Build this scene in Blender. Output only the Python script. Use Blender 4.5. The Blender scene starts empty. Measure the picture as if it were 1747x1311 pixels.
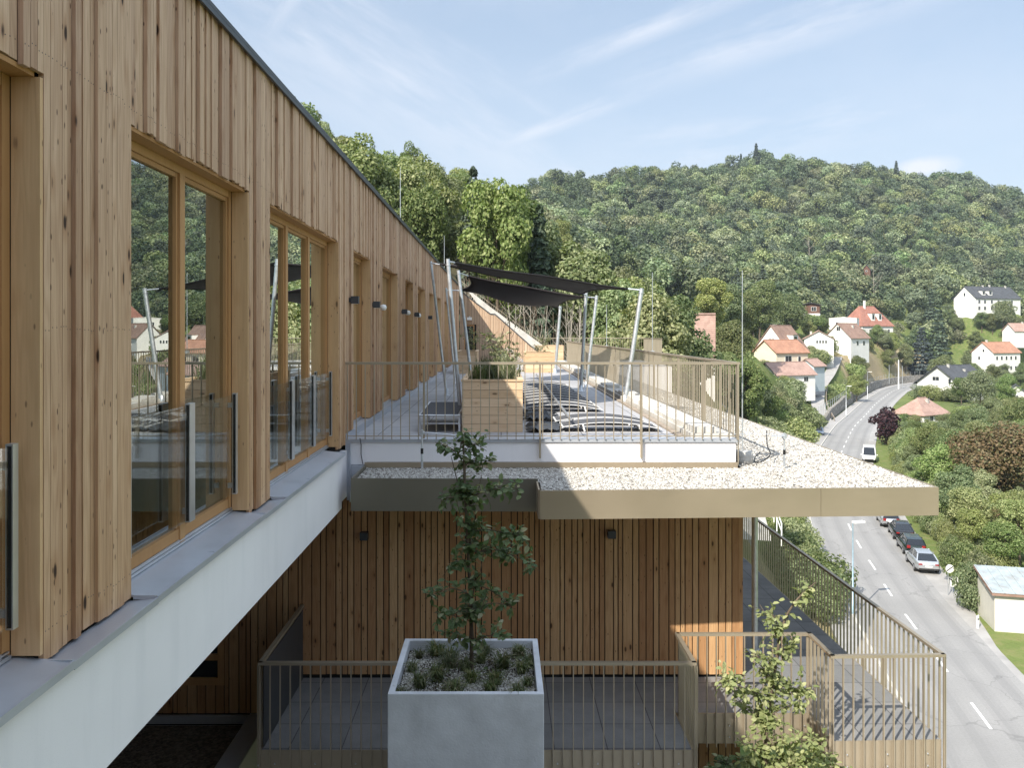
import bpy, bmesh, math, random
import numpy as np
from mathutils import Vector, Matrix

# ------------------------------------------------------------------ camera, light, exposure
SC = bpy.context.scene
COL = SC.collection
R = math.radians
F, CX, CY, W, H = 1450.0, 855.0, 568.0, 1747.0, 1311.0

cam_d = bpy.data.cameras.new("camera")
cam_d.sensor_fit = 'HORIZONTAL'; cam_d.sensor_width = 36.0
cam_d.lens = 36.0 * F / W
cam_d.shift_x = (W / 2 - CX) / W
cam_d.shift_y = -(H / 2 - CY) / W
cam_d.clip_start = 0.05; cam_d.clip_end = 6000
cam = bpy.data.objects.new("camera", cam_d); COL.objects.link(cam)
cam.location = (0, 0, 0); cam.rotation_euler = (R(90), 0, 0)
SC.camera = cam

SUN_D = Vector((0.69, 0.926, -1.0)).normalized()          # the way the light travels
SUN_EL = math.asin(-SUN_D.z)
SUN_AZ = math.atan2(-SUN_D.x, -SUN_D.y) % (2 * math.pi)
sun_d = bpy.data.lights.new("sun", 'SUN'); sun_d.energy = 4.7; sun_d.angle = R(0.55)
sun_d.color = (1.0, 0.93, 0.82)
sun = bpy.data.objects.new("sun", sun_d); COL.objects.link(sun)
sun.rotation_euler = SUN_D.to_track_quat('-Z', 'Y').to_euler(); sun.location = (-20, -30, 40)
SKY_STRENGTH = 0.15
SC.view_settings.view_transform = 'Standard'; SC.view_settings.look = 'None'
SC.view_settings.gamma = 1.0
SC.view_settings.exposure = 0.76
SC.cycles.max_bounces = 6; SC.cycles.diffuse_bounces = 3; SC.cycles.glossy_bounces = 4
SC.cycles.transmission_bounces = 6; SC.cycles.transparent_max_bounces = 12
SC.cycles.volume_bounces = 0
SC.cycles.use_denoising = True

def P(x, y, Y):                                            # point of the photo at a known distance
    return Vector(((x - CX) * Y / F, Y, (CY - y) * Y / F))
def PX(p):
    return (CX + F * p[0] / p[1], CY - F * p[2] / p[1])

# ------------------------------------------------------------------ node helper
class NT:
    def __init__(s, tree): s.t = tree; s.t.nodes.clear()
    def n(s, typ, ins=None, **props):
        nd = s.t.nodes.new(typ)
        for k, v in props.items(): setattr(nd, k, v)
        for k, v in (ins or {}).items(): s.set(nd.inputs[k], v)
        return nd
    def set(s, sock, v):
        if isinstance(v, bpy.types.NodeSocket): s.t.links.new(v, sock)
        elif isinstance(v, bpy.types.Node): s.t.links.new(v.outputs[0], sock)
        else:
            if sock.type == 'RGBA' and len(v) == 3: v = (*v, 1)
            sock.default_value = v
    def math(s, op, a, b=0.0, c=None, clamp=False):
        nd = s.t.nodes.new('ShaderNodeMath'); nd.operation = op; nd.use_clamp = clamp
        s.set(nd.inputs[0], a); s.set(nd.inputs[1], b)
        if c is not None: s.set(nd.inputs[2], c)
        return nd.outputs[0]
    def vmath(s, op, a, b=None):
        nd = s.t.nodes.new('ShaderNodeVectorMath'); nd.operation = op
        s.set(nd.inputs[0], a)
        if b is not None: s.set(nd.inputs[1], b)
        return nd.outputs['Value'] if op in ('DOT_PRODUCT', 'LENGTH') else nd.outputs[0]
    def mix(s, fac, a, b, blend='MIX'):
        nd = s.t.nodes.new('ShaderNodeMix'); nd.data_type = 'RGBA'; nd.blend_type = blend
        s.set(nd.inputs[0], fac); s.set(nd.inputs[6], a); s.set(nd.inputs[7], b)
        return nd.outputs[2]
    def noise(s, vec, scale, detail=3.0, rough=0.55):
        return s.n('ShaderNodeTexNoise', {'Vector': vec, 'Scale': scale, 'Detail': detail, 'Roughness': rough})
    def ramp(s, fac, stops, interp='LINEAR'):
        nd = s.t.nodes.new('ShaderNodeValToRGB'); s.set(nd.inputs[0], fac)
        cr = nd.color_ramp; cr.interpolation = interp
        while len(cr.elements) < len(stops): cr.elements.new(0.5)
        for e, (p, c) in zip(cr.elements, stops):
            e.position = p; e.color = (*c, 1) if len(c) == 3 else c
        return nd.outputs[0]
    def rng(s, v, a, b, c=0.0, d=1.0):
        nd = s.n('ShaderNodeMapRange', {0: v, 1: a, 2: b, 3: c, 4: d}); nd.clamp = True
        return nd.outputs[0]
    def coord(s, which='Object'): return s.n('ShaderNodeTexCoord').outputs[which]
    def attr(s, name): return s.n('ShaderNodeAttribute', attribute_name=name).outputs['Fac']
    def bump(s, h, strength=0.3, dist=0.01):
        return s.n('ShaderNodeBump', {'Height': h, 'Strength': strength, 'Distance': dist}).outputs[0]
    def out(s, shader, vol=None):
        o = s.t.nodes.new('ShaderNodeOutputMaterial')
        if shader is not None: s.set(o.inputs[0], shader)
        if vol is not None: s.set(o.inputs[1], vol)
    def pbr(s, col, rough=0.6, metal=0.0, normal=None, **kw):
        ins = {'Base Color': col, 'Roughness': rough, 'Metallic': metal}
        if normal is not None: ins['Normal'] = normal
        ins.update(kw)
        return s.n('ShaderNodeBsdfPrincipled', ins).outputs[0]

def new_mat(name):
    m = bpy.data.materials.new(name); m.use_nodes = True
    return m, NT(m.node_tree)

# ------------------------------------------------------------------ sky
world = bpy.data.worlds.new("World"); SC.world = world; world.use_nodes = True
nt = NT(world.node_tree)
sky = nt.n('ShaderNodeTexSky', sky_type='NISHITA', sun_disc=False, sun_elevation=SUN_EL, sun_rotation=SUN_AZ,
           altitude=300, air_density=1.0, dust_density=1.6, ozone_density=1.3)
d = nt.coord('Generated')
sep = nt.n('ShaderNodeSeparateXYZ', {0: d})
def streak(a, b, width, seed, lo=0.35, hi=0.7, x_range=None):
    """a ragged cirrus band along the great circle through two directions of the sky"""
    da, db = P(*a, 1).normalized(), P(*b, 1).normalized()
    nrm = da.cross(db).normalized()
    al = (db - da * da.dot(db)).normalized()
    off = nt.vmath('DOT_PRODUCT', d, tuple(nrm)); t = nt.vmath('DOT_PRODUCT', d, tuple(al)); u = nt.vmath('DOT_PRODUCT', d, tuple(da))
    wv = nt.n('ShaderNodeCombineXYZ', {0: nt.math('MULTIPLY', t, 3.0), 1: nt.math('MULTIPLY', off, 14.0), 2: seed})
    nz = nt.noise(wv, 2.2, 6.0, 0.65).outputs[0]
    wob = nt.math('ADD', off, nt.math('MULTIPLY', nt.math('SUBTRACT', nz, 0.5), width * 1.2))
    prof = nt.rng(nt.math('ABSOLUTE', wob), 0.0, width, 1.0, 0.0)
    ang = nt.math('ARCTAN2', t, u)
    span = math.acos(da.dot(db))
    ends = nt.math('MULTIPLY', nt.rng(ang, -0.06, 0.08, 0, 1), nt.rng(ang, span - 0.08, span + 0.12, 1, 0))
    return nt.math('MULTIPLY', nt.math('MULTIPLY', prof, ends), nt.rng(nz, lo, hi))
m = streak((700, 165), (900, 265), 0.020, 3.0)
for args in [((900, 262), (960, 290), 0.02, 4.0), ((820, 265), (1135, 138), 0.013, 9.0), ((1105, 130), (1540, 0), 0.030, 5.0),
             ((930, 125), (1240, 0), 0.016, 7.0), ((380, 0), (900, 310), 0.11, 13.0, 0.3, 0.9), ((430, 90), (520, -30), 0.02, 15.0),
             ((1000, 300), (1800, 140), 0.05, 17.0, 0.4, 0.9)]:
    m = nt.math('MAXIMUM', m, streak(*args))
# a thin veil and broken small cloud all over the sky, low puffs near the ridge
pl = nt.n('ShaderNodeCombineXYZ', {0: nt.math('DIVIDE', sep.outputs[0], nt.math('ADD', sep.outputs[2], 0.25)),
                                   1: nt.math('DIVIDE', sep.outputs[1], nt.math('ADD', sep.outputs[2], 0.25)), 2: 0.0})
veil = nt.rng(nt.noise(pl, 1.3, 6.0, 0.6).outputs[0], 0.45, 0.85, 0.0, 0.30)
puff_d = P(1578, 285, 1).normalized()
pd = nt.vmath('SUBTRACT', d, tuple(puff_d))
pd = nt.vmath('LENGTH', nt.vmath('MULTIPLY', pd, (1.0, 1.0, 2.6)))
pnz = nt.noise(d, 40, 4.0).outputs[0]
puff = nt.rng(nt.math('ADD', pd, nt.math('MULTIPLY', nt.math('SUBTRACT', pnz, 0.5), 0.03)), 0.012, 0.034, 0.9, 0.0)
cl = nt.math('MAXIMUM', nt.math('MAXIMUM', nt.math('MULTIPLY', m, 0.85), veil), puff)
low = nt.rng(sep.outputs[2], 0.0, 0.62, 0.86, 0.45)
base = nt.mix(low, sky.outputs[0], nt.mix(nt.rng(sep.outputs[2], 0.0, 0.34), (2.80, 3.10, 3.42), (2.12, 2.50, 2.88)))
high = nt.rng(sep.outputs[2], 0.42, 0.75, 0.0, 0.75)            # unseen sky overhead, brightened as added fill for the facade
base = nt.mix(high, base, (5.2, 6.0, 7.2))
skyc = nt.mix(cl, base, (3.8, 3.95, 4.3))
bg = nt.n('ShaderNodeBackground', {'Color': skyc, 'Strength': SKY_STRENGTH})
o = world.node_tree.nodes.new('ShaderNodeOutputWorld'); world.node_tree.links.new(bg.outputs[0], o.inputs[0])

# ------------------------------------------------------------------ mesh helper
class MB:
    """collects shapes and links them as ONE mesh object; every face keeps a 'tone' (0..1) for its material"""
    def __init__(s): s.v = []; s.f = []; s.t = []; s.m = []; s.sm = []
    def add(s, vs, fs, tone=0.5, mat=0, smooth=False):
        k = len(s.v); s.v.extend([tuple(p) for p in vs])
        for f in fs:
            s.f.append([k + i for i in f]); s.t.append(tone); s.m.append(mat); s.sm.append(smooth)
    def box(s, x0, x1, y0, y1, z0, z1, tone=0.5, mat=0):
        s.add([(x0, y0, z0), (x1, y0, z0), (x1, y1, z0), (x0, y1, z0), (x0, y0, z1), (x1, y0, z1), (x1, y1, z1), (x0, y1, z1)],
              [(0, 3, 2, 1), (4, 5, 6, 7), (0, 1, 5, 4), (1, 2, 6, 5), (2, 3, 7, 6), (3, 0, 4, 7)], tone, mat)
    def obox(s, c, ax, ay, az, tone=0.5, mat=0):
        c, ax, ay, az = Vector(c), Vector(ax), Vector(ay), Vector(az)
        vs = [c + ax * i + ay * j + az * k for k in (-1, 1) for (i, j) in ((-1, -1), (1, -1), (1, 1), (-1, 1))]
        s.add(vs, [(0, 3, 2, 1), (4, 5, 6, 7), (0, 1, 5, 4), (1, 2, 6, 5), (2, 3, 7, 6), (3, 0, 4, 7)], tone, mat)
    def bar(s, a, b, w, h, up=(0, 0, 1), tone=0.5, mat=0):
        a, b = Vector(a), Vector(b); d = (b - a); u = Vector(up); sx = d.cross(u)
        if sx.length < 1e-6: sx = d.cross(Vector((1, 0, 0)))
        sx.normalize(); u = sx.cross(d).normalized()
        s.obox((a + b) / 2, d / 2, sx * (w / 2), u * (h / 2), tone, mat)
    def tube(s, pts, r, n=8, tone=0.5, mat=0, cap=True, smooth=True):
        pts = [Vector(p) for p in pts]; rr = r if isinstance(r, (list, tuple)) else [r] * len(pts)
        rings = []; u = None
        for i, p in enumerate(pts):
            t = (pts[min(i + 1, len(pts) - 1)] - pts[max(i - 1, 0)])
            if t.length < 1e-9: t = Vector((0, 0, 1))
            t.normalize()
            if u is None: u = t.orthogonal().normalized()
            u = (u - t * u.dot(t))
            if u.length < 1e-6: u = t.orthogonal()
            u.normalize(); w = t.cross(u)
            rings.append([p + (u * math.cos(2 * math.pi * k / n) + w * math.sin(2 * math.pi * k / n)) * rr[i] for k in range(n)])
        vs = [q for ring in rings for q in ring]; fs = []
        for i in range(len(pts) - 1):
            for k in range(n):
                fs.append((i * n + k, i * n + (k + 1) % n, (i + 1) * n + (k + 1) % n, (i + 1) * n + k))
        s.add(vs, fs, tone, mat, smooth)
        if cap:
            s.add(rings[0], [tuple(reversed(range(n)))], tone, mat); s.add(rings[-1], [tuple(range(n))], tone, mat)
    def lathe(s, prof, c=(0, 0, 0), n=20, tone=0.5, mat=0):
        vs = []; fs = []
        for (r, z) in prof:
            for k in range(n):
                a = 2 * math.pi * k / n; vs.append((c[0] + r * math.cos(a), c[1] + r * math.sin(a), c[2] + z))
        for i in range(len(prof) - 1):
            for k in range(n):
                fs.append((i * n + k, i * n + (k + 1) % n, (i + 1) * n + (k + 1) % n, (i + 1) * n + k))
        s.add(vs, fs, tone, mat, True)
    def prism(s, poly, d, tone=0.5, mat=0):
        """polygon (list of 3D points) pushed along vector d"""
        n = len(poly); a = [Vector(p) for p in poly]; b = [p + Vector(d) for p in a]
        s.add(a + b, [tuple(range(n)), tuple(reversed(range(n, 2 * n)))] + [(i, i + n, (i + 1) % n + n, (i + 1) % n) for i in range(n)], tone, mat)
    def build(s, name, mats, parent=None, fix=True):
        me = bpy.data.meshes.new(name)
        me.from_pydata(s.v, [], s.f)
        a = me.attributes.new('tone', 'FLOAT', 'FACE'); a.data.foreach_set('value', np.array(s.t, dtype=np.float32))
        if not isinstance(mats, (list, tuple)): mats = [mats]
        for m in mats: me.materials.append(m)
        me.polygons.foreach_set('material_index', np.array(s.m, dtype=np.int32))
        me.polygons.foreach_set('use_smooth', np.array(s.sm, dtype=bool))
        if fix:
            bm = bmesh.new(); bm.from_mesh(me); bmesh.ops.recalc_face_normals(bm, faces=bm.faces); bm.to_mesh(me); bm.free()
        me.update()
        return link(name, me, parent)

def link(name, me, parent=None):
    o = bpy.data.objects.new(name, me); COL.objects.link(o)
    if parent is not None: o.parent = parent
    return o
def np_mesh(name, v, nper, tone, mat, smooth=False):
    """v: (k*nper, 3) points, each nper of them one face"""
    k = len(v) // nper; me = bpy.data.meshes.new(name)
    me.vertices.add(len(v)); me.vertices.foreach_set('co', np.ascontiguousarray(v, dtype=np.float32).ravel())
    me.loops.add(k * nper); me.loops.foreach_set('vertex_index', np.arange(k * nper, dtype=np.int32))
    me.polygons.add(k); me.polygons.foreach_set('loop_start', np.arange(0, k * nper, nper, dtype=np.int32))
    me.update(calc_edges=True)
    a = me.attributes.new('tone', 'FLOAT', 'FACE'); a.data.foreach_set('value', np.asarray(tone, dtype=np.float32))
    if smooth: me.polygons.foreach_set('use_smooth', np.ones(k, dtype=bool))
    me.materials.append(mat); return me
def tag(o, label=None, cat=None, group=None, kind=None):
    if label: o['label'] = label
    if cat: o['category'] = cat
    if group: o['group'] = group
    if kind: o['kind'] = kind
    return o
def thing(name, label, cat, loc=(0, 0, 0), rz=0.0, group=None):
    o = bpy.data.objects.new(name, None); COL.objects.link(o); o.empty_display_size = 0.1
    o.location = loc; o.rotation_euler = (0, 0, rz)
    return tag(o, label, cat, group)
def copy_tree(o, parent=None):
    c = o.copy(); COL.objects.link(c)
    if parent is not None: c.parent = parent
    for ch in list(o.children): copy_tree(ch, c)
    return c
rnd = random.Random(7)

# ------------------------------------------------------------------ materials
def wood(name, stops, grain=0.35, knot=1.0, horizontal=False, rough=0.7, grey=None, scale=1.0):
    m, t = new_mat(name)
    tone = t.attr('tone'); ob = t.coord()
    off = t.n('ShaderNodeCombineXYZ', {0: t.math('MULTIPLY', tone, 31.7), 1: t.math('MULTIPLY', tone, 57.3), 2: t.math('MULTIPLY', tone, 91.1)})
    v = t.vmath('ADD', ob, off)
    lo, hi = (0.9, 30.0)
    sc = (lo, hi, hi) if horizontal else (hi, hi, lo)
    v1 = t.vmath('MULTIPLY', v, tuple(q * scale for q in sc))
    fine = t.noise(v1, 3.0, 3.0).outputs[0]
    band = t.noise(t.vmath('MULTIPLY', v, tuple((q * 0.28 if q > 5 else q * 0.8) * scale for q in sc)), 1.0, 2.0).outputs[0]
    ringf = t.math('SINE', t.math('MULTIPLY', band, 55.0))
    g = t.math('ADD', t.math('MULTIPLY', ringf, 0.22), t.math('MULTIPLY', t.math('SUBTRACT', fine, 0.5), 1.5))
    ks = (4.6, 12.0, 12.0) if horizontal else (12.0, 12.0, 4.6)
    vo = t.n('ShaderNodeTexVoronoi', {'Vector': t.vmath('MULTIPLY', v, tuple(q * scale for q in ks)), 'Scale': 0.62})
    kd = t.math('ADD', vo.outputs['Distance'], t.math('MULTIPLY', t.math('SUBTRACT', fine, 0.5), 0.10))
    kn = t.rng(kd, 0.07, 0.13, 1.0, 0.0); halo = t.rng(kd, 0.12, 0.34, 0.45, 0.0)
    col = t.ramp(tone, stops)
    if grey is not None:                                   # silvering of the exposed upper boards
        z = t.n('ShaderNodeSeparateXYZ', {0: ob}).outputs[2]
        zz = t.math('ADD', z, t.math('MULTIPLY', t.math('SUBTRACT', band, 0.5), 2.4))
        gf = t.rng(zz, grey[0], grey[1], 0.0, grey[2])
        col = t.mix(gf, col, grey[3])
    col = t.mix(t.math('MULTIPLY', t.rng(g, -0.6, 0.7), grain), col, t.mix(1.0, col, (0.45, 0.34, 0.24), 'MULTIPLY'))
    col = t.mix(t.math('MULTIPLY', halo, knot * 0.8), col, t.mix(1.0, col, (0.62, 0.45, 0.30), 'MULTIPLY'))
    col = t.mix(t.math('MULTIPLY', kn, knot * 0.85), col, (0.045, 0.022, 0.012))
    v2 = t.n('ShaderNodeTexVoronoi', {'Vector': t.vmath('MULTIPLY', v, (9.0, 26.0, 26.0) if horizontal else (26.0, 26.0, 9.0)), 'Scale': 1.0})
    pick = t.n('ShaderNodeSeparateXYZ', {0: v2.outputs['Color']}).outputs[0]
    sp = t.math('MULTIPLY', t.rng(v2.outputs['Distance'], 0.10, 0.17, 1.0, 0.0), t.rng(pick, 0.55, 0.6))
    col = t.mix(t.math('MULTIPLY', sp, knot * 0.7), col, (0.07, 0.035, 0.018))
    dirt = t.noise(ob, 0.9, 4.0).outputs[0]
    col = t.mix(t.rng(dirt, 0.45, 0.75, 0.0, 0.25), col, t.mix(1.0, col, (0.66, 0.6, 0.55), 'MULTIPLY'))
    t.out(t.pbr(col, rough, 0.0, t.bump(g, 0.25, 0.004), **{'Specular IOR Level': 0.3}))
    return m

def plain(name, col, rough=0.6, metal=0.0, var=0.12, nscale=6.0, bump=0.0, bscale=60.0, spec=0.5, tone_var=0.0, dirt=None, coat=0.0):
    m, t = new_mat(name); ob = t.coord()
    nz = t.noise(ob, nscale, 4.0).outputs[0]
    c = t.mix(t.rng(nz, 0.3, 0.7), tuple(q * (1 - var) for q in col), tuple(min(1, q * (1 + var)) for q in col))
    if tone_var:
        c = t.mix(t.math('MULTIPLY', t.attr('tone'), tone_var), c, t.mix(1.0, c, (0.4, 0.4, 0.4), 'MULTIPLY'))
    if dirt:
        st = t.noise(t.vmath('MULTIPLY', ob, dirt[1]), 1.0, 5.0, 0.65).outputs[0]
        c = t.mix(t.rng(st, 0.5, 0.78, 0.0, dirt[0]), c, dirt[2])
    nrm = None
    if bump: nrm = t.bump(t.noise(ob, bscale, 3.0).outputs[0], bump, 0.01)
    ins = {'Specular IOR Level': spec}
    if coat: ins['Coat Weight'] = coat; ins['Coat Roughness'] = 0.05
    t.out(t.pbr(c, t.rng(nz, 0.2, 0.8, max(0.03, rough - 0.06), rough + 0.06), metal, nrm, **ins))
    return m

M = {}
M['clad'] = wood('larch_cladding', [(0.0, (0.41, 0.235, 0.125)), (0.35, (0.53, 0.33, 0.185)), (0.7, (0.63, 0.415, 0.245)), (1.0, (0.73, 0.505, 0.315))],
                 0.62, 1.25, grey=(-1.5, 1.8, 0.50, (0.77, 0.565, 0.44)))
M['reveal'] = wood('planed_larch', [(0.0, (0.60, 0.365, 0.18)), (1.0, (0.71, 0.475, 0.265))], 0.28, 0.8)
M['wframe'] = wood('window_timber', [(0.0, (0.46, 0.245, 0.10)), (1.0, (0.56, 0.33, 0.155))], 0.2, 0.15)
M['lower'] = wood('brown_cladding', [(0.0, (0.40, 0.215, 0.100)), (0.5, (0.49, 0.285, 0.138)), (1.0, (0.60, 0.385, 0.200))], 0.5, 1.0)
M['endclad'] = wood('pale_brown_cladding', [(0.0, (0.44, 0.315, 0.215)), (1.0, (0.57, 0.43, 0.31))], 0.3, 0.4)
M['trough'] = wood('planter_boards', [(0.0, (0.58, 0.41, 0.25)), (1.0, (0.73, 0.55, 0.37))], 0.25, 0.8, horizontal=True)
M['render'] = plain('white_render', (0.83, 0.81, 0.82), 0.9, 0, 0.03, 1.2, 0.12, 220, 0.2, dirt=(0.22, (4.5, 4.5, 0.45), (0.55, 0.56, 0.58)))
M['backing'] = plain('black_membrane', (0.012, 0.011, 0.010), 0.9)
M['zinc'] = plain('zinc_sheet', (0.50, 0.53, 0.58), 0.42, 0.45, 0.10, 3.0, dirt=(0.3, (3, 3, 3), (0.24, 0.24, 0.26)))
M['flash'] = plain('dark_flashing', (0.055, 0.06, 0.065), 0.5, 0.2, 0.15)
M['alu'] = plain('brushed_aluminium', (0.62, 0.63, 0.65), 0.38, 0.8, 0.06)
M['black'] = plain('black_rubber', (0.010, 0.010, 0.011), 0.5)
M['galv'] = plain('galvanised_steel', (0.60, 0.63, 0.66), 0.42, 0.75, 0.14, 14.0)
M['champ'] = plain('champagne_metal', (0.42, 0.36, 0.27), 0.45, 0.6, 0.06, 2.0, dirt=(0.18, (1.5, 1.5, 0.5), (0.26, 0.23, 0.17)))
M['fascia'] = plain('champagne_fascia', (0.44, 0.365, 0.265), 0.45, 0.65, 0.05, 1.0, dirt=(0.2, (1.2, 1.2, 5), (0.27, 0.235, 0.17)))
M['fascia_shaded'] = plain('fascia_painted_shade', (0.19, 0.175, 0.135), 0.45, 0.5, 0.06, 1.0, dirt=(0.2, (1.2, 1.2, 5), (0.13, 0.12, 0.09)))  # darkened copy of the fascia metal, shade of the left part put into its colour
M['concrete'] = plain('cast_concrete', (0.50, 0.52, 0.55), 0.8, 0, 0.14, 3.0, 0.30, 55, 0.3, dirt=(0.6, (3.0, 3.0, 1.2), (0.36, 0.37, 0.385)))
M['kerb'] = plain('pale_concrete', (0.55, 0.53, 0.49), 0.85, 0, 0.15, 4.0, 0.25, 60, 0.2, tone_var=0.3)
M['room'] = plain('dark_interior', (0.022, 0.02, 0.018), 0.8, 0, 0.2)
M['curtain'] = plain('grey_curtain', (0.16, 0.15, 0.13), 0.9, 0, 0.1)
M['mesh_fabric'] = plain('charcoal_sling', (0.095, 0.097, 0.105), 0.85, 0, 0.1, 20, spec=0.08)
M['whiteframe'] = plain('white_powder_coat', (0.62, 0.62, 0.61), 0.4, 0, 0.04)
M['plastic'] = plain('white_plastic', (0.82, 0.82, 0.80), 0.35, 0, 0.04)
M['lampgrey'] = plain('lamp_grey', (0.055, 0.06, 0.068), 0.5, 0.2, 0.08)
M['sail'] = plain('sail_cloth', (0.020, 0.016, 0.016), 0.75, 0, 0.15, 3.0, 0.1, 30, 0.3)
M['bark'] = plain('bark', (0.12, 0.095, 0.070), 0.9, 0, 0.35, 9.0, 0.5, 30, 0.1)
M['palebark'] = plain('pale_bark', (0.34, 0.31, 0.26), 0.9, 0, 0.3, 9.0, 0.4, 30, 0.1)
M['soil'] = plain('planter_soil', (0.045, 0.035, 0.027), 0.95, 0, 0.4, 12, 0.6, 50, 0.1)
M['asphalt0'] = plain('asphalt', (0.30, 0.297, 0.29), 0.9, 0, 0.12, 0.35, 0.2, 30, 0.2, dirt=(0.5, (0.5, 0.08, 1), (0.22, 0.22, 0.22)))
m, t = new_mat('asphalt'); ob = t.coord(); n1 = t.noise(ob, 0.25, 5.0).outputs[0]; n2 = t.noise(ob, 9.0, 4.0).outputs[0]
c = t.ramp(t.attr('tone'), [(0.0, (0.20, 0.20, 0.20)), (0.5, (0.285, 0.28, 0.275)), (1.0, (0.36, 0.355, 0.345))])
c = t.mix(t.rng(n1, 0.35, 0.7, 0, 0.55), c, (0.235, 0.233, 0.23)); c = t.mix(t.rng(n2, 0.4, 0.7, 0, 0.25), c, (0.16, 0.16, 0.16))
vo = t.n('ShaderNodeTexVoronoi', {'Vector': t.vmath('ADD', ob, t.vmath('MULTIPLY', t.noise(ob, 0.6, 3.0).outputs[1], (3.0, 3.0, 0.0))), 'Scale': 0.16}, feature='DISTANCE_TO_EDGE')
c = t.mix(t.rng(vo.outputs['Distance'], 0.003, 0.009, 0.30, 0.0), c, (0.10, 0.10, 0.10))
t.out(t.pbr(c, 0.9, 0, t.bump(n2, 0.2, 0.01), **{'Specular IOR Level': 0.2})); M['asphalt'] = m
M['paving'] = plain('pavement_grey', (0.33, 0.32, 0.31), 0.9, 0, 0.15, 0.8)
M['line'] = plain('road_paint', (0.72, 0.72, 0.70), 0.7, 0, 0.12, 3.0)
M['stone'] = plain('rubble_stone', (0.36, 0.34, 0.31), 0.9, 0, 0.25, 1.5, 0.4, 8, 0.2, tone_var=0.55)
M['hwhite'] = plain('house_white', (0.74, 0.73, 0.70), 0.9, 0, 0.05, 0.7, dirt=(0.2, (0.5, 0.5, 0.15), (0.55, 0.53, 0.5)))
M['hcream'] = plain('house_cream', (0.70, 0.62, 0.48), 0.9, 0, 0.05, 0.7)
M['hblue'] = plain('house_grey_blue', (0.46, 0.52, 0.55), 0.9, 0, 0.05, 0.7)
M['hbrown'] = plain('cabin_brown', (0.12, 0.06, 0.04), 0.8, 0, 0.2, 3)
M['pane'] = plain('house_pane', (0.03, 0.035, 0.04), 0.1, 0, 0.1)
M['timber'] = plain('weathered_timber', (0.30, 0.25, 0.20), 0.9, 0, 0.25, 4)
def tiles(name, a, b, row=1.0):
    m, t = new_mat(name); ob = t.coord()
    br = t.n('ShaderNodeTexBrick', {'Vector': t.n('ShaderNodeTexCoord').outputs['UV'], 'Scale': row, 'Mortar Size': 0.02, 'Color1': a, 'Color2': b,
                                    'Mortar': tuple(q * 0.5 for q in a), 'Brick Width': 0.5, 'Row Height': 0.5})
    nz = t.noise(ob, 0.8, 5.0).outputs[0]
    c = t.mix(t.rng(nz, 0.35, 0.7, 0, 0.7), br.outputs[0], t.mix(1.0, br.outputs[0], (0.55, 0.55, 0.58), 'MULTIPLY'))
    t.out(t.pbr(c, 0.8, 0, t.bump(br.outputs[1], 0.5, 0.05))); return m
def tiles2(name, a, b):
    m, t = new_mat(name); ob = t.coord()
    br = t.n('ShaderNodeTexVoronoi', {'Vector': t.vmath('MULTIPLY', ob, (2.6, 2.6, 3.2)), 'Scale': 1.0})
    sp = t.n('ShaderNodeSeparateXYZ', {0: br.outputs['Color']}).outputs[0]
    nz = t.noise(ob, 0.5, 5.0).outputs[0]
    c = t.mix(sp, a, b)
    c = t.mix(t.rng(nz, 0.4, 0.7, 0, 0.6), c, t.mix(1.0, c, (0.6, 0.58, 0.58), 'MULTIPLY'))
    wv = t.n('ShaderNodeTexWave', {'Vector': ob, 'Scale': 1.4}, bands_direction='Z')
    t.out(t.pbr(c, 0.85, 0, t.bump(wv.outputs[1], 0.4, 0.06))); return m
M['t_red'] = tiles2('red_roof_tiles', (0.29, 0.125, 0.09), (0.36, 0.17, 0.125))
M['t_orange'] = tiles2('orange_roof_tiles', (0.36, 0.18, 0.115), (0.43, 0.23, 0.15))
M['t_brown'] = tiles2('brown_roof_tiles', (0.24, 0.15, 0.115), (0.31, 0.20, 0.15))
M['t_pink'] = tiles2('weathered_pink_tiles', (0.34, 0.22, 0.18), (0.42, 0.28, 0.23))
M['t_dark'] = tiles2('dark_slate_roof', (0.055, 0.06, 0.068), (0.085, 0.09, 0.10))

def gravel_mat(name, cols, scale, dark=0.35):
    m, t = new_mat(name); ob = t.coord()
    vo = t.n('ShaderNodeTexVoronoi', {'Vector': ob, 'Scale': scale})
    sp = t.n('ShaderNodeSeparateXYZ', {0: vo.outputs['Color']}).outputs[0]
    c = t.ramp(sp, cols)
    gap = t.rng(vo.outputs['Distance'], 0.35, 0.75, 0.0, dark)
    c = t.mix(gap, c, (0.06, 0.055, 0.05))
    t.out(t.pbr(c, 0.85, 0, t.bump(t.math('SUBTRACT', 1.0, vo.outputs['Distance']), 0.9, 0.02), **{'Specular IOR Level': 0.2})); return m
WG = [(0.0, (0.12, 0.11, 0.095)), (0.2, (0.31, 0.29, 0.265)), (0.5, (0.46, 0.445, 0.41)), (1.0, (0.66, 0.645, 0.605))]
M['gravel'] = gravel_mat('white_roof_gravel', WG, 26.0)
M['darkgravel'] = gravel_mat('brown_gravel', [(0.0, (0.06, 0.045, 0.03)), (1.0, (0.20, 0.16, 0.12))], 30.0)
def stone_mat(name, cols):
    m, t = new_mat(name); c = t.ramp(t.attr('tone'), cols)
    nz = t.noise(t.coord(), 90, 3).outputs[0]
    c = t.mix(t.rng(nz, 0.4, 0.7, 0, 0.35), c, t.mix(1.0, c, (0.7, 0.66, 0.6), 'MULTIPLY'))
    t.out(t.pbr(c, 0.85, 0, **{'Specular IOR Level': 0.2})); return m
M['pebble'] = stone_mat('white_pebbles', WG)
M['pebble2'] = stone_mat('planter_pebbles', [(0.0, (0.12, 0.11, 0.09)), (0.3, (0.28, 0.27, 0.24)), (0.7, (0.46, 0.45, 0.42)), (1.0, (0.68, 0.67, 0.64))])

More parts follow.
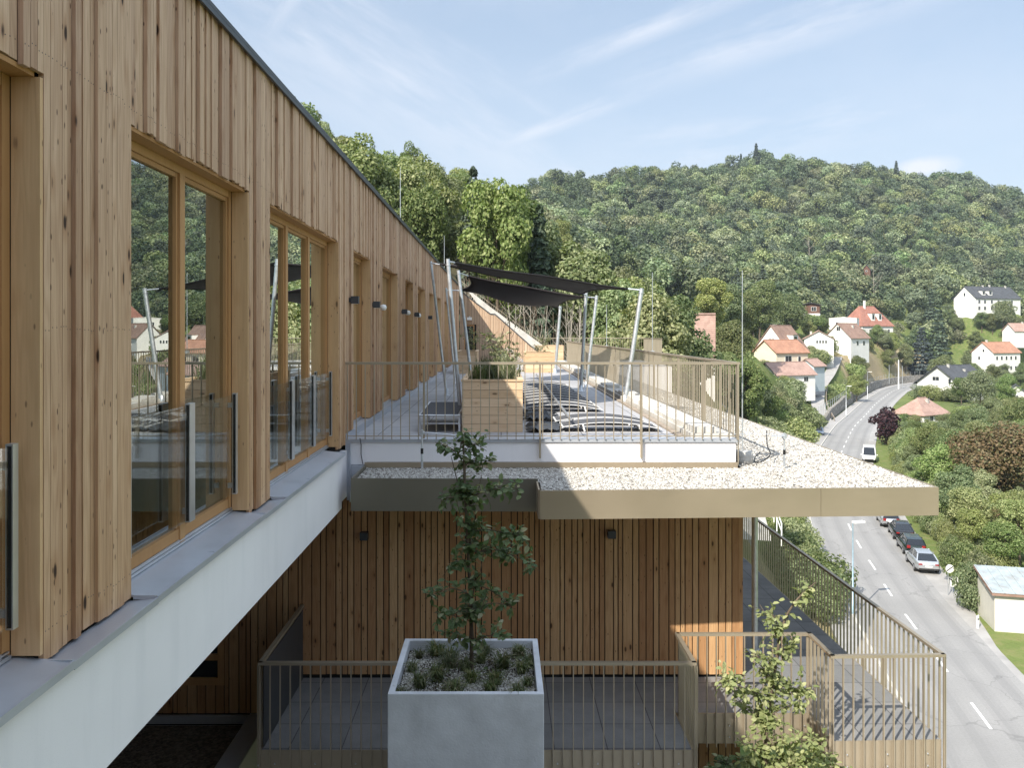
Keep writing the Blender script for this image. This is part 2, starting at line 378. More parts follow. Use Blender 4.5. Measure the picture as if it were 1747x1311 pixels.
def paver_mat(name, a, b, w=0.6, h=0.6):
    m, t = new_mat(name); ob = t.coord()
    br = t.n('ShaderNodeTexBrick', {'Vector': ob, 'Scale': 1.0, 'Mortar Size': 0.006, 'Color1': a, 'Color2': b, 'Mortar': (0.035, 0.035, 0.04),
                                    'Brick Width': w, 'Row Height': h, 'Bias': 0.0}, offset=0.0)
    nz = t.noise(ob, 2.2, 5.0, 0.6).outputs[0]; n2 = t.noise(ob, 70, 2.0).outputs[0]
    c = t.mix(t.rng(nz, 0.4, 0.72, 0, 0.5), br.outputs[0], t.mix(1.0, br.outputs[0], (0.66, 0.66, 0.68), 'MULTIPLY'))
    c = t.mix(t.rng(n2, 0.35, 0.7, 0, 0.2), c, (0.36, 0.36, 0.37))
    t.out(t.pbr(c, t.rng(nz, 0.3, 0.7, 0.5, 0.8), 0, t.bump(n2, 0.1, 0.004))); return m
M['paver'] = paver_mat('grey_pavers', (0.37, 0.37, 0.385), (0.43, 0.43, 0.44), 0.6, 0.9)
M['paver2'] = paver_mat('balcony_pavers', (0.165, 0.17, 0.172), (0.215, 0.217, 0.217), 0.6, 0.6)

def glass_mat(name, tint, refl):
    m, t = new_mat(name)
    fr = t.n('ShaderNodeFresnel', {'IOR': 1.5}).outputs[0]
    fac = t.math('MINIMUM', t.math('ADD', t.math('MULTIPLY', fr, refl), 0.04), 1.0)
    tr = t.n('ShaderNodeBsdfTransparent', {'Color': tint}); gl = t.n('ShaderNodeBsdfGlossy', {'Color': (0.92, 0.97, 0.95), 'Roughness': 0.0})
    mx = t.n('ShaderNodeMixShader', {0: fac, 1: tr.outputs[0], 2: gl.outputs[0]}); t.out(mx.outputs[0]); return m
M['glass'] = glass_mat('window_glass', (0.42, 0.47, 0.46), 3.0)
M['clearglass'] = glass_mat('balustrade_glass', (0.95, 0.96, 0.955), 0.22)

def leaf_mat(name, cols, hue_var=0.06, trans=0.30, val_var=0.36):
    m, t = new_mat(name)
    tone = t.attr('tone'); ri = t.n('ShaderNodeObjectInfo').outputs['Random']
    c = t.ramp(tone, cols)
    hs = t.n('ShaderNodeHueSaturation', {'Hue': t.rng(ri, 0, 1, 0.5 - hue_var * 0.45, 0.5 + hue_var * 0.4),
             'Saturation': t.rng(t.math('FRACT', t.math('MULTIPLY', ri, 7.3)), 0, 1, 0.66, 1.0),
             'Value': t.rng(t.math('FRACT', t.math('MULTIPLY', ri, 13.7)), 0, 1, 1 - val_var * 0.5, 1 + val_var * 0.6), 'Color': c}).outputs[0]
    df = t.pbr(hs, 0.55, 0, **{'Specular IOR Level': 0.25})
    tl = t.n('ShaderNodeBsdfTranslucent', {'Color': t.mix(1.0, hs, (1.25, 1.35, 0.6), 'MULTIPLY')})
    mx = t.n('ShaderNodeMixShader', {0: trans, 1: df, 2: tl.outputs[0]}); t.out(mx.outputs[0]); return m
M['leaf'] = leaf_mat('green_leaves', [(0.0, (0.078, 0.118, 0.034)), (0.5, (0.155, 0.208, 0.065)), (1.0, (0.28, 0.31, 0.125))])
M['leaf_lime'] = leaf_mat('light_green_leaves', [(0.0, (0.115, 0.165, 0.042)), (0.5, (0.22, 0.275, 0.088)), (1.0, (0.37, 0.40, 0.175))])
M['leaf_far'] = leaf_mat('wood_leaves', [(0.0, (0.085, 0.130, 0.058)), (0.5, (0.165, 0.220, 0.092)), (1.0, (0.26, 0.30, 0.145))], 0.06, 0.25, 0.85)
M['leaf_far2'] = leaf_mat('dark_wood_leaves', [(0.0, (0.050, 0.085, 0.042)), (0.5, (0.095, 0.140, 0.070)), (1.0, (0.165, 0.205, 0.115))], 0.03, 0.25, 0.5)
M['leaf_far3'] = leaf_mat('pale_wood_leaves', [(0.0, (0.12, 0.150, 0.055)), (0.5, (0.22, 0.255, 0.10)), (1.0, (0.34, 0.35, 0.17))], 0.04, 0.25, 0.5)
M['leaf_con'] = leaf_mat('conifer_needles', [(0.0, (0.040, 0.066, 0.042)), (1.0, (0.105, 0.145, 0.092))], 0.02, 0.1)
M['leaf_blue'] = leaf_mat('blue_spruce_needles', [(0.0, (0.030, 0.050, 0.048)), (1.0, (0.085, 0.115, 0.11))], 0.01, 0.1)
M['leaf_brown'] = leaf_mat('rusty_chestnut_leaves', [(0.0, (0.080, 0.075, 0.022)), (0.4, (0.175, 0.115, 0.040)), (0.7, (0.22, 0.13, 0.055)), (1.0, (0.15, 0.175, 0.055))], 0.01, 0.25, 0.2)
M['leaf_purple'] = leaf_mat('purple_leaves', [(0.0, (0.020, 0.007, 0.010)), (1.0, (0.060, 0.022, 0.028))], 0.01, 0.2, 0.2)
M['leaf_horn'] = leaf_mat('hornbeam_leaves', [(0.0, (0.060, 0.105, 0.032)), (0.6, (0.105, 0.165, 0.055)), (0.85, (0.18, 0.225, 0.10)), (1.0, (0.36, 0.34, 0.22))], 0.0, 0.3, 0.1)
M['leaf_young'] = leaf_mat('young_tree_leaves', [(0.0, (0.15, 0.20, 0.035)), (0.6, (0.27, 0.32, 0.07)), (1.0, (0.44, 0.45, 0.16))], 0.0, 0.35, 0.1)
M['leaf_pot'] = leaf_mat('terrace_plant_leaves', [(0.0, (0.10, 0.13, 0.05)), (0.6, (0.22, 0.24, 0.11)), (1.0, (0.42, 0.38, 0.24))], 0.0, 0.35, 0.1)
M['blade'] = leaf_mat('grass_blades', [(0.0, (0.055, 0.085, 0.028)), (0.6, (0.12, 0.155, 0.05)), (1.0, (0.25, 0.21, 0.12))], 0.02, 0.3, 0.3)

# ------------------------------------------------------------------ terrain, road, lane
ZV = -19.0
road_px = None
ROAD = [(21.0, 32.0), (22.9, 38.5), (24.1, 43.5), (25.2, 48.5), (26.7, 54.9), (28.2, 61.4), (30.0, 68.2), (31.8, 75.2), (34.2, 83.5), (38.2, 96.0),
        (43.6, 110.0), (50.0, 126.0), (60.8, 149.5), (71.5, 172.0), (83.5, 195.0), (99.0, 225.0), (116.5, 257.0), (131.5, 283.0), (148.0, 306.0), (168.0, 326.0), (195.0, 343.0), (230.0, 352.0)]
LANE = [(68.5, 179.5, -18.95), (73.0, 195.0, -17.6), (77.5, 208.0, -16.2), (84.6, 225.0, -14.3), (93.0, 241.0, -11.9), (100.5, 256.0, -9.2), (106.0, 268.0, -7.6)]
def resample(pts, step):
    """smooth curve through points (Catmull-Rom), evenly spaced"""
    p = [np.array(q, float) for q in pts]; p = [2 * p[0] - p[1]] + p + [2 * p[-1] - p[-2]]; out = []
    for i in range(1, len(p) - 2):
        for k in range(24):
            t = k / 24.0
            out.append(0.5 * ((2 * p[i]) + (-p[i - 1] + p[i + 1]) * t + (2 * p[i - 1] - 5 * p[i] + 4 * p[i + 1] - p[i + 2]) * t * t + (-p[i - 1] + 3 * p[i] - 3 * p[i + 1] + p[i + 2]) * t ** 3))
    out.append(p[-2]); out = np.array(out)
    s = np.concatenate([[0], np.cumsum(np.linalg.norm(np.diff(out[:, :2], axis=0), axis=1))])
    q = np.linspace(0, s[-1], max(2, int(s[-1] / step)))
    return np.stack([np.interp(q, s, out[:, k]) for k in range(out.shape[1])], 1)
RC = resample(ROAD, 1.0); LC = resample(LANE, 1.0)
def sides(c):
    t = np.gradient(c[:, :2], axis=0); t /= np.linalg.norm(t, axis=1)[:, None]
    return np.stack([-t[:, 1], t[:, 0]], 1)                # points to the left of travel
RN = sides(RC); LN = sides(LC)

CPT = []
def cp(x, y, Y): p = P(x, y, Y); CPT.append((p.x, p.y, p.z))
for k in range(0, len(RC), 9):                              # valley floor along the road
    c, n = RC[k], RN[k]
    CPT.append((c[0], c[1], ZV)); CPT.append((c[0] - n[0] * 14, c[1] - n[1] * 14, ZV - 0.3))
    if c[1] < 130 or True: CPT.append((c[0] - n[0] * 45, c[1] - n[1] * 45, ZV - 0.8))
for q in LC[::8]: CPT.append(tuple(q))
for a in [(1330, 640, 225), (1395, 612, 255), (1445, 602, 275), (1470, 578, 300), (1383, 550, 290), (1450, 605, 285), (1500, 605, 320), (1560, 590, 372),
          (1630, 590, 380), (1680, 540, 400), (1735, 577, 360), (1330, 700, 120), (1340, 690, 160), (1280, 680, 100), (1350, 900, 60), (1400, 940, 62), (1310, 890, 55), (1300, 600, 200), (1260, 640, 130),
          # far hill (ground under the crowns)
          (920, 322, 560), (1000, 430, 400), (1100, 475, 350), (1200, 520, 300), (1300, 545, 320), (1400, 510, 380), (1550, 498, 430), (1700, 495, 480), (1747, 430, 600),
          (1500, 402, 560), (1300, 390, 560), (1100, 382, 540), (1000, 330, 580), (1080, 310, 620), (1290, 288, 660), (1400, 300, 660), (1500, 310, 680), (1640, 322, 690), (1747, 350, 690),
          (1850, 380, 690), (1200, 450, 430), (1400, 440, 470), (1600, 440, 520), (1250, 555, 230)]: cp(*a)
CPT += [(0, 46, -2.6), (4, 46, -4), (8, 46, -7), (-12, 46, 1), (-12, 110, 12), (-24, 110, 17), (0, 120, 12), (8, 120, 6), (11.5, 115, 2), (18.6, 110, -3), (24, 105, -7), (0, 75, 3), (-12, 75, 7.5),
        (-40, 110, 24), (-60, 60, 16), (-60, 0, 5), (-100, 150, 50), (0, 200, 24), (-60, 300, 55), (0, 300, 34), (40, 200, 4), (50, 160, -5), (-150, 450, 72), (20, 60, -13), (14, 75, -8),
        (30, 85, -13.5), (36, 100, -14), (16, 45, -14), (8, 30, -14), (5, 12, -9), (-4, 12, -9), (3, -10, -9), (-30, -20, -3), (15, 15, -18.5), (14, 38, -17), (60, 30, -20), (120, 60, -21), (160, 120, -21),
        (220, 200, -19), (300, 250, -14), (420, 320, 4), (520, 420, 25), (600, 700, 70), (450, 850, 70), (200, 850, 70), (0, 850, 55), (-150, 850, 55), (-20, 560, 66), (-70, 600, 62), (-120, 520, 66), (10, 640, 72), (300, 40, -20), (400, -60, -18), (60, -60, -20), (-60, -60, 0), (600, -60, 0), (640, 300, 40), (-200, 200, 70), (-200, -60, 20)]
CPT = np.array(CPT)
def rbf_fit(pts):
    n = len(pts); d = np.linalg.norm(pts[:, None, :2] - pts[None, :, :2], axis=2)
    A = np.zeros((n + 3, n + 3)); A[:n, :n] = d + np.eye(n) * -0.35
    A[:n, n] = 1; A[:n, n + 1:] = pts[:, :2]; A[n, :n] = 1; A[n + 1:, :n] = pts[:, :2].T
    return np.linalg.lstsq(A, np.concatenate([pts[:, 2], np.zeros(3)]), rcond=None)[0]
RBW = rbf_fit(CPT)
def poly_dist(q, line):
    d = np.full(len(q), 1e9); j = np.zeros(len(q), int)
    for s in range(0, len(line), 4):
        dd = np.hypot(q[:, 0] - line[s, 0], q[:, 1] - line[s, 1]); m = dd < d; d[m] = dd[m]; j[m] = s
    for s in range(-4, 5):
        jj = np.clip(j + s, 0, len(line) - 1); dd = np.hypot(q[:, 0] - line[jj, 0], q[:, 1] - line[jj, 1]); m = dd < d; d[m] = dd[m]; j[m] = jj[m]
    return d, j
FLATS = []                                                  # (x, y, radius, z): levelled plots under houses
def height(q):
    q = np.asarray(q, float); n = len(CPT); z = np.zeros(len(q))
    for s in range(0, len(q), 4000):
        e = q[s:s + 4000]; d = np.linalg.norm(e[:, None, :] - CPT[None, :, :2], axis=2)
        z[s:s + 4000] = d @ RBW[:n] + RBW[n] + e @ RBW[n + 1:]
    for (fx, fy, fr, fz) in FLATS:
        w = np.clip(1.6 - np.hypot(q[:, 0] - fx, q[:, 1] - fy) / fr, 0, 1); w = w * w * (3 - 2 * w); z = z * (1 - w) + fz * w
    dl, jl = poly_dist(q, LC); w = np.clip((6.0 - dl) / 3.5, 0, 1); w = w * w * (3 - 2 * w); z = z * (1 - w) + (LC[jl, 2] - 0.12) * w
    dr, jr = poly_dist(q, RC)
    right = ((q - RC[jr, :2]) * RN[jr]).sum(1) < 0
    hi = np.where(right, 22.0, 12.5); lo = np.where(right, 10.0, 7.2)
    w = np.clip((hi - dr) / (hi - lo), 0, 1); w = w * w * (3 - 2 * w); z = z * (1 - w) + (ZV - 0.10) * w
    return z
def gz(x, y): return float(height(np.array([[x, y]]))[0])

def axis(parts):
    out = []
    for a, b, st in parts: out += list(np.arange(a, b, st))
    return np.array(out + [parts[-1][1]])
M['ground'], t = new_mat('hillside_ground')
ob = t.coord(); n1 = t.noise(ob, 0.05, 5.0).outputs[0]; n2 = t.noise(ob, 0.9, 5.0, 0.7).outputs[0]; n3 = t.noise(ob, 6.0, 3.0).outputs[0]
c = t.mix(t.rng(n1, 0.35, 0.65), (0.085, 0.125, 0.034), (0.15, 0.19, 0.060))
c = t.mix(t.rng(n2, 0.45, 0.75), c, (0.22, 0.21, 0.095))
dry = t.attr('dry')
c = t.mix(t.math('MULTIPLY', t.rng(t.math('ADD', t.math('MULTIPLY', n2, 0.7), dry), 0.7, 1.15), 1.0), c, t.mix(t.rng(n3, 0.3, 0.7), (0.27, 0.215, 0.125), (0.40, 0.33, 0.21)))
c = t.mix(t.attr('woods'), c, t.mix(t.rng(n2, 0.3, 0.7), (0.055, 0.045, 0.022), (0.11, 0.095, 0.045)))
t.out(t.pbr(c, 0.95, 0, t.bump(t.math('ADD', n2, n3), 0.6, 0.2), **{'Specular IOR Level': 0.1}))
def make_ground():
    xs = axis([(-2500, -240, 250), (-240, -60, 15), (-60, 270, 3.0), (270, 640, 12), (640, 3000, 250)])
    ys = axis([(-1500, -60, 160), (-60, -20, 10), (-20, 380, 3.0), (380, 880, 12), (880, 3500, 260)])
    X, Y = np.meshgrid(xs, ys); q = np.stack([X.ravel(), Y.ravel()], 1)
    qc = np.stack([np.clip(q[:, 0], -200, 620), np.clip(q[:, 1], -60, 850)], 1)
    z = height(qc)
    # keep the earth under the terrace, the side roof and the balcony
    w = np.clip((47.5 - q[:, 1]) / 2.0, 0, 1) * np.clip((10.5 - q[:, 0]) / 2.0, 0, 1) * np.clip((q[:, 0] + 14) / 2.0, 0, 1)
    z = np.minimum(z, z * (1 - w) - 9.0 * w)
    v = np.stack([q[:, 0], q[:, 1], z], 1); nx, ny = len(xs), len(ys)
    i = (np.arange(ny - 1)[:, None] * nx + np.arange(nx - 1)[None, :]).ravel()
    f = np.stack([i, i + 1, i + nx + 1, i + nx], 1)
    me = bpy.data.meshes.new('hillside'); me.from_pydata(v.tolist(), [], f.tolist())
    dr, jr = poly_dist(q, RC); lf = ((q - RC[jr, :2]) * RN[jr]).sum(1) > 0
    dry = np.zeros(len(q))
    for (x, y, Y_, rad) in [(1500, 620, 300, 26), (1540, 608, 330, 24), (1460, 640, 262, 16), (1570, 600, 350, 18)]:
        p = P(x, y, Y_); dry = np.maximum(dry, np.clip(1.25 - np.hypot(q[:, 0] - p.x, q[:, 1] - p.y) / rad, 0, 1))
    dry = np.maximum(dry, np.clip(1.3 - np.hypot(q[:, 0] - 19.5, q[:, 1] - 58) / 9, 0, 1) * 0.75)
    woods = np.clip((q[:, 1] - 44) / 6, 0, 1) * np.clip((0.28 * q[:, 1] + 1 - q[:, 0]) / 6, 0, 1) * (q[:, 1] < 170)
    for nm, arr in (('dry', dry), ('woods', woods)):
        a = me.attributes.new(nm, 'FLOAT', 'POINT'); a.data.foreach_set('value', arr.astype(np.float32))
    me.polygons.foreach_set('use_smooth', np.ones(len(f), dtype=bool)); me.materials.append(M['ground']); me.update()
    tag(link('hillside', me), kind='structure')

def ribbon(name, c, n, a, b, z, mat, kind='structure', thick=0.0, zs=None):
    """strip between offsets a (left +) and b along a centre line"""
    bm = MB(); L = [(c[k, 0] + n[k, 0] * a, c[k, 1] + n[k, 1] * a, (zs[k] if zs is not None else 0) + z) for k in range(len(c))]
    Rr = [(c[k, 0] + n[k, 0] * b, c[k, 1] + n[k, 1] * b, (zs[k] if zs is not None else 0) + z) for k in range(len(c))]
    m = len(L); vs = L + Rr; fs = [(m + k, m + k + 1, k + 1, k) for k in range(m - 1)]
    bm.add(vs, fs)
    if thick:
        vs2 = [(p[0], p[1], p[2] - thick) for p in vs]
        bm.add(L + vs2[:m], [(k, k + 1, m + k + 1, m + k) for k in range(m - 1)])
        bm.add(Rr + vs2[m:], [(k, m + k, m + k + 1, k + 1) for k in range(m - 1)])
    return tag(bm.build(name, mat), kind=kind)

def make_roads():
    rb = MB(); offs = np.linspace(3.45, -3.5, 29); m_ = len(RC); rr = np.random.RandomState(2)
    vs = [(RC[k, 0] + RN[k, 0] * o_, RC[k, 1] + RN[k, 1] * o_, ZV) for o_ in offs for k in range(m_)]
    rb.add(vs, []); 
    for i in range(28):
        u = (offs[i] + offs[i + 1]) / 2; tr = sum(math.exp(-((abs(abs(u) - c0)) / .38) ** 2) for c0 in (0.95, 2.55)); tn = 0.62 - 0.34 * tr + 0.10 * rr.rand() + (0.16 if abs(u) > 3.1 else 0)
        for k in range(m_ - 1): rb.f.append([(i + 1) * m_ + k, (i + 1) * m_ + k + 1, i * m_ + k + 1, i * m_ + k]); rb.t.append(tn); rb.m.append(0); rb.sm.append(False)
    tag(rb.build('road', M['asphalt']), kind='structure')
    k0 = 8
    sh = np.interp(RC[:, 1], [0, 44, 52, 62, 92, 120, 400], [0.6, 0.5, 0.4, 1.5, 2.5, 1.2, 0.8])
    bm = MB(); m = len(RC)
    L = [(RC[k, 0] - RN[k, 0] * 3.4, RC[k, 1] - RN[k, 1] * 3.4, ZV - 0.008) for k in range(m)]
    Q = [(RC[k, 0] - RN[k, 0] * (3.55 + sh[k]), RC[k, 1] - RN[k, 1] * (3.55 + sh[k]), ZV - 0.012) for k in range(m)]
    bm.add(L + Q, [(m + k, m + k + 1, k + 1, k) for k in range(m - 1)])
    tag(bm.build('road_shoulder', M['paving']), kind='structure')
    ribbon('pavement', RC, RN, 5.3, 3.62, ZV + 0.13, M['paving'], thick=0.3)
    ribbon('kerb', RC, RN, 3.617, 3.45, ZV + 0.145, M['kerb'], thick=0.3)
    bm = MB()
    for (a, b) in [(0.0, 3.0)]:
        s = 2.0
        while s < len(RC) - 6:
            i0, i1 = int(s), int(s + 3)
            for k in range(i0, i1):
                q = [(RC[j, 0] + RN[j, 0] * o_, RC[j, 1] + RN[j, 1] * o_, ZV + 0.006) for j, o_ in ((k, 0.07), (k, -0.07), (k + 1, -0.07), (k + 1, 0.07))]
                bm.add(q, [(0, 1, 2, 3)])
            s += 7.0
    tag(bm.build('road_marking', M['line']), kind='structure')
    ribbon('lane', LC[:, :2], LN, 1.5, -1.5, 0.0, M['paving'], zs=LC[:, 2])

# ------------------------------------------------------------------ the timber building
XF, XW = -2.12, -2.02                                       # face of the boards, face of the white beam
ZR, ZL, ZH = 2.35, -1.53, 1.21                              # roof edge, ledge, window head
Y0B, Y1B = -14.0, 43.0
OPEN = [(-3.3, -1.05, 2), (1.69, 3.94, 2), (4.90, 7.15, 2), (7.84, 11.10, 3)]
DOORS = [(12.20, 13.80), (15.30, 17.40), (18.90, 20.50), (21.60, 23.80), (25.20, 26.70), (28.20, 30.10), (32.0, 34.0), (36.2, 38.0)]
def boards_along(bm, a, b, put, widths, gap=0.004):
    y = a
    while y < b - 1e-4:
        w = rnd.choice(widths)
        if b - (y + w) < min(widths) * 0.8: w = b - y
        w = min(w, b - y); put(y + gap / 2, y + w - gap / 2); y += w

def make_building():
    bld = thing('timber_building', 'long timber clad building with tall wooden windows above a white beam', 'building', (0, 0, 0))
    bm = MB(); CW = [0.045, 0.058, 0.058, 0.075, 0.075, 0.09, 0.118]
    cuts = [(a, b, ZL) for a, b, _ in OPEN] + [(a, b, -1.42) for a, b in DOORS]
    edges = sorted(set([Y0B, 11.6, Y1B] + [e for a, b, _ in cuts for e in (a, b)]))
    for a, b in zip(edges[:-1], edges[1:]):
        mid = (a + b) / 2; zb = ZL if mid < 11.6 else -1.38
        op = [c for c in cuts if c[0] < mid < c[1]]
        def put(y0, y1):
            x = XF - rnd.choice([0.0, 0.0, 0.012, 0.02, 0.026]); tn = rnd.random()
            if op: bm.box(x - 0.026, x, y0, y1, ZH - rnd.choice([0, 0.008, 0.016]), ZR, tn)
            else: bm.box(x - 0.026, x, y0, y1, zb + rnd.uniform(0, 0.006), ZR, tn)
            if 1.5 < y0 < 9:                                # nail heads in rows on the nearest boards
                for zn in (-1.38 + rnd.uniform(-.012, .012), 0.02 + rnd.uniform(-.012, .012), 1.30 + rnd.uniform(-.012, .012)):
                    if op and zn < ZH: continue
                    for yn in ((y0 + y1) / 2 - (y1 - y0) * .27, (y0 + y1) / 2 + (y1 - y0) * .27): bm.box(x, x + 0.0012, yn - 0.0024, yn + 0.0024, zn - 0.0024, zn + 0.0024, 0.5, 1)
        boards_along(bm, a, b, put, CW)
    bm.build('cladding', [M['clad'], M['lampgrey']], bld)
    bm = MB()                                               # wall behind the boards
    for a, b in zip(edges[:-1], edges[1:]):
        mid = (a + b) / 2; op = [c for c in cuts if c[0] < mid < c[1]]
        if op: bm.box(-2.40, XF - 0.055, a, b, ZH + 0.03, ZR - 0.02); bm.box(-2.40, -2.27, a, b, -2.2, op[0][2] + 0.02)
        else: bm.box(-2.40, XF - 0.055, a, b, -2.2, ZR - 0.02)
    bm.build('wall', M['backing'], bld)
    bm = MB(); bm.box(-2.26, -2.128, 11.62, 42.98, -1.497, -1.392); bm.build('plinth', M['zinc'], bld)
    bm = MB()                                               # unseen block added behind the camera to darken the shaded faces
    def putw(x0, x1): y = -3.0 - rnd.choice([0, 0.012, 0.024]); bm.box(x0, x1, y - 0.03, y, -6.0, ZR, rnd.random())
    boards_along(bm, -2.14, 5.4, putw, CW)
    bm.build('added_shade_boards', M['lower'], bld)
    bm = MB(); bm.box(-2.14, 5.38, -13.0, -3.06, -19, ZR - 0.01); bm.build('added_shade_wall', M['backing'], bld)
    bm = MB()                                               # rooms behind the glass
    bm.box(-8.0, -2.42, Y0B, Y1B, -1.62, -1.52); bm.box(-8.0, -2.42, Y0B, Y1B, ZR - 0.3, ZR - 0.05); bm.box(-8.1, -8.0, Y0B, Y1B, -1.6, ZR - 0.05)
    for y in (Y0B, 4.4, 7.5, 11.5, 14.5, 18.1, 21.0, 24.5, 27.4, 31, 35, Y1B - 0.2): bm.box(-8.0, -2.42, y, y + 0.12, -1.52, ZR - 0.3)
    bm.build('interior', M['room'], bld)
    bm = MB()
    bm.box(-8.3, XF + 0.035, Y0B, Y1B, ZR + 0.006, ZR + 0.04); bm.box(XF + 0.012, XF + 0.035, Y0B, Y1B, ZR - 0.035, ZR + 0.004)
    bm.build('roof_edge', M['flash'], bld)
    # white beam under the windows, and its zinc ledge
    bm = MB(); bm.box(-8.0, XW, Y0B, 10.77, -2.23, -1.575); bm.box(-8.0, -2.10, 10.775, 11.58, -2.23, -1.60)
    bm.build('beam', M['render'], bld)
    bm = MB(); e2 = sorted(set([Y0B, 10.80] + [e for a, b, _ in OPEN for e in (a, b) if e < 10.8] ))
    for a, b in zip(e2[:-1], e2[1:]):
        win = any(o_[0] - 0.01 < (a + b) / 2 < o_[1] for o_ in OPEN)
        zi, zo, xi = (-1.497, -1.527, -2.275) if win else (-1.548, -1.533, -2.155)
        xo = XW + 0.035
        bm.add([(xi, a, zi), (xo, a, zo), (xo, b, zo), (xi, b, zi), (xi, a, zi - 0.012), (xo, a, zo - 0.012), (xo, b, zo - 0.012), (xi, b, zi - 0.012)],
               [(0, 1, 2, 3), (7, 6, 5, 4), (0, 4, 5, 1), (1, 5, 6, 2), (2, 6, 7, 3), (3, 7, 4, 0)])
        bm.box(xo - 0.002, xo + 0.010, a, b, zo - 0.032, zo + 0.007)
        if win: bm.box(-2.12, xo + 0.004, b - 0.012, b + 0.004, zo - 0.012, zo + 0.012); bm.box(-2.12, xo + 0.004, a - 0.004, a + 0.012, zo - 0.012, zo + 0.012)
        y = a + 1.0
        while y < b - 0.3 and win: bm.box(xi + 0.02, xo - 0.002, y, y + 0.008, zo - 0.004, zo + 0.006 + 0.0); y += 1.1
    bm.build('ledge', M['zinc'], bld)
    def window(a, b, panes, balustrade):
        zb = ZL if balustrade else -1.42
        gb, gt, xg = zb + 0.15, 1.125, -2.30
        bm = MB(); fw = 0.062
        bm.box(-2.345, -2.262, a + 0.028, a + 0.028 + fw, zb + 0.03, 1.183, 0.5); bm.box(-2.345, -2.262, b - 0.028 - fw, b - 0.028, zb + 0.03, 1.183, 0.3)
        bm.box(-2.345, -2.264, a + 0.03 + fw, b - 0.03 - fw, gt, 1.183, 0.7)
        w = (b - a - 0.056 - 2 * fw) / panes; y0 = a + 0.028 + fw
        bm.box(-2.345, -2.268, y0, b - 0.03 - fw, gb - 0.075, gb, 0.2)
        for k in range(1, panes):
            y = y0 + w * k; bm.box(-2.345, -2.258, y - 0.045, y + 0.045, zb + 0.035, gt - 0.002, 0.6)
        for k in range(panes):                              # sash around every pane
            p0, p1 = y0 + w * k + (0.046 if k else 0.002), y0 + w * (k + 1) - (0.046 if k < panes - 1 else 0.002)
            for (q0, q1) in ((p0, p0 + 0.032), (p1 - 0.032, p1)): bm.box(-2.325, -2.276, q0, q1, gb + 0.002, gt - 0.002, 0.15)
            bm.box(-2.325, -2.277, p0 + 0.034, p1 - 0.034, gt - 0.034, gt - 0.003, 0.4)
        fr = bm.build('window', M['wframe'], bld)
        sb = MB(); sb.box(-2.345, -2.262, y0 - 0.05, b - 0.045, zb + 0.032, gb - 0.078); sb.box(-2.30, -2.245, y0 - 0.05, b - 0.045, zb + 0.036, zb + 0.052)
        sb.box(-2.30, -2.254, y0 - 0.05, b - 0.045, zb + 0.060, zb + 0.068); sb.build('sill', M['alu'], fr)
        for k in range(panes):
            p0, p1 = y0 + w * k + (0.046 if k else 0.002), y0 + w * (k + 1) - (0.046 if k < panes - 1 else 0.002)
            g = MB(); g.box(xg - 0.006, xg, p0 + 0.033, p1 - 0.033, gb + 0.003, gt - 0.035); g.build('pane', M['glass'], fr)
        for q0, q1, xo in ((b - 0.026, b - 0.001, XF - 0.004), (a + 0.001, a + 0.026, XF - 0.06)):   # planed boards lining the opening
            rv = MB(); rv.box(-2.258, xo, q0, q1, zb + 0.04, ZH - 0.03, rnd.random()); rv.build('jamb_lining', M['reveal'], fr)
        hd = MB(); hd.box(-2.258, XF - 0.03, a + 0.027, b - 0.027, ZH - 0.03, ZH - 0.006, 0.1); hd.build('head_lining', M['wframe'], fr)  # darker timber than the jambs, shade of the recess put into its colour
        if balustrade:
            z0, z1 = -1.335, -0.50; ys = [y0 + w * k for k in range(panes + 1)]
            for k, y in enumerate(ys):
                ends = k in (0, panes)
                h = 0.022 if ends else 0.052; yc = y + (0.02 if k == 0 else (-0.02 if k == panes else 0))
                pb = MB(); pb.box(-2.222, -2.188, yc - h, yc + h, z0, z1, mat=0)
                pb.box(-2.214, -2.194, yc - h - 0.004, yc - h + 0.001, z0 + 0.01, z1 - 0.01, mat=1); pb.box(-2.262, -2.223, yc - 0.012, yc + 0.012, z0 + 0.05, z0 + 0.09)
                pb.box(-2.262, -2.223, yc - 0.012, yc + 0.012, z1 - 0.12, z1 - 0.08)
                pb.build('balustrade_post', [M['alu'], M['black']], fr)
            for k in range(panes):
                g = MB(); g.box(-2.211, -2.199, ys[k] + 0.06, ys[k + 1] - 0.06, z0 + 0.015, z1 - 0.012); g.build('balustrade_glass', M['clearglass'], fr)
    for a, b, n in OPEN: window(a, b, n, True)
    for a, b in DOORS: window(a, b, 1, False)
    cu = MB()                                               # pale curtains inside
    for (a, b) in [(6.55, 7.05), (10.55, 11.0), (3.3, 3.85)]:
        n = 14; pts = [(-2.62 + 0.03 * math.sin(k * 1.9), a + (b - a) * k / n) for k in range(n + 1)]
        cu.add([(x, y, z) for (x, y) in pts for z in (-1.5, 1.15)], [(2 * k, 2 * k + 2, 2 * k + 3, 2 * k + 1) for k in range(n)])
    cu.build('curtain', M['curtain'], bld)
    # end wall that closes the terrace, its top steps down the slope
    top = [(-2.1, 2.12), (0.60 - 1.14, 0.92), (0.60 - 0.92, 0.92), (1.50, -0.70), (1.9, -1.0)]
    tx = [p[0] for p in top]; tz = [p[1] for p in top]
    bm = MB()
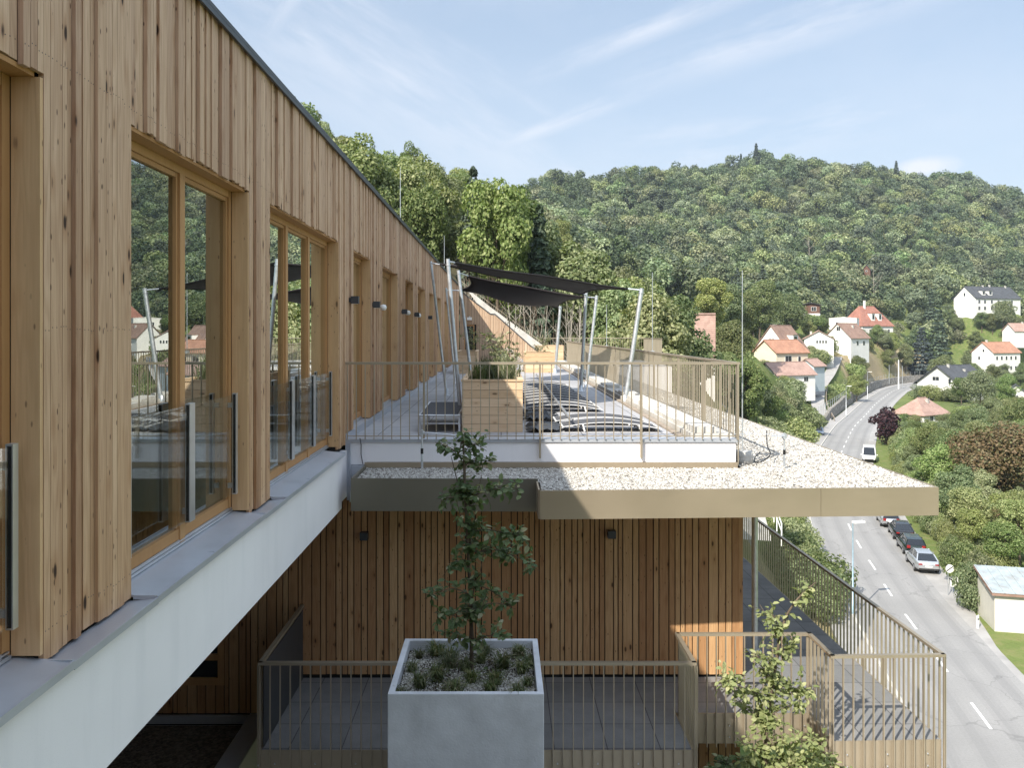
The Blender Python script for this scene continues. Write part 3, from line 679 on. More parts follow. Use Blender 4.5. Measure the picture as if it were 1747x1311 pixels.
    def put(x0, x1):
        if -1.92 < (x0 + x1) / 2 < -1.30: zlo = 0.42
        else: zlo = -1.46
        z0, z1 = np.interp(x0, tx, tz), np.interp(x1, tx, tz); y = 43.0 + rnd.choice([0, 0.012, 0.02])
        bm.add([(x0, y, zlo), (x1, y, zlo), (x1, y, z1), (x0, y, z0), (x0, y + 0.03, zlo), (x1, y + 0.03, zlo), (x1, y + 0.03, z1), (x0, y + 0.03, z0)],
               [(0, 1, 2, 3), (7, 6, 5, 4), (0, 4, 5, 1), (1, 5, 6, 2), (2, 6, 7, 3), (3, 7, 4, 0)], rnd.random())
    boards_along(bm, -2.08, 1.9, put, [0.08, 0.1, 0.14], 0.012)
    bm.build('end_wall', M['endclad'], bld)
    bm = MB()
    bm.prism([(-2.1, 43.06, -2.2)] + [(1.9, 43.06, -2.2)] + [(x, 43.06, z - 0.02) for x, z in reversed(top)], (0, 0.2, 0)); bm.build('end_backing', M['backing'], bld)
    bm = MB()
    for (p, q) in zip(top[:-1], top[1:]): bm.bar((p[0], 43.1, p[1] + 0.03), (q[0], 43.1, q[1] + 0.03), 0.26, 0.05)
    bm.build('end_flashing', M['flash'], bld)
    dr = MB(); dr.box(-1.86, -1.82, 43.01, 43.09, -1.45, 0.40, .5); dr.box(-1.40, -1.36, 43.01, 43.09, -1.45, 0.40, .5); dr.box(-1.82, -1.40, 43.02, 43.09, 0.34, 0.395, .3)
    dr.box(-1.82, -1.40, 43.045, 43.055, -1.44, 0.33, .1, 1); dr.build('end_door', [M['wframe'], M['pane']], bld)
    # lower storeys, parapet, canopy roof, balcony slab
    lw = MB(); LW = [0.062, 0.075, 0.085, 0.1, 0.12, 0.135]
    winb = (-4.95, -3.78, -4.82, -2.5)
    def put2(x0, x1):
        m_ = (x0 + x1) / 2; y = 11.6 + rnd.choice([0, 0, 0.004, 0.008]); tn = rnd.random()
        zb = -5.20 if m_ < -3.1 else -9.0
        if m_ > -2.72: lw.box(x0, x1, y, y + 0.028, -4.668, -2.02, tn); lw.box(x0, x1, y, y + 0.028, zb, -5.09, tn)
        elif winb[0] < m_ < winb[1]: lw.box(x0, x1, y, y + 0.028, zb, winb[2], tn); lw.box(x0, x1, y, y + 0.028, winb[3], -2.23, tn)
        else: lw.box(x0, x1, y, y + 0.028, zb, -2.235, tn)
    for a, b in [(-8.0, winb[0]), (winb[0], winb[1]), (winb[1], -2.72), (-2.72, 3.27)]: boards_along(lw, a, b, put2, LW, 0.014)
    lw.box(3.245, 3.30, 11.605, 11.66, -4.668, -2.02, 0.5)
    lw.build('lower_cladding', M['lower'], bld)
    bm = MB(); bm.box(-8, winb[0], 11.63, 12.0, -9, -2.1); bm.box(winb[1], 3.26, 11.63, 44.5, -19, -2.1); bm.box(winb[0], winb[1], 11.63, 12.0, -9, winb[2]); bm.box(winb[0], winb[1], 11.63, 12, winb[3], -2.1)
    bm.box(-8.2, -8.0, -6, 12, -9, -1.6); bm.box(-8, -2.2, -6.2, -6, -9, -1.6); bm.build('core', M['backing'], bld)  # unseen end walls added to keep light out of the void under the beam
    sl = MB()
    k = 0
    y = 11.66
    while y < 44.3: sl.box(3.262, 3.285, y, y + 0.088, -4.66, -2.02, rnd.random()); y += 0.1
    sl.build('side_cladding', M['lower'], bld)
    tb = MB(); tb.box(5.21, 7.62, 38.0, 46.4, -12.0, -1.515); tb.box(3.30, 5.20, 45.01, 46.4, -12.0, -1.515); tb.build('terrace_block', M['render'], bld)
    wf = MB(); wf.box(winb[0], winb[1], 11.60, 11.66, winb[2], winb[2] + 0.10); wf.box(winb[1] - 0.09, winb[1], 11.602, 11.66, winb[2] + 0.1, winb[3]); wf.box(winb[0], winb[1] - 0.09, 11.602, 11.66, winb[2] + 0.34, winb[2] + 0.42)
    wo = wf.build('lower_window', M['wframe'], bld); g = MB(); g.box(winb[0], winb[1] - 0.09, 11.64, 11.65, winb[2] + 0.1, winb[3]); g.build('pane', M['pane'], wo)
    # parapet below the terrace railing
    bm = MB(); bm.box(-1.86, 3.20, 11.60, 11.80, -1.765, -1.475); bm.box(-2.06, -1.862, 11.602, 11.80, -1.80, -1.475); bm.build('parapet', M['render'], bld)
    bm = MB(); bm.box(-2.11, 3.225, 11.575, 11.83, -1.473, -1.452); bm.box(-2.11, 3.225, 11.573, 11.583, -1.492, -1.4725); bm.build('parapet_cap', M['zinc'], bld)
    bm = MB(); bm.box(-1.86, 3.22, 11.565, 11.597, -1.84, -1.768); bm.build('skirting', M['fascia'], bld)
    bm = MB(); bm.box(-2.10, -1.845, 11.56, 11.598, -2.28, -1.805); bm.box(-2.12, -2.065, 11.57, 11.60, -1.80, -1.46)
    bm.tube([(-2.05, 11.54, -1.50), (-2.05, 11.54, -2.30)], 0.012, 6); bm.build('corner_flashing', M['zinc'], bld)
    # canopy: fascia in two parts, soffit, sheet under the gravel
    LFa, LFb = (-1.855, 10.50), (0.452, 10.46); RFa, RFb, RFc = (0.452, 9.88), (5.20, 10.10), (5.16, 45.0)
    bm = MB()
    def fas(a, b, z0, z1, th=0.02):
        a, b = Vector((*a, 0)), Vector((*b, 0)); dn = (b - a).normalized(); nn = Vector((dn.y, -dn.x, 0))
        c_ = (a + b) / 2 - nn * th / 2; bm.obox((c_.x, c_.y, (z0 + z1) / 2), (b - a) / 2, nn * th / 2, (0, 0, (z1 - z0) / 2))
    fas(LFa, LFb, -2.205, -1.800); fas((-1.857, 11.56), (-1.857, 10.505), -2.205, -1.80); bm.build('fascia', M['fascia_shaded'], bld)['label'] = 'set back left part of the canopy fascia, its shade put into the colour'; bm = MB()
    fas((0.452, 9.90), (0.452, 10.455), -2.172, -1.83)
    sm = 0.70; sx = RFa[0] + (RFb[0] - RFa[0]) * sm; sy = RFa[1] + (RFb[1] - RFa[1]) * sm
    fas(RFa, (sx - 0.002, sy), -2.174, -1.838); fas((sx + 0.002, sy), RFb, -2.174, -1.838)
    yy = 10.125
    while yy < 45: fas((5.199, yy), (5.199, min(yy + 3.0, 45) - 0.004), -2.174, -1.838); yy += 3.0
    bm.build('fascia', M['fascia'], bld)
    bm = MB()
    poly = [(-1.83, 11.56), (-1.83, 10.53), (0.475, 10.49), (0.475, 9.905), (5.175, 10.125), (5.175, 45.0), (3.29, 45.0), (3.29, 11.56)]
    bm.prism([(x, y, -1.90) for x, y in poly], (0, 0, -0.22)); bm.build('canopy', M['fascia'], bld)
    bm = MB(); bal = [(-2.70, 11.56), (-2.70, 9.57), (2.145, 9.57), (2.145, 10.50), (3.825, 10.50), (3.825, 9.78), (5.07, 9.82), (5.02, 45), (3.32, 45), (3.32, 11.60), (2.6, 11.60)]
    bm.prism([(x, y, -4.72) for x, y in bal], (0, 0, -0.36)); bm.build('balcony_slab', M['kerb'], bld)
    bm = MB()
    for (a, b) in zip(bal[:-3], bal[1:-2]):
        a, b = Vector((*a, 0)), Vector((*b, 0)); dn = (b - a).normalized(); nn = Vector((dn.y, -dn.x, 0))
        c_ = (a + b) / 2 + nn * 0.009; bm.obox((c_.x, c_.y, -4.885), (b - a) / 2 + dn * 0.004, nn * 0.006, (0, 0, 0.185))
    bm.build('balcony_fascia', M['champ'], bld)
    bm = MB(); bm.box(-3.40, -3.16, 5.5, 11.58, -8, -5.22); bm.box(-8.0, -3.41, 5.0, 11.59, -8, -5.36); bm.build('low_parapet', M['render'], bld)
    bm = MB(); bm.box(-3.42, -3.14, 5.5, 11.585, -5.218, -5.195); bm.box(-8.0, -3.43, 11.52, 11.58, -5.31, -5.21); bm.build('low_parapet_cap', M['zinc'], bld)
    bm = MB(); bm.box(-2.9, 6.0, 5.2, 9.4, -9.0, -5.40); bm.build('lower_roof', M['kerb'], bld)
    # ground that belongs to it
    bm = MB(); bm.add([(-2.16, 11.83, -1.50), (2.62, 11.83, -1.50), (2.62, 43, -1.50), (-2.16, 43, -1.50)], [(0, 1, 2, 3)]); bm.add([(2.62, 38, -1.502), (7.6, 38, -1.502), (7.6, 46.5, -1.502), (2.62, 46.5, -1.502)], [(0, 1, 2, 3)]); tag(bm.build('terrace_paving', M['paver']), kind='structure')
    bm = MB(); bm.prism([(x, y, -4.700) for x, y in bal[:10]], (0, 0, -0.018)); tag(bm.build('balcony_paving', M['paver2']), kind='structure')
    bm = MB(); bm.add([(-8, 5.0, -5.33), (-3.43, 5.0, -5.33), (-3.43, 11.52, -5.33), (-8, 11.52, -5.33)], [(0, 1, 2, 3)]); tag(bm.build('gravel_bed', M['darkgravel']), kind='structure')
    bm = MB(); bm.add([(x, y, -1.845) for x, y in poly], [tuple(range(len(poly)))]); tag(bm.build('roof_gravel', M['gravel']), kind='structure')
    # loose stones on the near part of the canopy
    rs = np.random.RandomState(3); pts = []
    def stones(x0, x1, y0, y1, z, n, smin, smax, keep=None):
        q = np.stack([rs.uniform(x0, x1, n), rs.uniform(y0, y1, n)], 1)
        if keep is not None: q = q[keep(q)]
        s = rs.uniform(smin, smax, len(q)) * (1 + 0.5 * (rs.rand(len(q)) > 0.85))
        return np.concatenate([q, np.full((len(q), 1), z) + (s * 0.25)[:, None], s[:, None]], 1)
    k1 = lambda q: (q[:, 1] > np.where(q[:, 0] < 0.49, 10.54, 9.94 + 0.0465 * (q[:, 0] - 0.47)))
    A = np.concatenate([stones(-1.82, 5.15, 9.9, 11.56, -1.845, 26000, 0.006, 0.015, k1), stones(3.3, 5.15, 11.56, 17, -1.845, 14000, 0.007, 0.016), stones(3.3, 5.15, 17, 26, -1.845, 9000, 0.009, 0.018)])
    pebble_obj('roof_pebbles', A, M['pebble'], rs)
    return bld

def pebble_obj(name, A, mat, rs, parent=None):
    """rounded stones, 8 faces each, all of them in one object"""
    n = len(A); base = np.array([(1, 0, 0), (0, 1, 0), (-1, 0, 0), (0, -1, 0), (0, 0, 1), (0, 0, -1)], float)
    fc = [(0, 1, 4), (1, 2, 4), (2, 3, 4), (3, 0, 4), (1, 0, 5), (2, 1, 5), (3, 2, 5), (0, 3, 5)]
    sc = rs.uniform(0.65, 1.25, (n, 1, 3)) * A[:, None, 3:4]; ang = rs.uniform(0, 6.28, n); ca, sa = np.cos(ang)[:, None], np.sin(ang)[:, None]
    v = base[None] * sc + rs.normal(0, 0.12, (n, 6, 3)) * A[:, None, 3:4]
    x = v[:, :, 0] * ca - v[:, :, 1] * sa; y = v[:, :, 0] * sa + v[:, :, 1] * ca; v = np.stack([x, y, v[:, :, 2] * 0.75], 2) + A[:, None, :3]
    tri = v[:, np.array(fc).ravel()].reshape(-1, 3); tone = np.repeat(rs.rand(n), 8)
    o = link(name, np_mesh(name, tri, 3, tone, mat), parent)
    if parent is None: tag(o, kind='stuff')
    else: o['kind'] = 'stuff'
    return o

# ------------------------------------------------------------------ railings
def railing(name, label, runs, zt, zb, cat='railing', group=None, spacing=0.115, dep=0.026, posts=(), hand=(0.05, 0.034), outset=0.0, bolts=False, base=False, closed=()):
    """runs: list of corner points; flat bars stand across the run"""
    r = thing(name, label, cat, (runs[0][0], runs[0][1], zb), 0, group); o0 = Vector((runs[0][0], runs[0][1], zb))
    hb, bb, pb = MB(), MB(), MB()
    for (a, b) in zip(runs[:-1], runs[1:]):
        a, b = Vector((*a, 0)) - Vector((o0.x, o0.y, 0)), Vector((*b, 0)) - Vector((o0.x, o0.y, 0)); dn = (b - a).normalized(); nn = Vector((dn.y, -dn.x, 0)); L = (b - a).length; h = zt - zb
        hb.obox(((a + b) / 2 + Vector((0, 0, h))), dn * (L / 2 + hand[0] / 2 - 0.001), nn * (hand[0] / 2), (0, 0, hand[1] / 2))
        n = int(L / spacing)
        for k in range(n + 1):
            p = a + dn * (L * k / max(n, 1))
            bb.obox((p.x + nn.x * outset, p.y + nn.y * outset, h / 2 - hand[1] / 2), dn * 0.0055, nn * (dep / 2), (0, 0, h / 2 - 0.001))
            if bolts and k % 4 == 1:
                for zz in (0.10, 0.24):
                    q = p + dn * 0.05 + nn * 0.013; bb.obox((q.x, q.y, zz), dn * 0.007, nn * 0.006, (0, 0, 0.007), 0.5, 1)
        if base: pb.obox(((a + b) / 2 + Vector((0, 0, 0.03))), dn * (L / 2), nn * 0.012, (0, 0, 0.005))
    hb.build('handrail', M['champ'], r); bb.build('bars', [M['champ'], M['galv']], r)
    if base: pb.build('bottom_rail', M['champ'], r)
    for (px_, py_, drop) in posts:
        q = MB(); q.box(px_ - o0.x - 0.012, px_ - o0.x + 0.012, py_ - o0.y - 0.03, py_ - o0.y + 0.03, -drop, zt - zb - 0.01); q.build('post', M['champ'], r)
    return r

def make_railings():
    yt = 11.555
    railing('terrace_railing', 'champagne metal terrace railing above the white parapet', [(-2.09, yt), (3.22, yt)], -0.415, -1.435, spacing=0.1195, dep=0.022, posts=[(-1.05, yt, 0.0), (0.528, yt, 0.27), (1.905, yt, 0.27), (3.215, yt, 0.02)], base=True)
    railing('terrace_fence', 'long slatted metal fence along the sunny side of the roof terrace', [(3.24, 11.62), (3.22, 41.5)], -0.42, -1.80, 'fence', spacing=0.125, dep=0.014,
            posts=[(3.235, y, 0.0) for y in (13.5, 15.5, 18, 21, 24, 28, 32, 36, 40)])
    railing('terrace_fence', 'far slatted metal fence closing the terrace below the trees', [(2.3, 46.2), (7.75, 46.2), (7.75, 41.0)], -0.29, -1.5, 'fence', spacing=0.125, dep=0.023)
    railing('balcony_railing', 'shaded balcony railing behind the concrete planter, its left side solid', [(-2.705, 11.55), (-2.705, 9.555), (2.17, 9.555), (2.17, 10.47)], -3.72, -5.085, spacing=0.112, dep=0.028, bolts=True, outset=0.024)
    railing('balcony_railing', 'sunlit balcony railing with a step back behind the young tree', [(2.185, 10.478), (3.80, 10.478), (3.80, 9.755), (5.09, 9.795)], -3.72, -5.085, spacing=0.112, dep=0.03, bolts=True, outset=0.024)
    railing('balcony_fence', 'long dark slatted balcony fence beside the street under the canopy', [(5.095, 9.80), (5.04, 44)], -3.72, -5.085, 'fence', spacing=0.125, dep=0.023, outset=0.024)
    sh = MB(); sh.box(-2.688, -2.682, 9.60, 11.50, -4.69, -3.76); p = sh.build('side_screen', M['flash']); 
    for o in COL.objects:
        if o.name.startswith('balcony_railing') and 'solid' in o.get('label', ''): p.parent = o; p.matrix_parent_inverse = Matrix.Translation(-o.location)
    # pale stair wall and pickets on the slope above the end wall
    r = thing('slope_railing', 'pale picket railing stepping down the slope above the brown end wall', 'railing', (-2.0, 43.6, 2.1))
    a, b = Vector((-0.35, 43.7, 1.15)), Vector((2.0, 43.7, -0.75)); o0 = r.location
    w = MB(); w.prism([(-0.55 + 2.0, 0.05, 0.95 - 2.1 - .4), (0.15, 0.05, 2.35 - 2.1 + .0), (1.45, 0.05, 1.32 - 2.1), (4.1, 0.05, -0.62 - 2.1), (4.1, 0.05, -1.3 - 2.1)], (0, 0.12, 0)); w.build('cheek_wall', M['kerb'], r)
    w = MB()
    for k in range(46):
        t_ = k / 45; p = Vector((-2.2 + 4.3 * t_, 43.72, 2.75 - 3.25 * t_)) - o0; w.box(p.x - 0.006, p.x + 0.006, p.y - 0.012, p.y + 0.012, p.z - 0.95, p.z)
    w.bar(Vector((-2.2, 43.72, 2.76)) - o0, Vector((2.1, 43.72, -0.49)) - o0, 0.05, 0.02); w.build('pickets', M['champ'], r)
    # kerb of pale slabs along the fence, and the drain beside it
    k_ = thing('slab_kerb', 'row of pale concrete slabs along the foot of the terrace fence', 'kerb', (2.9, 11.8, -1.5))
    w = MB(); y = 0.05; rr = random.Random(5)
    w.box(-0.26, 0.30, 0.0, 30.0, -0.02, 0.10, 0.6, 0)
    while y < 29.6:
        L = rr.uniform(0.35, 0.62)
        if rr.random() < 0.75: w.box(-0.22 + rr.uniform(-0.02, 0.02), 0.10, y, y + L - 0.03, 0.102, 0.15 + rr.uniform(0, 0.04), rr.random() * 0.4, 0)
        y += L
    w.build('slabs', M['kerb'], k_)
    w = MB(); w.box(-0.36, -0.275, 0.0, 30.0, 0.003, 0.03); w.build('drain', M['timber'], k_)

# ------------------------------------------------------------------ small things on the building
def make_fixtures():
    def cube_lamp(label, p, along='x'):
        t = thing('wall_lamp', label, 'wall lamp', p, 0, 'dark grey cube wall lamps'); s = 0.052
        b = MB()
        if along == 'x': b.box(0.012, 0.12, -s, s, -s, s)
        else: b.box(-s, s, -0.12, -0.012, -s, s)
        b.build('housing', M['lampgrey'], t)
        b = MB()
        if along == 'x': b.box(-0.02, 0.012, -0.03, 0.03, -0.03, 0.03)
        else: b.box(-0.03, 0.03, -0.012, 0.012, -0.03, 0.03)
        b.build('mount', M['lampgrey'], t)
        b = MB()
        if along == 'x': b.box(0.03, 0.10, -0.035, 0.035, -s - 0.003, -s + 0.001)
        else: b.box(-0.035, 0.035, -0.10, -0.03, -s - 0.003, -s + 0.001)
        b.build('lens', M['plastic'], t)
    for x, y, lab in [(605, 512, 'grey cube lamp left of the first terrace door'), (642, 520, 'grey cube lamp between the first and second terrace doors'), (690, 532, 'grey cube lamp left of the third terrace door'),
                      (711, 537, 'grey cube lamp between the third and fourth terrace doors'), (734, 542, 'farthest grey cube lamp, partly behind the leaning sail pole')]:
        Y = F * 2.06 / (CX - x); cube_lamp(lab, (XF, Y, (CY - y) * Y / F))
    for x, y, lab in [(622, 914, 'grey cube lamp on the dark boards near the white beam'), (1043, 911, 'grey cube lamp on the lower boards right of the planter tree')]:
        p = P(x, y, 11.57); cube_lamp(lab, (p.x, 11.60, p.z), 'y')
    for x, y, lab in [(654, 525, 'white round outdoor spot beside the second terrace door'), (696, 534, 'white round outdoor spot beside the third terrace door'), (714.5, 538.5, 'small white round outdoor spot beside the fourth terrace door')]:
        Y = F * 2.02 / (CX - x); t = thing('outdoor_spot', lab, 'spot lamp', (XF, Y, (CY - y) * Y / F), 0, 'white outdoor spots')
        b = MB(); b.tube([(0.0, 0, 0.02), (0.07, 0, 0.02)], 0.018, 8); b.build('arm', M['plastic'], t)
        b = MB(); b.lathe([(0.0, -0.05), (0.035, -0.045), (0.055, -0.02), (0.058, 0.01), (0.04, 0.045), (0.0, 0.055)], (0.10, 0, 0), 14); b.build('shade', M['plastic'], t)
        b = MB(); b.box(0.085, 0.105, -0.012, 0.012, -0.15, -0.045); b.build('sensor', M['leafmould'] if 'leafmould' in M else M['wframe'], t)
    t = thing('outdoor_spot', 'white floodlight above the door in the end wall', 'spot lamp', (-1.60, 43.0, 0.72)); b = MB(); b.box(-0.12, 0.12, -0.16, 0.0, -0.08, 0.06); b.build('shade', M['plastic'], t)
    b = MB(); b.box(-0.03, 0.03, -0.06, 0.03, 0.06, 0.12); b.build('mount', M['galv'], t)
    # lightning conductors
    def rod(label, x, y0, y1, Y, r=0.008, foot=None):
        a, b = P(x, y1, Y), P(x, y0, Y); t = thing('lightning_rod', label, 'lightning rod', a, 0, 'lightning rods')
        m_ = MB(); L = b.z - a.z; m_.tube([(0, 0, 0), (0, 0, L * 0.5), (0, 0, L)], [r, r, r * 0.6], 6); m_.build('rod', M['galv'], t)
        m_ = MB()
        if foot: m_.lathe([(0.0, 0.0), (foot, 0.0), (foot, 0.075), (foot * 0.97, 0.09), (foot * 0.99, 0.10), (foot * 0.97, 0.17), (0.03, 0.18), (0.0, 0.18)], (0, 0, -0.02), 24); m_.build('foot', M['kerb'], t)
        else: m_.box(-0.05, 0.05, -0.05, 0.05, -0.05, 0.02); m_.build('foot', M['galv'], t)
    rod('tall lightning rod in a round concrete foot at the parapet corner', 1266.5, 462, 788, 12.0, 0.009, 0.145)
    rod('thin lightning rod against the trees behind the terrace fence', 1113, 465, 600, 24.0, 0.010)
    rod('short distant lightning rod behind the terrace fence between the sail poles', 1035, 520, 590, 45.0, 0.016)
    rod('thin lightning rod standing on the dark roof edge before the green trees', 683, 285, 380, 24.5, 0.009)
    rod('far lightning rod beside the thick sail pole', 758, 402, 470, 36.0, 0.011)
    # holders of the conductor
    def holder(label, x, ytop, ybot, Y, arm, band):
        a, b = P(x, ybot, Y), P(x, ytop, Y); t = thing('conductor_holder', label, 'conductor holder', a, 0, 'conductor holders on the gravel roof'); L = b.z - a.z
        m_ = MB(); m_.tube([(0, 0, 0), (0, 0, L * 0.42)], 0.016, 10); m_.build('foot', M['galv'], t)
        m_ = MB(); m_.tube([(0, 0, L * 0.40), (0, 0, L * 0.55)], 0.018, 10); m_.build('sleeve', M['black'], t)
        m_ = MB(); m_.tube([(0, 0, L * 0.55), (0, 0, L)], 0.011, 8); m_.build('stem', M['galv'], t)
        m_ = MB(); m_.box(-0.03, 0.03, -0.02, 0.02, L - 0.03, L + 0.02); m_.box(-0.012, 0.012, -0.03, 0.03, L - 0.045, L + 0.035); m_.build('clamp', M['galv'], t)
        m_ = MB(); m_.tube([(0, -0.022, L), (arm[0] * 0.5, -0.022, L + arm[1] * 0.3), (arm[0], -0.022, L + arm[1])], 0.008, 6); m_.build('conductor_arm', M['galv'], t)
    holder('shaded conductor holder with a white rod left of the planter tree', 720, 738, 799, 11.15, (0.58, -0.06), 0)
    holder('sunlit conductor holder with a short arm near the roof corner', 1338, 744, 797, 11.5, (-0.19, 0.0), 0)
    cb = MB(); pts = [P(1308, 735, 12.3), P(1309, 760, 11.95), P(1314, 776, 11.8), P(1300, 788, 11.75), P(1289, 789, 11.75), P(1288, 781, 11.9), P(1297, 772, 12.1)]
    rs_ = resample([tuple(p) for p in pts], 0.03); cb.tube([(q[0], q[1], max(q[2], -1.81)) for q in rs_], 0.008, 6)
    tag(cb.build('black_cable', M['black']), 'black cable looping over the white gravel beside the round concrete foot', 'cable')
    cb = MB(); pts = [P(614, 748, 11.55), P(616, 760, 11.58), P(616, 776, 11.58), P(619, 792, 11.57)]; cb.tube(pts, 0.006, 5)
    tag(cb.build('grey_cable', M['lampgrey']), 'thin grey cable hanging down the shaded white parapet', 'cable')
    wr = MB(); wr.tube([P(1252, 741, 11.6), P(1336, 741, 11.52)], 0.004, 5); tag(wr.build('conductor_wire', M['galv']), 'thin conductor wire from the railing corner to the sunlit holder', 'wire')
    # steel column under the canopy
    t = thing('steel_column', 'galvanised steel column holding up the canopy at the corner of the lower boards', 'column', (3.73, 12.5, -4.70))
    m_ = MB(); m_.tube([(0, 0, 0.012), (0, 0, 2.58)], 0.045, 16); m_.build('shaft', M['galv'], t); m_ = MB(); m_.box(-0.1, 0.1, -0.1, 0.1, 0, 0.012); m_.build('foot_plate', M['galv'], t)
    # street-side table on the balcony
    t = thing('side_table', 'grey table standing in the shade behind the corner of the lower boards', 'table', (3.62, 14.6, -4.70)); m_ = MB(); m_.box(-0.34, 0.30, -0.35, 0.35, 0.72, 0.75); m_.build('tabletop', M['alu'], t)
    m_ = MB(); m_.box(-0.04, 0.04, -0.04, 0.04, 0.02, 0.72); m_.build('leg', M['lampgrey'], t); m_ = MB(); m_.box(-0.2, 0.2, -0.2, 0.2, 0, 0.02); m_.build('foot_plate', M['lampgrey'], t)

# ------------------------------------------------------------------ leaves and plants
LEAF_PROF = [(0.0, 0.0), (0.28, 0.30), (0.55, 0.36), (0.82, 0.20), (1.0, 0.0)]
def leaves_np(base, dirs, nrm, size, fold=0.25, wid=1.0, droop=0.15):
    """leaf blades of six-point outline folded on the midrib; returns (k*2*... ) quads"""
    b = base; d = dirs / np.linalg.norm(dirs, axis=1)[:, None]
    s = np.cross(d, nrm); s /= (np.linalg.norm(s, axis=1)[:, None] + 1e-9); n = np.cross(s, d)
    S = size[:, None]
    def pt(u, w, h): return b + d * (u * S) + s * (w * wid * S) + n * (h * S)
    m0, m1, m2 = pt(0, 0, 0), pt(0.5, 0, 0.0 - droop * 0.2), pt(1.0, 0, -droop)
    l1, l2 = pt(0.30, 0.30, fold * 0.3), pt(0.70, 0.26, fold * 0.26 - droop * 0.5); r1, r2 = pt(0.30, -0.30, fold * 0.3), pt(0.70, -0.26, fold * 0.26 - droop * 0.5)
    q = np.stack([m0, m1, l1, m0, m0, r1, m1, m0, m1, m2, l2, l1, m1, r1, r2, m2], 1)
    return q.reshape(-1, 3)
def leaf_mesh(name, base, dirs, nrm, size, mat, rs, **kw):
    v = leaves_np(base, dirs, nrm, size, **kw).reshape(-1, 4, 3)
    me = bpy.data.meshes.new(name); n = len(base)
    tri1 = v[0::4][:, :3]; tri2 = v[1::4][:, :3]; q1 = v[2::4]; q2 = v[3::4]
    pts = np.concatenate([tri1.reshape(-1, 3), tri2.reshape(-1, 3), q1.reshape(-1, 3), q2.reshape(-1, 3)])
    cnt = np.concatenate([np.full(2 * n, 3), np.full(2 * n, 4)]); st = np.concatenate([[0], np.cumsum(cnt)[:-1]])
    me.vertices.add(len(pts)); me.vertices.foreach_set('co', pts.astype(np.float32).ravel()); me.loops.add(len(pts)); me.loops.foreach_set('vertex_index', np.arange(len(pts), dtype=np.int32))
    me.polygons.add(len(cnt)); me.polygons.foreach_set('loop_start', st.astype(np.int32)); me.update(calc_edges=True)
    tn = rs.rand(n); a = me.attributes.new('tone', 'FLOAT', 'FACE'); a.data.foreach_set('value', np.concatenate([tn, tn, tn, tn]).astype(np.float32)); me.materials.append(mat); return me

def twig_tree(name, label, cat, origin, stem, branches, mat_leaf, mat_bark, leaf, seed, per_m=26, group=None, twig_len=0.22, up=0.3, r0=0.02):
    """young tree: stem points, main branches (each a list of points), leaves set on twigs along them"""
    rs = np.random.RandomState(seed); t = thing(name, label, cat, origin, 0, group); o = Vector(origin)
    wood_ = MB(); ls = resample([tuple(Vector(p) - o) for p in stem], 0.06); n = len(ls)
    wood_.tube([tuple(q) for q in ls], [r0 * (1 - 0.8 * k / n) for k in range(n)], 7)
    curves = [(ls[int(n * 0.06):], 1.0)]
    bw = MB()
    for br, dens in branches:
        q0 = np.array(Vector(br[0]) - o); j0 = int(np.argmin(np.linalg.norm(ls - q0, axis=1))); bp = [tuple(Vector(p) - o) for p in br]; bp = ([tuple(ls[j0])] if np.linalg.norm(ls[j0] - q0) > .015 else []) + bp
        c = resample(bp, 0.05); m_ = len(c); bw.tube([tuple(q) for q in c], [max(0.0022, r0 * 0.38 * (1 - 0.85 * k / m_)) for k in range(m_)], 5); curves.append((c, dens))
    B, D, N, S = [], [], [], []
    for c, dens in curves:
        L = len(c) * 0.055
        for k in range(int(L * per_m * dens)):
            i = int(rs.rand() * (len(c) - 1)); p = c[i]; tan = c[min(i + 1, len(c) - 1)] - c[max(i - 1, 0)]; tan = tan / (np.linalg.norm(tan) + 1e-9)
            dv = rs.normal(0, 1, 3); dv -= tan * dv.dot(tan) * 0.6; dv /= np.linalg.norm(dv); dv[2] += up * rs.rand()
            tl = twig_len * rs.uniform(0.15, 1.0); nl = rs.randint(2, 6)
            e = p + dv * tl; 
            if tl > 0.07: bw.tube([tuple(p), tuple((p + e) / 2 + np.array([0, 0, 0.01])), tuple(e)], [0.0022, 0.0018, 0.001], 3, cap=False)
            for j in range(nl):
                u = (j + 0.6) / nl; b_ = p + (e - p) * u
                side = np.cross(dv, [0, 0, 1.0]) * (1 if j % 2 else -1); dd = dv * 0.6 + side * 0.8 + rs.normal(0, 0.25, 3); dd[2] -= 0.15
                B.append(b_); D.append(dd); N.append(np.array([0, -0.25, 1.0]) + rs.normal(0, 0.45, 3)); S.append(leaf * rs.uniform(0.6, 1.15))
    wood_.build('trunk', mat_bark, t); bw.build('branches', mat_bark, t)
    me = leaf_mesh('crown', np.array(B), np.array(D), np.array(N), np.array(S), mat_leaf, rs); link('crown', me, t); return t

def tuft(name, label, cat, loc, h, n, mat, seed, group, spread=0.5):
    rs = np.random.RandomState(seed); q = []
    for k in range(n):
        a = rs.uniform(0, 6.28); l = h * rs.uniform(0.5, 1.1); w = rs.uniform(0.003, 0.006) * (h / 0.14) ** 0.5; b = rs.normal(0, 0.018 * h / 0.14, 2); ln = rs.uniform(0.15, 1.0) * spread
        d = np.array([math.cos(a), math.sin(a), 0]); s = np.array([-d[1], d[0], 0]) * w; p0 = np.array([b[0], b[1], 0]); p1 = p0 + d * l * ln * 0.4 + np.array([0, 0, l * 0.6]); p2 = p0 + d * l * ln + np.array([0, 0, l * (0.95 - 0.45 * ln)])
        q += [p0 - s, p0 + s, p1 + s * .8, p1 - s * .8, p1 - s * .8, p1 + s * .8, p2 + s * .15, p2 - s * .15]
    return np_mesh(name, np.array(q), 4, np.repeat(rs.rand(n), 2), mat)

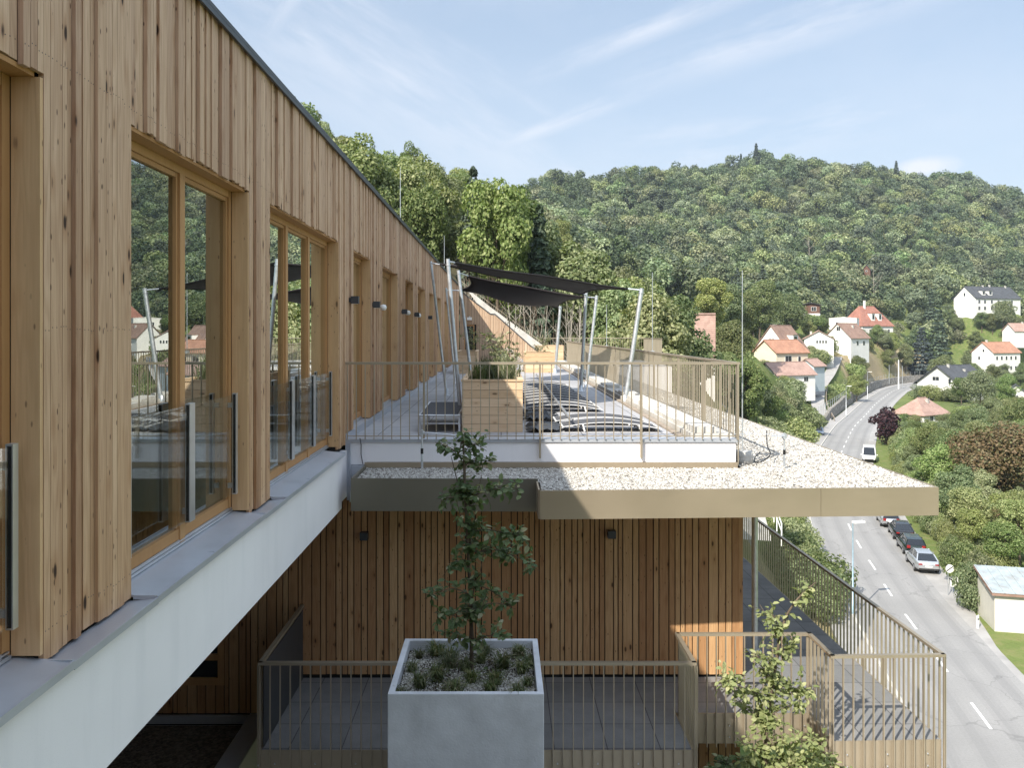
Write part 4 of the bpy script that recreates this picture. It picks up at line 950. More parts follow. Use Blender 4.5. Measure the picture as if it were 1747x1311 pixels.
def make_foreground():
    # concrete planter
    X0, X1, Y0, Y1, ZT = -1.003, 0.378, 7.50, 8.86, -3.19
    pl = thing('concrete_planter', 'tall square pale concrete planter in front of the balcony railing', 'planter', ((X0 + X1) / 2, (Y0 + Y1) / 2, -5.40))
    def lp(x, y, z): return (x - (X0 + X1) / 2, y - (Y0 + Y1) / 2, z + 5.40)
    b = MB(); rw = 0.058
    a0, a1 = lp(X0, Y0, -5.40), lp(X1, Y1, ZT); zin = lp(0, 0, ZT - 0.34)[2]
    o_ = [(a0[0], a0[1]), (a1[0], a0[1]), (a1[0], a1[1]), (a0[0], a1[1])]; i_ = [(a0[0] + rw, a0[1] + rw), (a1[0] - rw, a0[1] + rw), (a1[0] - rw, a1[1] - rw), (a0[0] + rw, a1[1] - rw)]
    vs = [(x, y, 0) for x, y in o_] + [(x, y, a1[2]) for x, y in o_] + [(x, y, a1[2]) for x, y in i_] + [(x, y, zin) for x, y in i_]
    fs = [(0, 3, 2, 1), (12, 13, 14, 15)]
    for k in range(4):
        j = (k + 1) % 4; fs += [(k, j, 4 + j, 4 + k), (4 + k, 4 + j, 8 + j, 8 + k), (8 + k, 8 + j, 12 + j, 12 + k)]
    b.add(vs, fs); body = b.build('body', M['concrete'], pl)
    bv = body.modifiers.new('bevel', 'BEVEL'); bv.width = 0.007; bv.segments = 2
    rs = np.random.RandomState(11); g = MB(); nx = 24; zz = lambda x, y: ZT - 0.10 + 0.02 * math.sin(4 * x + 1) * math.cos(5 * y)
    pts = [lp(X0 + rw + (X1 - X0 - 2 * rw) * i / nx, Y0 + rw + (Y1 - Y0 - 2 * rw) * j / nx, zz(X0 + 1.38 * i / nx, Y0 + 1.36 * j / nx)) for j in range(nx + 1) for i in range(nx + 1)]
    g.add(pts, [(j * (nx + 1) + i, j * (nx + 1) + i + 1, (j + 1) * (nx + 1) + i + 1, (j + 1) * (nx + 1) + i) for j in range(nx) for i in range(nx)]); g.build('soil', M['soil'], pl)
    n = 15000; q = np.stack([rs.uniform(X0 + rw + .01, X1 - rw - .01, n), rs.uniform(Y0 + rw + .01, Y1 - rw - .01, n)], 1)
    bare = np.zeros(n, bool)
    for (bx, by, br) in [(-0.32, 8.45, 0.30), (-0.62, 8.3, 0.18), (-0.1, 8.2, 0.2), (0.2, 8.55, 0.14), (-0.55, 7.95, 0.14)]:
        bare |= (np.hypot(q[:, 0] - bx, (q[:, 1] - by)) + rs.normal(0, 0.05, n)) < br
    q = q[~(bare & (rs.rand(n) > 0.25))]; s = rs.uniform(0.005, 0.011, len(q))
    A = np.stack([q[:, 0] - (X0 + X1) / 2, q[:, 1] - (Y0 + Y1) / 2, np.array([zz(x, y) for x, y in q]) + 5.40 + s * 0.3, s], 1)
    pebble_obj('pebbles', A, M['pebble2'], rs, pl)
    meshes = [tuft('grass_tuft', '', '', 0, 0.17, 120, M['blade'], 30 + k, None, 1.15) for k in range(4)]
    spots = [(-0.83, 8.60), (-0.52, 8.52), (0.18, 8.60), (-0.86, 8.20), (-0.60, 8.00), (0.20, 8.25), (-0.93, 7.66), (-0.42, 7.70), (-0.05, 7.95), (0.15, 7.66), (-0.15, 8.68), (-0.75, 7.86), (-0.28, 7.98), (0.28, 8.42), (-0.66, 8.68), (-0.35, 8.25), (-0.2, 8.45), (0.02, 8.35), (-0.5, 8.3), (-0.1, 7.75), (0.24, 7.9)]
    for k, (x, y) in enumerate(spots):
        o = link('grass_tuft', meshes[k % 4]); o.location = (x, y, zz(x, y)); o.rotation_euler = (0, 0, k * 1.3); s = 0.75 + 0.5 * ((k * 37) % 10) / 10; o.scale = (s, s, s)
        tag(o, 'small grass tuft growing among the pebbles of the concrete planter', 'grass tuft', 'grass tufts in the concrete planter')
    # hornbeam in the planter: the stem and its boughs follow the photograph
    Yt = 8.22
    T = lambda x, y, dy=0.0: P(x, y, Yt + dy)
    stem = [T(805, 1146, .08), T(803, 1060), T(806, 980), T(800, 900), T(792, 830), T(784, 780), T(790, 745)]
    br = [([T(800, 900), T(840, 905, -.15), T(880, 915, -.2), T(903, 925, -.2)], 1.0), ([T(803, 935), T(845, 938, .1), T(890, 955, .15), T(921, 975, .2)], 1.1), ([T(805, 1000), T(840, 1010, -.1), T(872, 1035, -.1)], .8),
          ([T(806, 1035), T(850, 1030, .2), T(880, 1040, .2)], .5), ([T(806, 1060), T(770, 1050, -.1), T(740, 1046, -.15)], .8), ([T(806, 1020), T(770, 1005, -.15), T(724, 1022, -.2)], .55), ([T(805, 965), T(775, 960, -.1), T(755, 985, -.1)], 1.0),
          ([T(792, 850), T(770, 850, .1), T(744, 852, .2)], .6), ([T(795, 850), T(830, 838, -.1), T(862, 832, -.15), T(890, 835, -.1)], .9), ([T(790, 800), T(815, 785, .1), T(845, 790, .12)], 1.0), ([T(786, 780), T(770, 765, -.08), T(742, 755, -.1)], .9),
          ([T(786, 775), T(808, 758, .05), T(830, 770, .1)], 1.1), ([T(805, 1090), T(835, 1085, -.15), T(860, 1092, -.2)], .7), ([T(805, 1095), T(780, 1080, .1), T(755, 1085, .15)], .7), ([T(800, 900), T(785, 880, -.15), T(778, 850, -.2)], 1.1),
          ([T(792, 840), T(775, 815, .1), T(770, 780, .12)], 1.1), ([T(797, 870), T(815, 850, .12), T(822, 810, .15)], 1.2), ([T(803, 930), T(785, 915, .15), T(778, 890, .2)], 1.0), ([T(806, 1000), T(822, 975, -.12), T(826, 940, -.15)], 1.1), ([T(806, 1060), T(822, 1040, -.1), T(832, 1010, -.12)], 1.1)]
    twig_tree('hornbeam_tree', 'slim leafy hornbeam growing from the concrete planter', 'tree', (stem[0].x, stem[0].y, zz(stem[0].x, stem[0].y)), stem, br, M['leaf_horn'], M['bark'], 0.074, 5, 74, twig_len=0.15, r0=0.022)
    # young tree at the lower right, rooted on the ground beside the house
    Yt2 = 9.05
    T = lambda x, y, dy=0.0: P(x, y, Yt2 + dy)
    base = Vector((T(1304, 1311).x - 0.05, Yt2, gz(2.8, 9.05)))
    stem = [base, T(1300, 1420), T(1306, 1290), T(1309, 1220), T(1322, 1150), T(1331, 1080), T(1345, 1045), T(1365, 1018), T(1392, 994)]
    br = [([T(1331, 1090), T(1318, 1060, .1), T(1300, 1040, .15), T(1296, 1032, .2)], .9), ([T(1326, 1130), T(1300, 1125, -.1), T(1284, 1118, -.15)], 1.0), ([T(1326, 1120), T(1350, 1105, .1), T(1362, 1110, .1)], 1.0), ([T(1315, 1190), T(1280, 1180, -.1), T(1240, 1163, -.2), T(1222, 1158, -.2)], 1.0),
          ([T(1315, 1185), T(1350, 1175, .1), T(1388, 1180, .15)], 1.1), ([T(1309, 1230), T(1280, 1215, .15), T(1255, 1190, .2)], .9), ([T(1309, 1225), T(1345, 1205, -.1), T(1375, 1192, -.15)], 1.1), ([T(1306, 1275), T(1340, 1262, -.15), T(1380, 1265, -.2), T(1405, 1270, -.2)], 1.1),
          ([T(1306, 1285), T(1275, 1275, -.1), T(1262, 1265, -.1)], 1.0), ([T(1306, 1300), T(1350, 1290, .1), T(1400, 1300, .12), T(1440, 1312, .15)], 1.0), ([T(1304, 1330), T(1340, 1310, -.2), T(1375, 1300, -.25)], 1.2), ([T(1304, 1330), T(1280, 1305, .1), T(1262, 1292, .15)], 1.1),
          ([T(1331, 1080), T(1322, 1055, -.1), T(1308, 1040, -.1)], .8), ([T(1320, 1150), T(1300, 1140, .1), T(1290, 1128, .12)], 1.0), ([T(1304, 1350), T(1330, 1335, .1), T(1370, 1325, .2)], 1.2)]
    twig_tree('young_tree', 'young sunlit light green tree in front of the stepped balcony railing', 'tree', base, stem, br, M['leaf_young'], M['bark'], 0.072, 9, 92, twig_len=0.18, r0=0.020)
    b2 = Vector((2.45, 9.35, gz(2.45, 9.35))); T = lambda x, y, dy=0.0: P(x, y, 9.35 + dy)
    stem = [b2, T(1228, 1400), T(1232, 1330), T(1236, 1300)]
    br = [([T(1232, 1340), T(1215, 1315, -.1), T(1203, 1300, -.12)], 1.2), ([T(1232, 1335), T(1250, 1310, .1), T(1268, 1292, .12)], 1.2), ([T(1232, 1325), T(1240, 1300, -.1), T(1246, 1284, -.12)], 1.0)]
    twig_tree('leafy_shrub', 'dark green shrub peeping over the picture edge left of the young tree', 'shrub', b2, stem, br, M['leaf_horn'], M['bark'], 0.07, 12, 100, twig_len=0.16, r0=0.014)

# ------------------------------------------------------------------ terrace furniture
def spl(pts, n=26): return [tuple(q) for q in resample([(p[0], 0.0, p[1]) for p in pts], 0.07)]
def lounger_proto(raised):
    prof = [(0.0, 0.86), (0.28, 0.58), (0.52, 0.33), (0.72, 0.27), (1.0, 0.33), (1.35, 0.42), (1.65, 0.39), (1.98, 0.24)] if raised else [(0.0, 0.08), (0.25, 0.12), (0.55, 0.145), (0.9, 0.14), (1.2, 0.105), (1.47, 0.05)]
    t = thing('sun_lounger', '', 'sun lounger'); c = spl(prof)
    m_ = MB()
    for s in (-1, 1): m_.tube([(x, s * 0.31, z) for x, _, z in c], 0.0068, 6)
    m_.tube([(c[0][0], -0.31, c[0][2]), (c[0][0], 0.31, c[0][2])], 0.016, 6); m_.tube([(c[-1][0], -0.31, c[-1][2]), (c[-1][0], 0.31, c[-1][2])], 0.016, 6); m_.build('frame', M['whiteframe'], t)
    m_ = MB(); n = len(c); vs = [(x, y, z + 0.004 - 0.02 * (1 - (y / 0.29) ** 2)) for x, _, z in c for y in (-0.302, -0.1, 0.1, 0.302)]
    m_.add(vs, [(4 * k + j, 4 * k + 4 + j, 4 * k + 5 + j, 4 * k + 1 + j) for k in range(n - 1) for j in range(3)], smooth=True); m_.build('sling', M['mesh_fabric'], t)
    for x, zt in ((0.62 if raised else .3, 0.26 if raised else .12), (1.62 if raised else 1.15, 0.385 if raised else .108)):
        for s in (-1, 1): m_ = MB(); m_.tube([(x, s * 0.31, zt), (x + 0.03, s * 0.32, 0.012)], 0.015, 6); m_.build('leg', M['whiteframe'], t)
    m_ = MB(); xa, xb = (0.63, 1.63) if raised else (.31, 1.16); m_.tube([(xa, -0.31, 0.05), (xa, 0.31, 0.06)], 0.011, 5); m_.tube([(xb, -0.31, 0.05), (xb, 0.31, 0.05)], 0.011, 5); m_.build('stretcher', M['whiteframe'], t); return t
def make_terrace():
    fz = -1.50
    a = lounger_proto(False); r = lounger_proto(True); G = 'sun loungers in a row on the roof terrace'
    lab = ['nearest dark curved sun lounger behind the railing', 'second dark curved sun lounger behind the railing'] 
    used = [False, False]
    def put(x, y, raised, label, group=G, rz=0.0):
        k = 1 if raised else 0; p = r if raised else a
        o = p if not used[k] else copy_tree(p); used[k] = True; o.location = (x, y, fz); o.rotation_euler = (0, 0, rz); o['label'] = label; o['group'] = group
    put(0.93, 13.1, False, 'nearest curved dark sun lounger behind the terrace railing'); put(0.88, 13.95, False, 'second nearest curved dark sun lounger behind the terrace railing')
    ys = [16.3 + 0.80 * k for k in range(10)]
    for k, y in enumerate(ys): put(0.42 - 0.008 * k, y, False, 'curved dark sun lounger in the tight middle row beside the wooden trough', 'tight middle row of sun loungers')
    for k, y in enumerate([33.2, 34.3, 36.0, 37.1, 38.6]): put(0.15 + 0.05 * k, y, True, 'far dark sun lounger with raised backrest near the end wall', 'far sun loungers with raised backrests')
    def cover(label, x0, x1, y0, y1, h, seed):
        rr = np.random.RandomState(seed); n = 26; g = rr.rand(n + 1, n + 1); g = (g + np.roll(g, 1, 0) + np.roll(g, 1, 1) + np.roll(g, -1, 0)) / 4; q = MB()
        vs = [((x0 + (x1 - x0) * i / n) + .05 * math.sin(j * .5 + seed), y0 + (y1 - y0) * j / n, fz + .012 + h * (g[j, i] * .9 + .35 * abs(math.sin(i * .42 + .2 * j)) * math.sin(math.pi * j / n)) * math.sin(math.pi * min(1, (i + 1) / 5) / 2)) for j in range(n + 1) for i in range(n + 1)]
        q.add(vs, [(j * (n + 1) + i, j * (n + 1) + i + 1, (j + 1) * (n + 1) + i + 1, (j + 1) * (n + 1) + i) for j in range(n) for i in range(n)], smooth=True); tag(q.build('lounger_cover', M['lampgrey'], fix=False), label, 'cover', 'crumpled lounger covers')
    cover('crumpled dark cover lying on the terrace beside the nearest curved lounger', .42, .92, 12.7, 13.7, .10, 3); cover('crumpled dark cover behind the nearest one, beside the wooden trough', .40, .95, 14.3, 15.5, .11, 5)
    # flat shaded lounger left of the trough
    t = thing('flat_lounger', 'low flat dark sun lounger in the shade left of the wooden trough', 'sun lounger', (-0.93, 12.75, fz)); w = 0.30
    m_ = MB(); m_.tube([(-w, 0, .26), (w, 0, .26), (w, 1.9, .30), (-w, 1.9, .30), (-w, 0, .26)], 0.014, 6); m_.build('frame', M['alu'], t)
    m_ = MB(); m_.add([(-w + .02, 0.02, .27), (w - .02, 0.02, .27), (w - .02, 1.88, .31), (-w + .02, 1.88, .31)], [(0, 1, 2, 3)]); m_.build('sling', M['mesh_fabric'], t)
    for x in (-w, w):
        for y in (0.06, 1.7): m_ = MB(); m_.box(x - .014, x + .014, y - .014, y + .014, 0, .26); m_.build('leg', M['alu'], t)
    m_ = MB(); m_.tube([(-w, .06, .13), (w, .06, .13)], .011, 6); m_.tube([(-w, 1.7, .13), (w, 1.7, .13)], .011, 6); m_.build('stretcher', M['alu'], t)
    m_ = MB(); m_.tube([(0, 0, 0)] and [(1.04, 12.75, -1.30), (1.07, 19.0, -1.30), (1.10, 26.6, -1.30)], 0.022, 8); tag(m_.build('locking_bar', M['alu']), 'long aluminium bar lying across the row of sun loungers', 'bar')
    # wooden troughs
    def trough(label, x0, x1, y0, y1, z1, rows):
        t = thing('wooden_trough', label, 'plant trough', ((x0 + x1) / 2, (y0 + y1) / 2, fz), 0, 'wooden plant troughs on the terrace'); hx, hy, h = (x1 - x0) / 2, (y1 - y0) / 2, z1 - fz
        m_ = MB(); rh = h / rows
        for k in range(rows):
            z0_, z1_ = k * rh + 0.002, (k + 1) * rh - 0.003
            m_.box(-hx, hx, -hy, -hy + .045, z0_, z1_, rnd.random()); m_.box(-hx, hx, hy - .045, hy, z0_, z1_, rnd.random()); m_.box(-hx, -hx + .045, -hy + .046, hy - .046, z0_, z1_, rnd.random()); m_.box(hx - .045, hx, -hy + .046, hy - .046, z0_, z1_, rnd.random())
        m_.build('boards', M['trough'], t); m_ = MB()
        m_.box(-hx - .015, hx + .015, -hy - .012, -hy + .075, h, h + .028, .2); m_.box(-hx - .015, hx + .015, hy - .075, hy + .012, h, h + .028, .6); m_.box(-hx - .012, -hx + .075, -hy + .076, hy - .076, h, h + .028, .4); m_.box(hx - .075, hx + .012, -hy + .076, hy - .076, h, h + .028, .8); m_.build('rim', M['trough'], t)
        m_ = MB(); m_.add([(-hx + .05, -hy + .05, h - .12), (hx - .05, -hy + .05, h - .12), (hx - .05, hy - .05, h - .12), (-hx + .05, hy - .05, h - .12)], [(0, 1, 2, 3)]); m_.build('soil', M['soil'], t)
    trough('nearest long wooden trough behind the terrace railing', -0.59, 0.325, 12.80, 16.1, -0.735, 6)
    trough('wooden trough by the doors behind the leaning poles', -1.62, -0.88, 31.0, 33.6, -0.70, 6)
    trough('wooden trough at the far end of the lounger row', 0.88, 2.0, 31.9, 34.0, -0.76, 5)
    trough('wide low wooden trough in front of the far fence', 1.75, 3.2, 43.6, 45.2, -0.68, 5)
    # plants in the troughs
    gm = [tuft('reed_grass', '', '', 0, 0.62, 110, M['blade'], 60 + k, None, 0.7) for k in range(2)]; hm = tuft('straw_grass', '', '', 0, 0.7, 90, M['leaf_pot'], 66, None, 0.8)
    for k, (x, y, m_, lab) in enumerate([(-0.36, 13.5, gm[0], 'dark reed grass at the front left of the nearest wooden trough'), (-0.14, 14.2, gm[1], 'dark reed grass in the middle of the nearest wooden trough'), (0.05, 13.6, hm, 'straw coloured grass at the front right of the nearest wooden trough'), (0.05, 15.2, hm, 'straw coloured grass at the back of the nearest wooden trough'), (-0.28, 15.3, gm[0], 'dark reed grass at the back of the nearest wooden trough')]):
        o = link('reed_grass', m_); o.location = (x, y, -0.86); s = 0.8 + 0.1 * (k % 3); o.scale = (s, s, s); tag(o, lab, 'grass', 'grasses in the nearest wooden trough')
    def bush(label, o, h, w, seed, n, name='trough_shrub'):
        o = Vector(o); rr = random.Random(seed); st = [o, o + Vector((rr.uniform(-.1, .1) * w, 0, h * .5)), o + Vector((rr.uniform(-.3, .3) * w, rr.uniform(-.1, .1), h))]
        br = []
        for k in range(n):
            q = o + Vector((rr.uniform(-.12, .12) * w, rr.uniform(-.12, .12) * w, h * rr.uniform(0, .5))); e = q + Vector((rr.uniform(-.5, .5) * w, rr.uniform(-.5, .5) * w, h * rr.uniform(.25, .55))); br.append(([q, (q + e) / 2 + Vector((0, 0, .04)), e], 1.0))
        return twig_tree(name, label, 'shrub', o, st, br, M['leaf_pot'], M['bark'], 0.075, seed, 30, 'shrubs in the wooden troughs', 0.22, r0=0.012)
    bush('airy bamboo like shrub with straw leaves in the nearest wooden trough', (0.0, 15.0, -0.85), 1.05, 0.75, 21, 7); bush('tall slim shrub at the back of the nearest wooden trough', (0.16, 15.7, -0.85), 1.45, 0.5, 22, 5); bush('low shrub at the right of the nearest wooden trough', (0.16, 14.4, -0.85), .6, 0.5, 23, 5)
    bush('dark leafy shrub in the trough behind the leaning poles', (-1.22, 32.0, -0.8), 1.2, 1.0, 24, 8); bush('bushy shrub between the lounger row and the end wall', (-0.2, 34.5, -1.45), 1.5, 1.3, 25, 9); bush('small shrub in the trough at the far end of the lounger row', (1.4, 32.8, -0.85), .4, 0.8, 26, 4); bush('low shrub in the wide trough before the far fence', (2.4, 44.3, -0.78), .7, 1.2, 27, 6)
    # shade sails on leaning poles
    PO = {'P1': (P(762, 675, 20.3), P(735, 447, 20.3), .030), 'P2': (P(787, 722, 14.1), P(764, 443, 14.1), .032), 'P3': (P(806, 659, 23.6), P(782, 462, 23.6), .045), 'P4': (P(777, 655, 25.0), P(761, 492, 25.0), .032),
          'R1': (P(1066, 688, 18.1), P(1095, 493, 18.1), .048), 'R2': (P(991, 668, 21.7), P(1000, 500, 21.7), .042), 'R3': (P(1000, 662, 23.1), P(1018, 505, 23.1), .042), 'R4': (P(947, 637, 31.5), P(956, 523, 31.5), .055)}
    labs = {'P1': 'leaning steel sail pole nearest the timber wall', 'P2': 'thick nearest leaning steel pole left of the wooden trough', 'P3': 'leaning steel pole at the left corner of the lower sail', 'P4': 'short thin leaning pole behind the thick pole', 'R1': 'leaning steel pole at the right tip of the upper sail', 'R2': 'upright steel pole right of the lounger row', 'R3': 'leaning steel pole just behind the upright one', 'R4': 'farthest steel sail pole beside the far trough'}
    tops = {}
    for k, (b, t_, rr) in PO.items():
        b = Vector((b.x, b.y, fz)); th = thing('sail_pole', labs[k], 'pole', b, 0, 'leaning poles of the shade sails'); m_ = MB(); e = t_ - b; tops[k] = t_
        m_.tube([(0, 0, 0.01), tuple(e * .5), tuple(e)], rr, 12); m_.build('tube', M['galv'], th); m_ = MB(); m_.lathe([(0, 0), (rr * 2.6, 0), (rr * 2.6, .014), (rr * 1.3, .02), (rr * 1.15, .16), (rr, .17)], (0, 0, 0), 14); m_.build('foot_plate', M['galv'], th)
        m_ = MB(); d_ = e.normalized(); m_.tube([tuple(e - d_ * .10), tuple(e - d_ * .085)], rr * 1.3, 10); m_.tube([tuple(e), tuple(e + d_ * .01)], rr * 1.05, 10); m_.build('collar', M['galv'], th)
    def sail(label, c, sag, inset):
        """four corners in order; edges curve inwards, cloth sags; ropes run from the corners to the poles"""
        c = [Vector(q) for q in c]; ctr = sum(c, Vector()) / 4; cc = [q + (ctr - q).normalized() * inset for q in c]; th = thing('shade_sail', label, 'shade sail', ctr, 0); n = 16; vs = []
        for j in range(n + 1):
            for i in range(n + 1):
                u, v = i / n, j / n; p = cc[0] * (1 - u) * (1 - v) + cc[1] * u * (1 - v) + cc[2] * u * v + cc[3] * (1 - u) * v
                e = 0.13 * (4 * u * (1 - u) * (2 * v - 1) ** 2 * (1 if True else 0) + 4 * v * (1 - v) * (2 * u - 1) ** 2); p = p + (ctr - p) * e * 0.9; p.z -= sag * 16 * u * (1 - u) * v * (1 - v) + 0.012 * math.sin(9 * u + 5 * v); vs.append(p - ctr)
        m_ = MB(); m_.add(vs, [(j * (n + 1) + i, j * (n + 1) + i + 1, (j + 1) * (n + 1) + i + 1, (j + 1) * (n + 1) + i) for j in range(n) for i in range(n)], smooth=True); cl = m_.build('cloth', M['sail'], th, fix=False)
        so = cl.modifiers.new('thickness', 'SOLIDIFY'); so.thickness = 0.006
        m_ = MB(); ring = [k for k in range(n + 1)] + [(n + 1) * j + n for j in range(1, n + 1)] + [n * (n + 1) + i for i in range(n - 1, -1, -1)] + [(n + 1) * j for j in range(n - 1, 0, -1)]
        m_.tube([vs[k] for k in ring] + [vs[ring[0]]], 0.022, 6, cap=False); m_.build('hem', M['sail'], th)
        for a_, b_ in zip(c, cc): m_ = MB(); m_.tube([a_ - ctr, b_ - ctr], 0.016, 6); m_.build('rope', M['galv'], th)
    sail('upper dark shade sail stretched between the leaning poles', [tops['P2'] + Vector((0, 0, -.03)), tops['R1'] + Vector((0, 0, -.03)), tops['R2'] + Vector((0, 0, -.05)), tops['P1'] + Vector((0, 0, -.03))], 0.02, 0.30)
    sail('lower dark shade sail behind the upper one', [tops['P3'] + Vector((0, 0, -.05)), tops['R3'] + Vector((0, 0, -.05)), tops['R4'] + Vector((0, 0, -.05)), tops['P4'] + Vector((0, 0, -.05))], 0.30, 0.45)

# ------------------------------------------------------------------ vehicles
def paint(name, c, metal=0.3): return plain(name, c, 0.28, metal, 0.03, 1.0, coat=0.8)
M['p_silver'] = paint('silver_paint', (0.50, 0.52, 0.54), 0.6); M['p_black'] = paint('black_paint', (0.012, 0.013, 0.016)); M['p_green'] = paint('dark_green_paint', (0.014, 0.026, 0.022)); M['p_white'] = paint('white_paint', (0.78, 0.78, 0.77), 0.0); M['p_blue'] = paint('pale_blue_paint', (0.36, 0.44, 0.55), 0.5)
M['tyre'] = plain('tyre', (0.018, 0.018, 0.018), 0.85); M['rim'] = plain('wheel_rim', (0.45, 0.46, 0.48), 0.35, 0.7); M['carglass'] = plain('car_glass', (0.010, 0.013, 0.018), 0.06, 0, 0.02, coat=0.5)
M['red_lens'] = plain('red_lens', (0.26, 0.016, 0.014), 0.2); M['clear_lens'] = plain('clear_lens', (0.62, 0.64, 0.66), 0.12); M['plate'] = plain('number_plate', (0.75, 0.75, 0.72), 0.5)
def vehicle(name, label, cat, loc, rz, mp, kind='sedan', L=4.5, Wd=1.78, Hh=1.46, group='cars parked along the street'):
    """front towards local +y; stations along y with lower body and greenhouse sections"""
    t = thing(name, label, cat, loc, rz, group); w = Wd / 2
    if kind == 'van': prof = [(-.5, .40, .95), (-.49, .34, 1.15), (-.30, .32, 1.15), (.0, .32, 1.12), (.25, .32, 1.10), (.36, .32, 1.02), (.45, .36, .90), (.5, .45, .72)]
    else: prof = [(-.5, .42, .72), (-.485, .34, .93), (-.40, .30, .97), (-.2, .28, .95), (.0, .27, .93), (.17, .27, .93), (.30, .28, .88), (.42, .32, .80), (.485, .38, .68), (.5, .42, .58)]
    m_ = MB(); rings = []
    for (u, z0, z1) in prof:
        k = 1.0 - 0.35 * max(0, abs(u) - .40) / .10 * 0.5; ww = w * k; zm = (z0 + z1) / 2
        rings.append([(-ww * .90, u * L, z0), (-ww, u * L, z0 + .12), (-ww * 1.0, u * L, zm + .05), (-ww * .95, u * L, z1 - .03), (-ww * .86, u * L, z1), (ww * .86, u * L, z1), (ww * .95, u * L, z1 - .03), (ww * 1.0, u * L, zm + .05), (ww, u * L, z0 + .12), (ww * .90, u * L, z0)])
    n = 10; vs = [p for r_ in rings for p in r_]; fs = [(i * n + k, i * n + (k + 1) % n, (i + 1) * n + (k + 1) % n, (i + 1) * n + k) for i in range(len(rings) - 1) for k in range(n)]
    m_.add(vs, fs, smooth=True); m_.add(rings[0], [tuple(range(n))]); m_.add(rings[-1], [tuple(reversed(range(n)))])
    body = m_.build('body', mp, t)
    if kind == 'van': gh = [(-.488, 1.13, 1.13, .95), (-.47, 1.12, Hh - .06, .93), (-.30, 1.13, Hh, .93), (.10, 1.10, Hh - .02, .92), (.22, 1.08, Hh - .10, .90), (.37, 1.0, 1.02, .88)]
    elif kind == 'estate': gh = [(-.478, .93, .95, .88), (-.43, .94, Hh - .06, .80), (-.30, .94, Hh, .79), (.0, .92, Hh, .78), (.08, .92, Hh - .04, .77), (.27, .88, .90, .80)]
    else: gh = [(-.41, .95, .97, .86), (-.27, .94, Hh - .08, .76), (-.15, .94, Hh, .75), (.02, .93, Hh, .75), (.08, .92, Hh - .04, .75), (.27, .88, .90, .80)]
    m_ = MB(); rg = [[(-w * k * 1.03, u * L, z0 - .02), (-w * k * .86 if z1 > z0 + .1 else -w * k * 1.0, u * L, z1 - .02), (-w * k * .74, u * L, z1 + .006), (w * k * .74, u * L, z1 + .006), (w * k * .86 if z1 > z0 + .1 else w * k * 1.0, u * L, z1 - .02), (w * k * 1.03, u * L, z0 - .02)] for (u, z0, z1, k) in gh]
    n = 6; vs = [p for r_ in rg for p in r_]
    m_.add(vs, [(i * n + k, i * n + k + 1, (i + 1) * n + k + 1, (i + 1) * n + k) for i in range(len(rg) - 1) for k in (0, 4)] + [(2, 3, n + 3, n + 2)] + [(4 * n + k, 4 * n + k + 1, 5 * n + k + 1, 5 * n + k) for k in (1, 2, 3)] + [(k, k + 1, n + k + 1, n + k) for k in (1, 3)], smooth=False); m_.build('glass', M['carglass'] if kind != 'van' else M['carglass'], t)
    m_ = MB()                                               # painted roof and pillars
    for i in range(1, len(rg) - 2):
        q = [Vector(rg[i][k]) + Vector((0, 0, .012)) for k in (1, 2, 3, 4)]; q2 = [Vector(rg[i + 1][k]) + Vector((0, 0, .012)) for k in (1, 2, 3, 4)]; m_.add(q + q2, [(0, 1, 5, 4), (1, 2, 6, 5), (2, 3, 7, 6)])
    for (i, j) in ((0, 1), (len(rg) - 2, len(rg) - 1)):
        for k in (1, 4): m_.bar(Vector(rg[i][k]) + Vector((0, 0, .01)), Vector(rg[j][k]) + Vector((0, 0, .01)), .09, .03)
    mid = [rg[3]] + ([rg[2]] if kind != 'sedan' else [])
    for r_ in mid:
        for (k0, k1, s) in ((0, 1, -1), (5, 4, 1)): m_.bar(Vector(r_[k0]) + Vector((s * .008, 0, 0)), Vector(r_[k1]) + Vector((s * .008, 0, 0)), .03, .09, up=(0, 1, 0))
    if kind == 'van':
        for s in (-1, 1): m_.obox((s * (w * .93 * .955), -.13 * L, (1.13 + Hh) / 2 - .04), (.012, 0, 0), (0, .17 * L, 0), (s * -.03, 0, .36))
    m_.build('roof', mp, t)
    for s in (-1, 1):
        for y in (-.30, .31):
            q = MB(); q.tube([(s * (w - .20), y * L, .32), (s * (w + .005), y * L, .32)], .32, 18); wh = q.build('tyre', M['tyre'], t); q = MB(); q.tube([(s * (w - .02), y * L, .32), (s * (w + .012), y * L, .32)], .20, 14); q.build('rim', M['rim'], wh)
        q = MB(); q.obox((s * (w + .09), .19 * L, .98), (.09, 0, 0), (0, .05, 0), (0, 0, .06)); q.build('side_mirror', mp, t)
        q = MB(); z = .78 if kind != 'van' else .85; q.obox((s * w * .66, -.4965 * L, z + (.06 if kind == 'estate' else 0)), (w * .15, 0, 0), (0, .03, 0), (0, 0, .055 if kind != 'estate' else .12)); q.build('tail_light', M['red_lens'], t)
        q = MB(); q.obox((s * w * .64, .482 * L, .66 if kind != 'van' else .74), (w * .22, 0, 0), (0, .045, 0), (0, 0, .07)); q.build('headlight', M['clear_lens'], t)
    q = MB(); q.obox((0, -.503 * L, .62 if kind == 'sedan' else .70), (.26, 0, 0), (0, .006, 0), (0, 0, .055)); q.obox((0, .503 * L, .48), (.26, 0, 0), (0, .006, 0), (0, 0, .055)); q.build('number_plate', M['plate'], t)
    q = MB(); q.box(-w * .8, w * .8, -.502 * L, -.49 * L, .33, .47); q.box(-w * .62, w * .62, .493 * L, .505 * L, .36, .54); q.build('bumper_trim', M['tyre'], t); return t

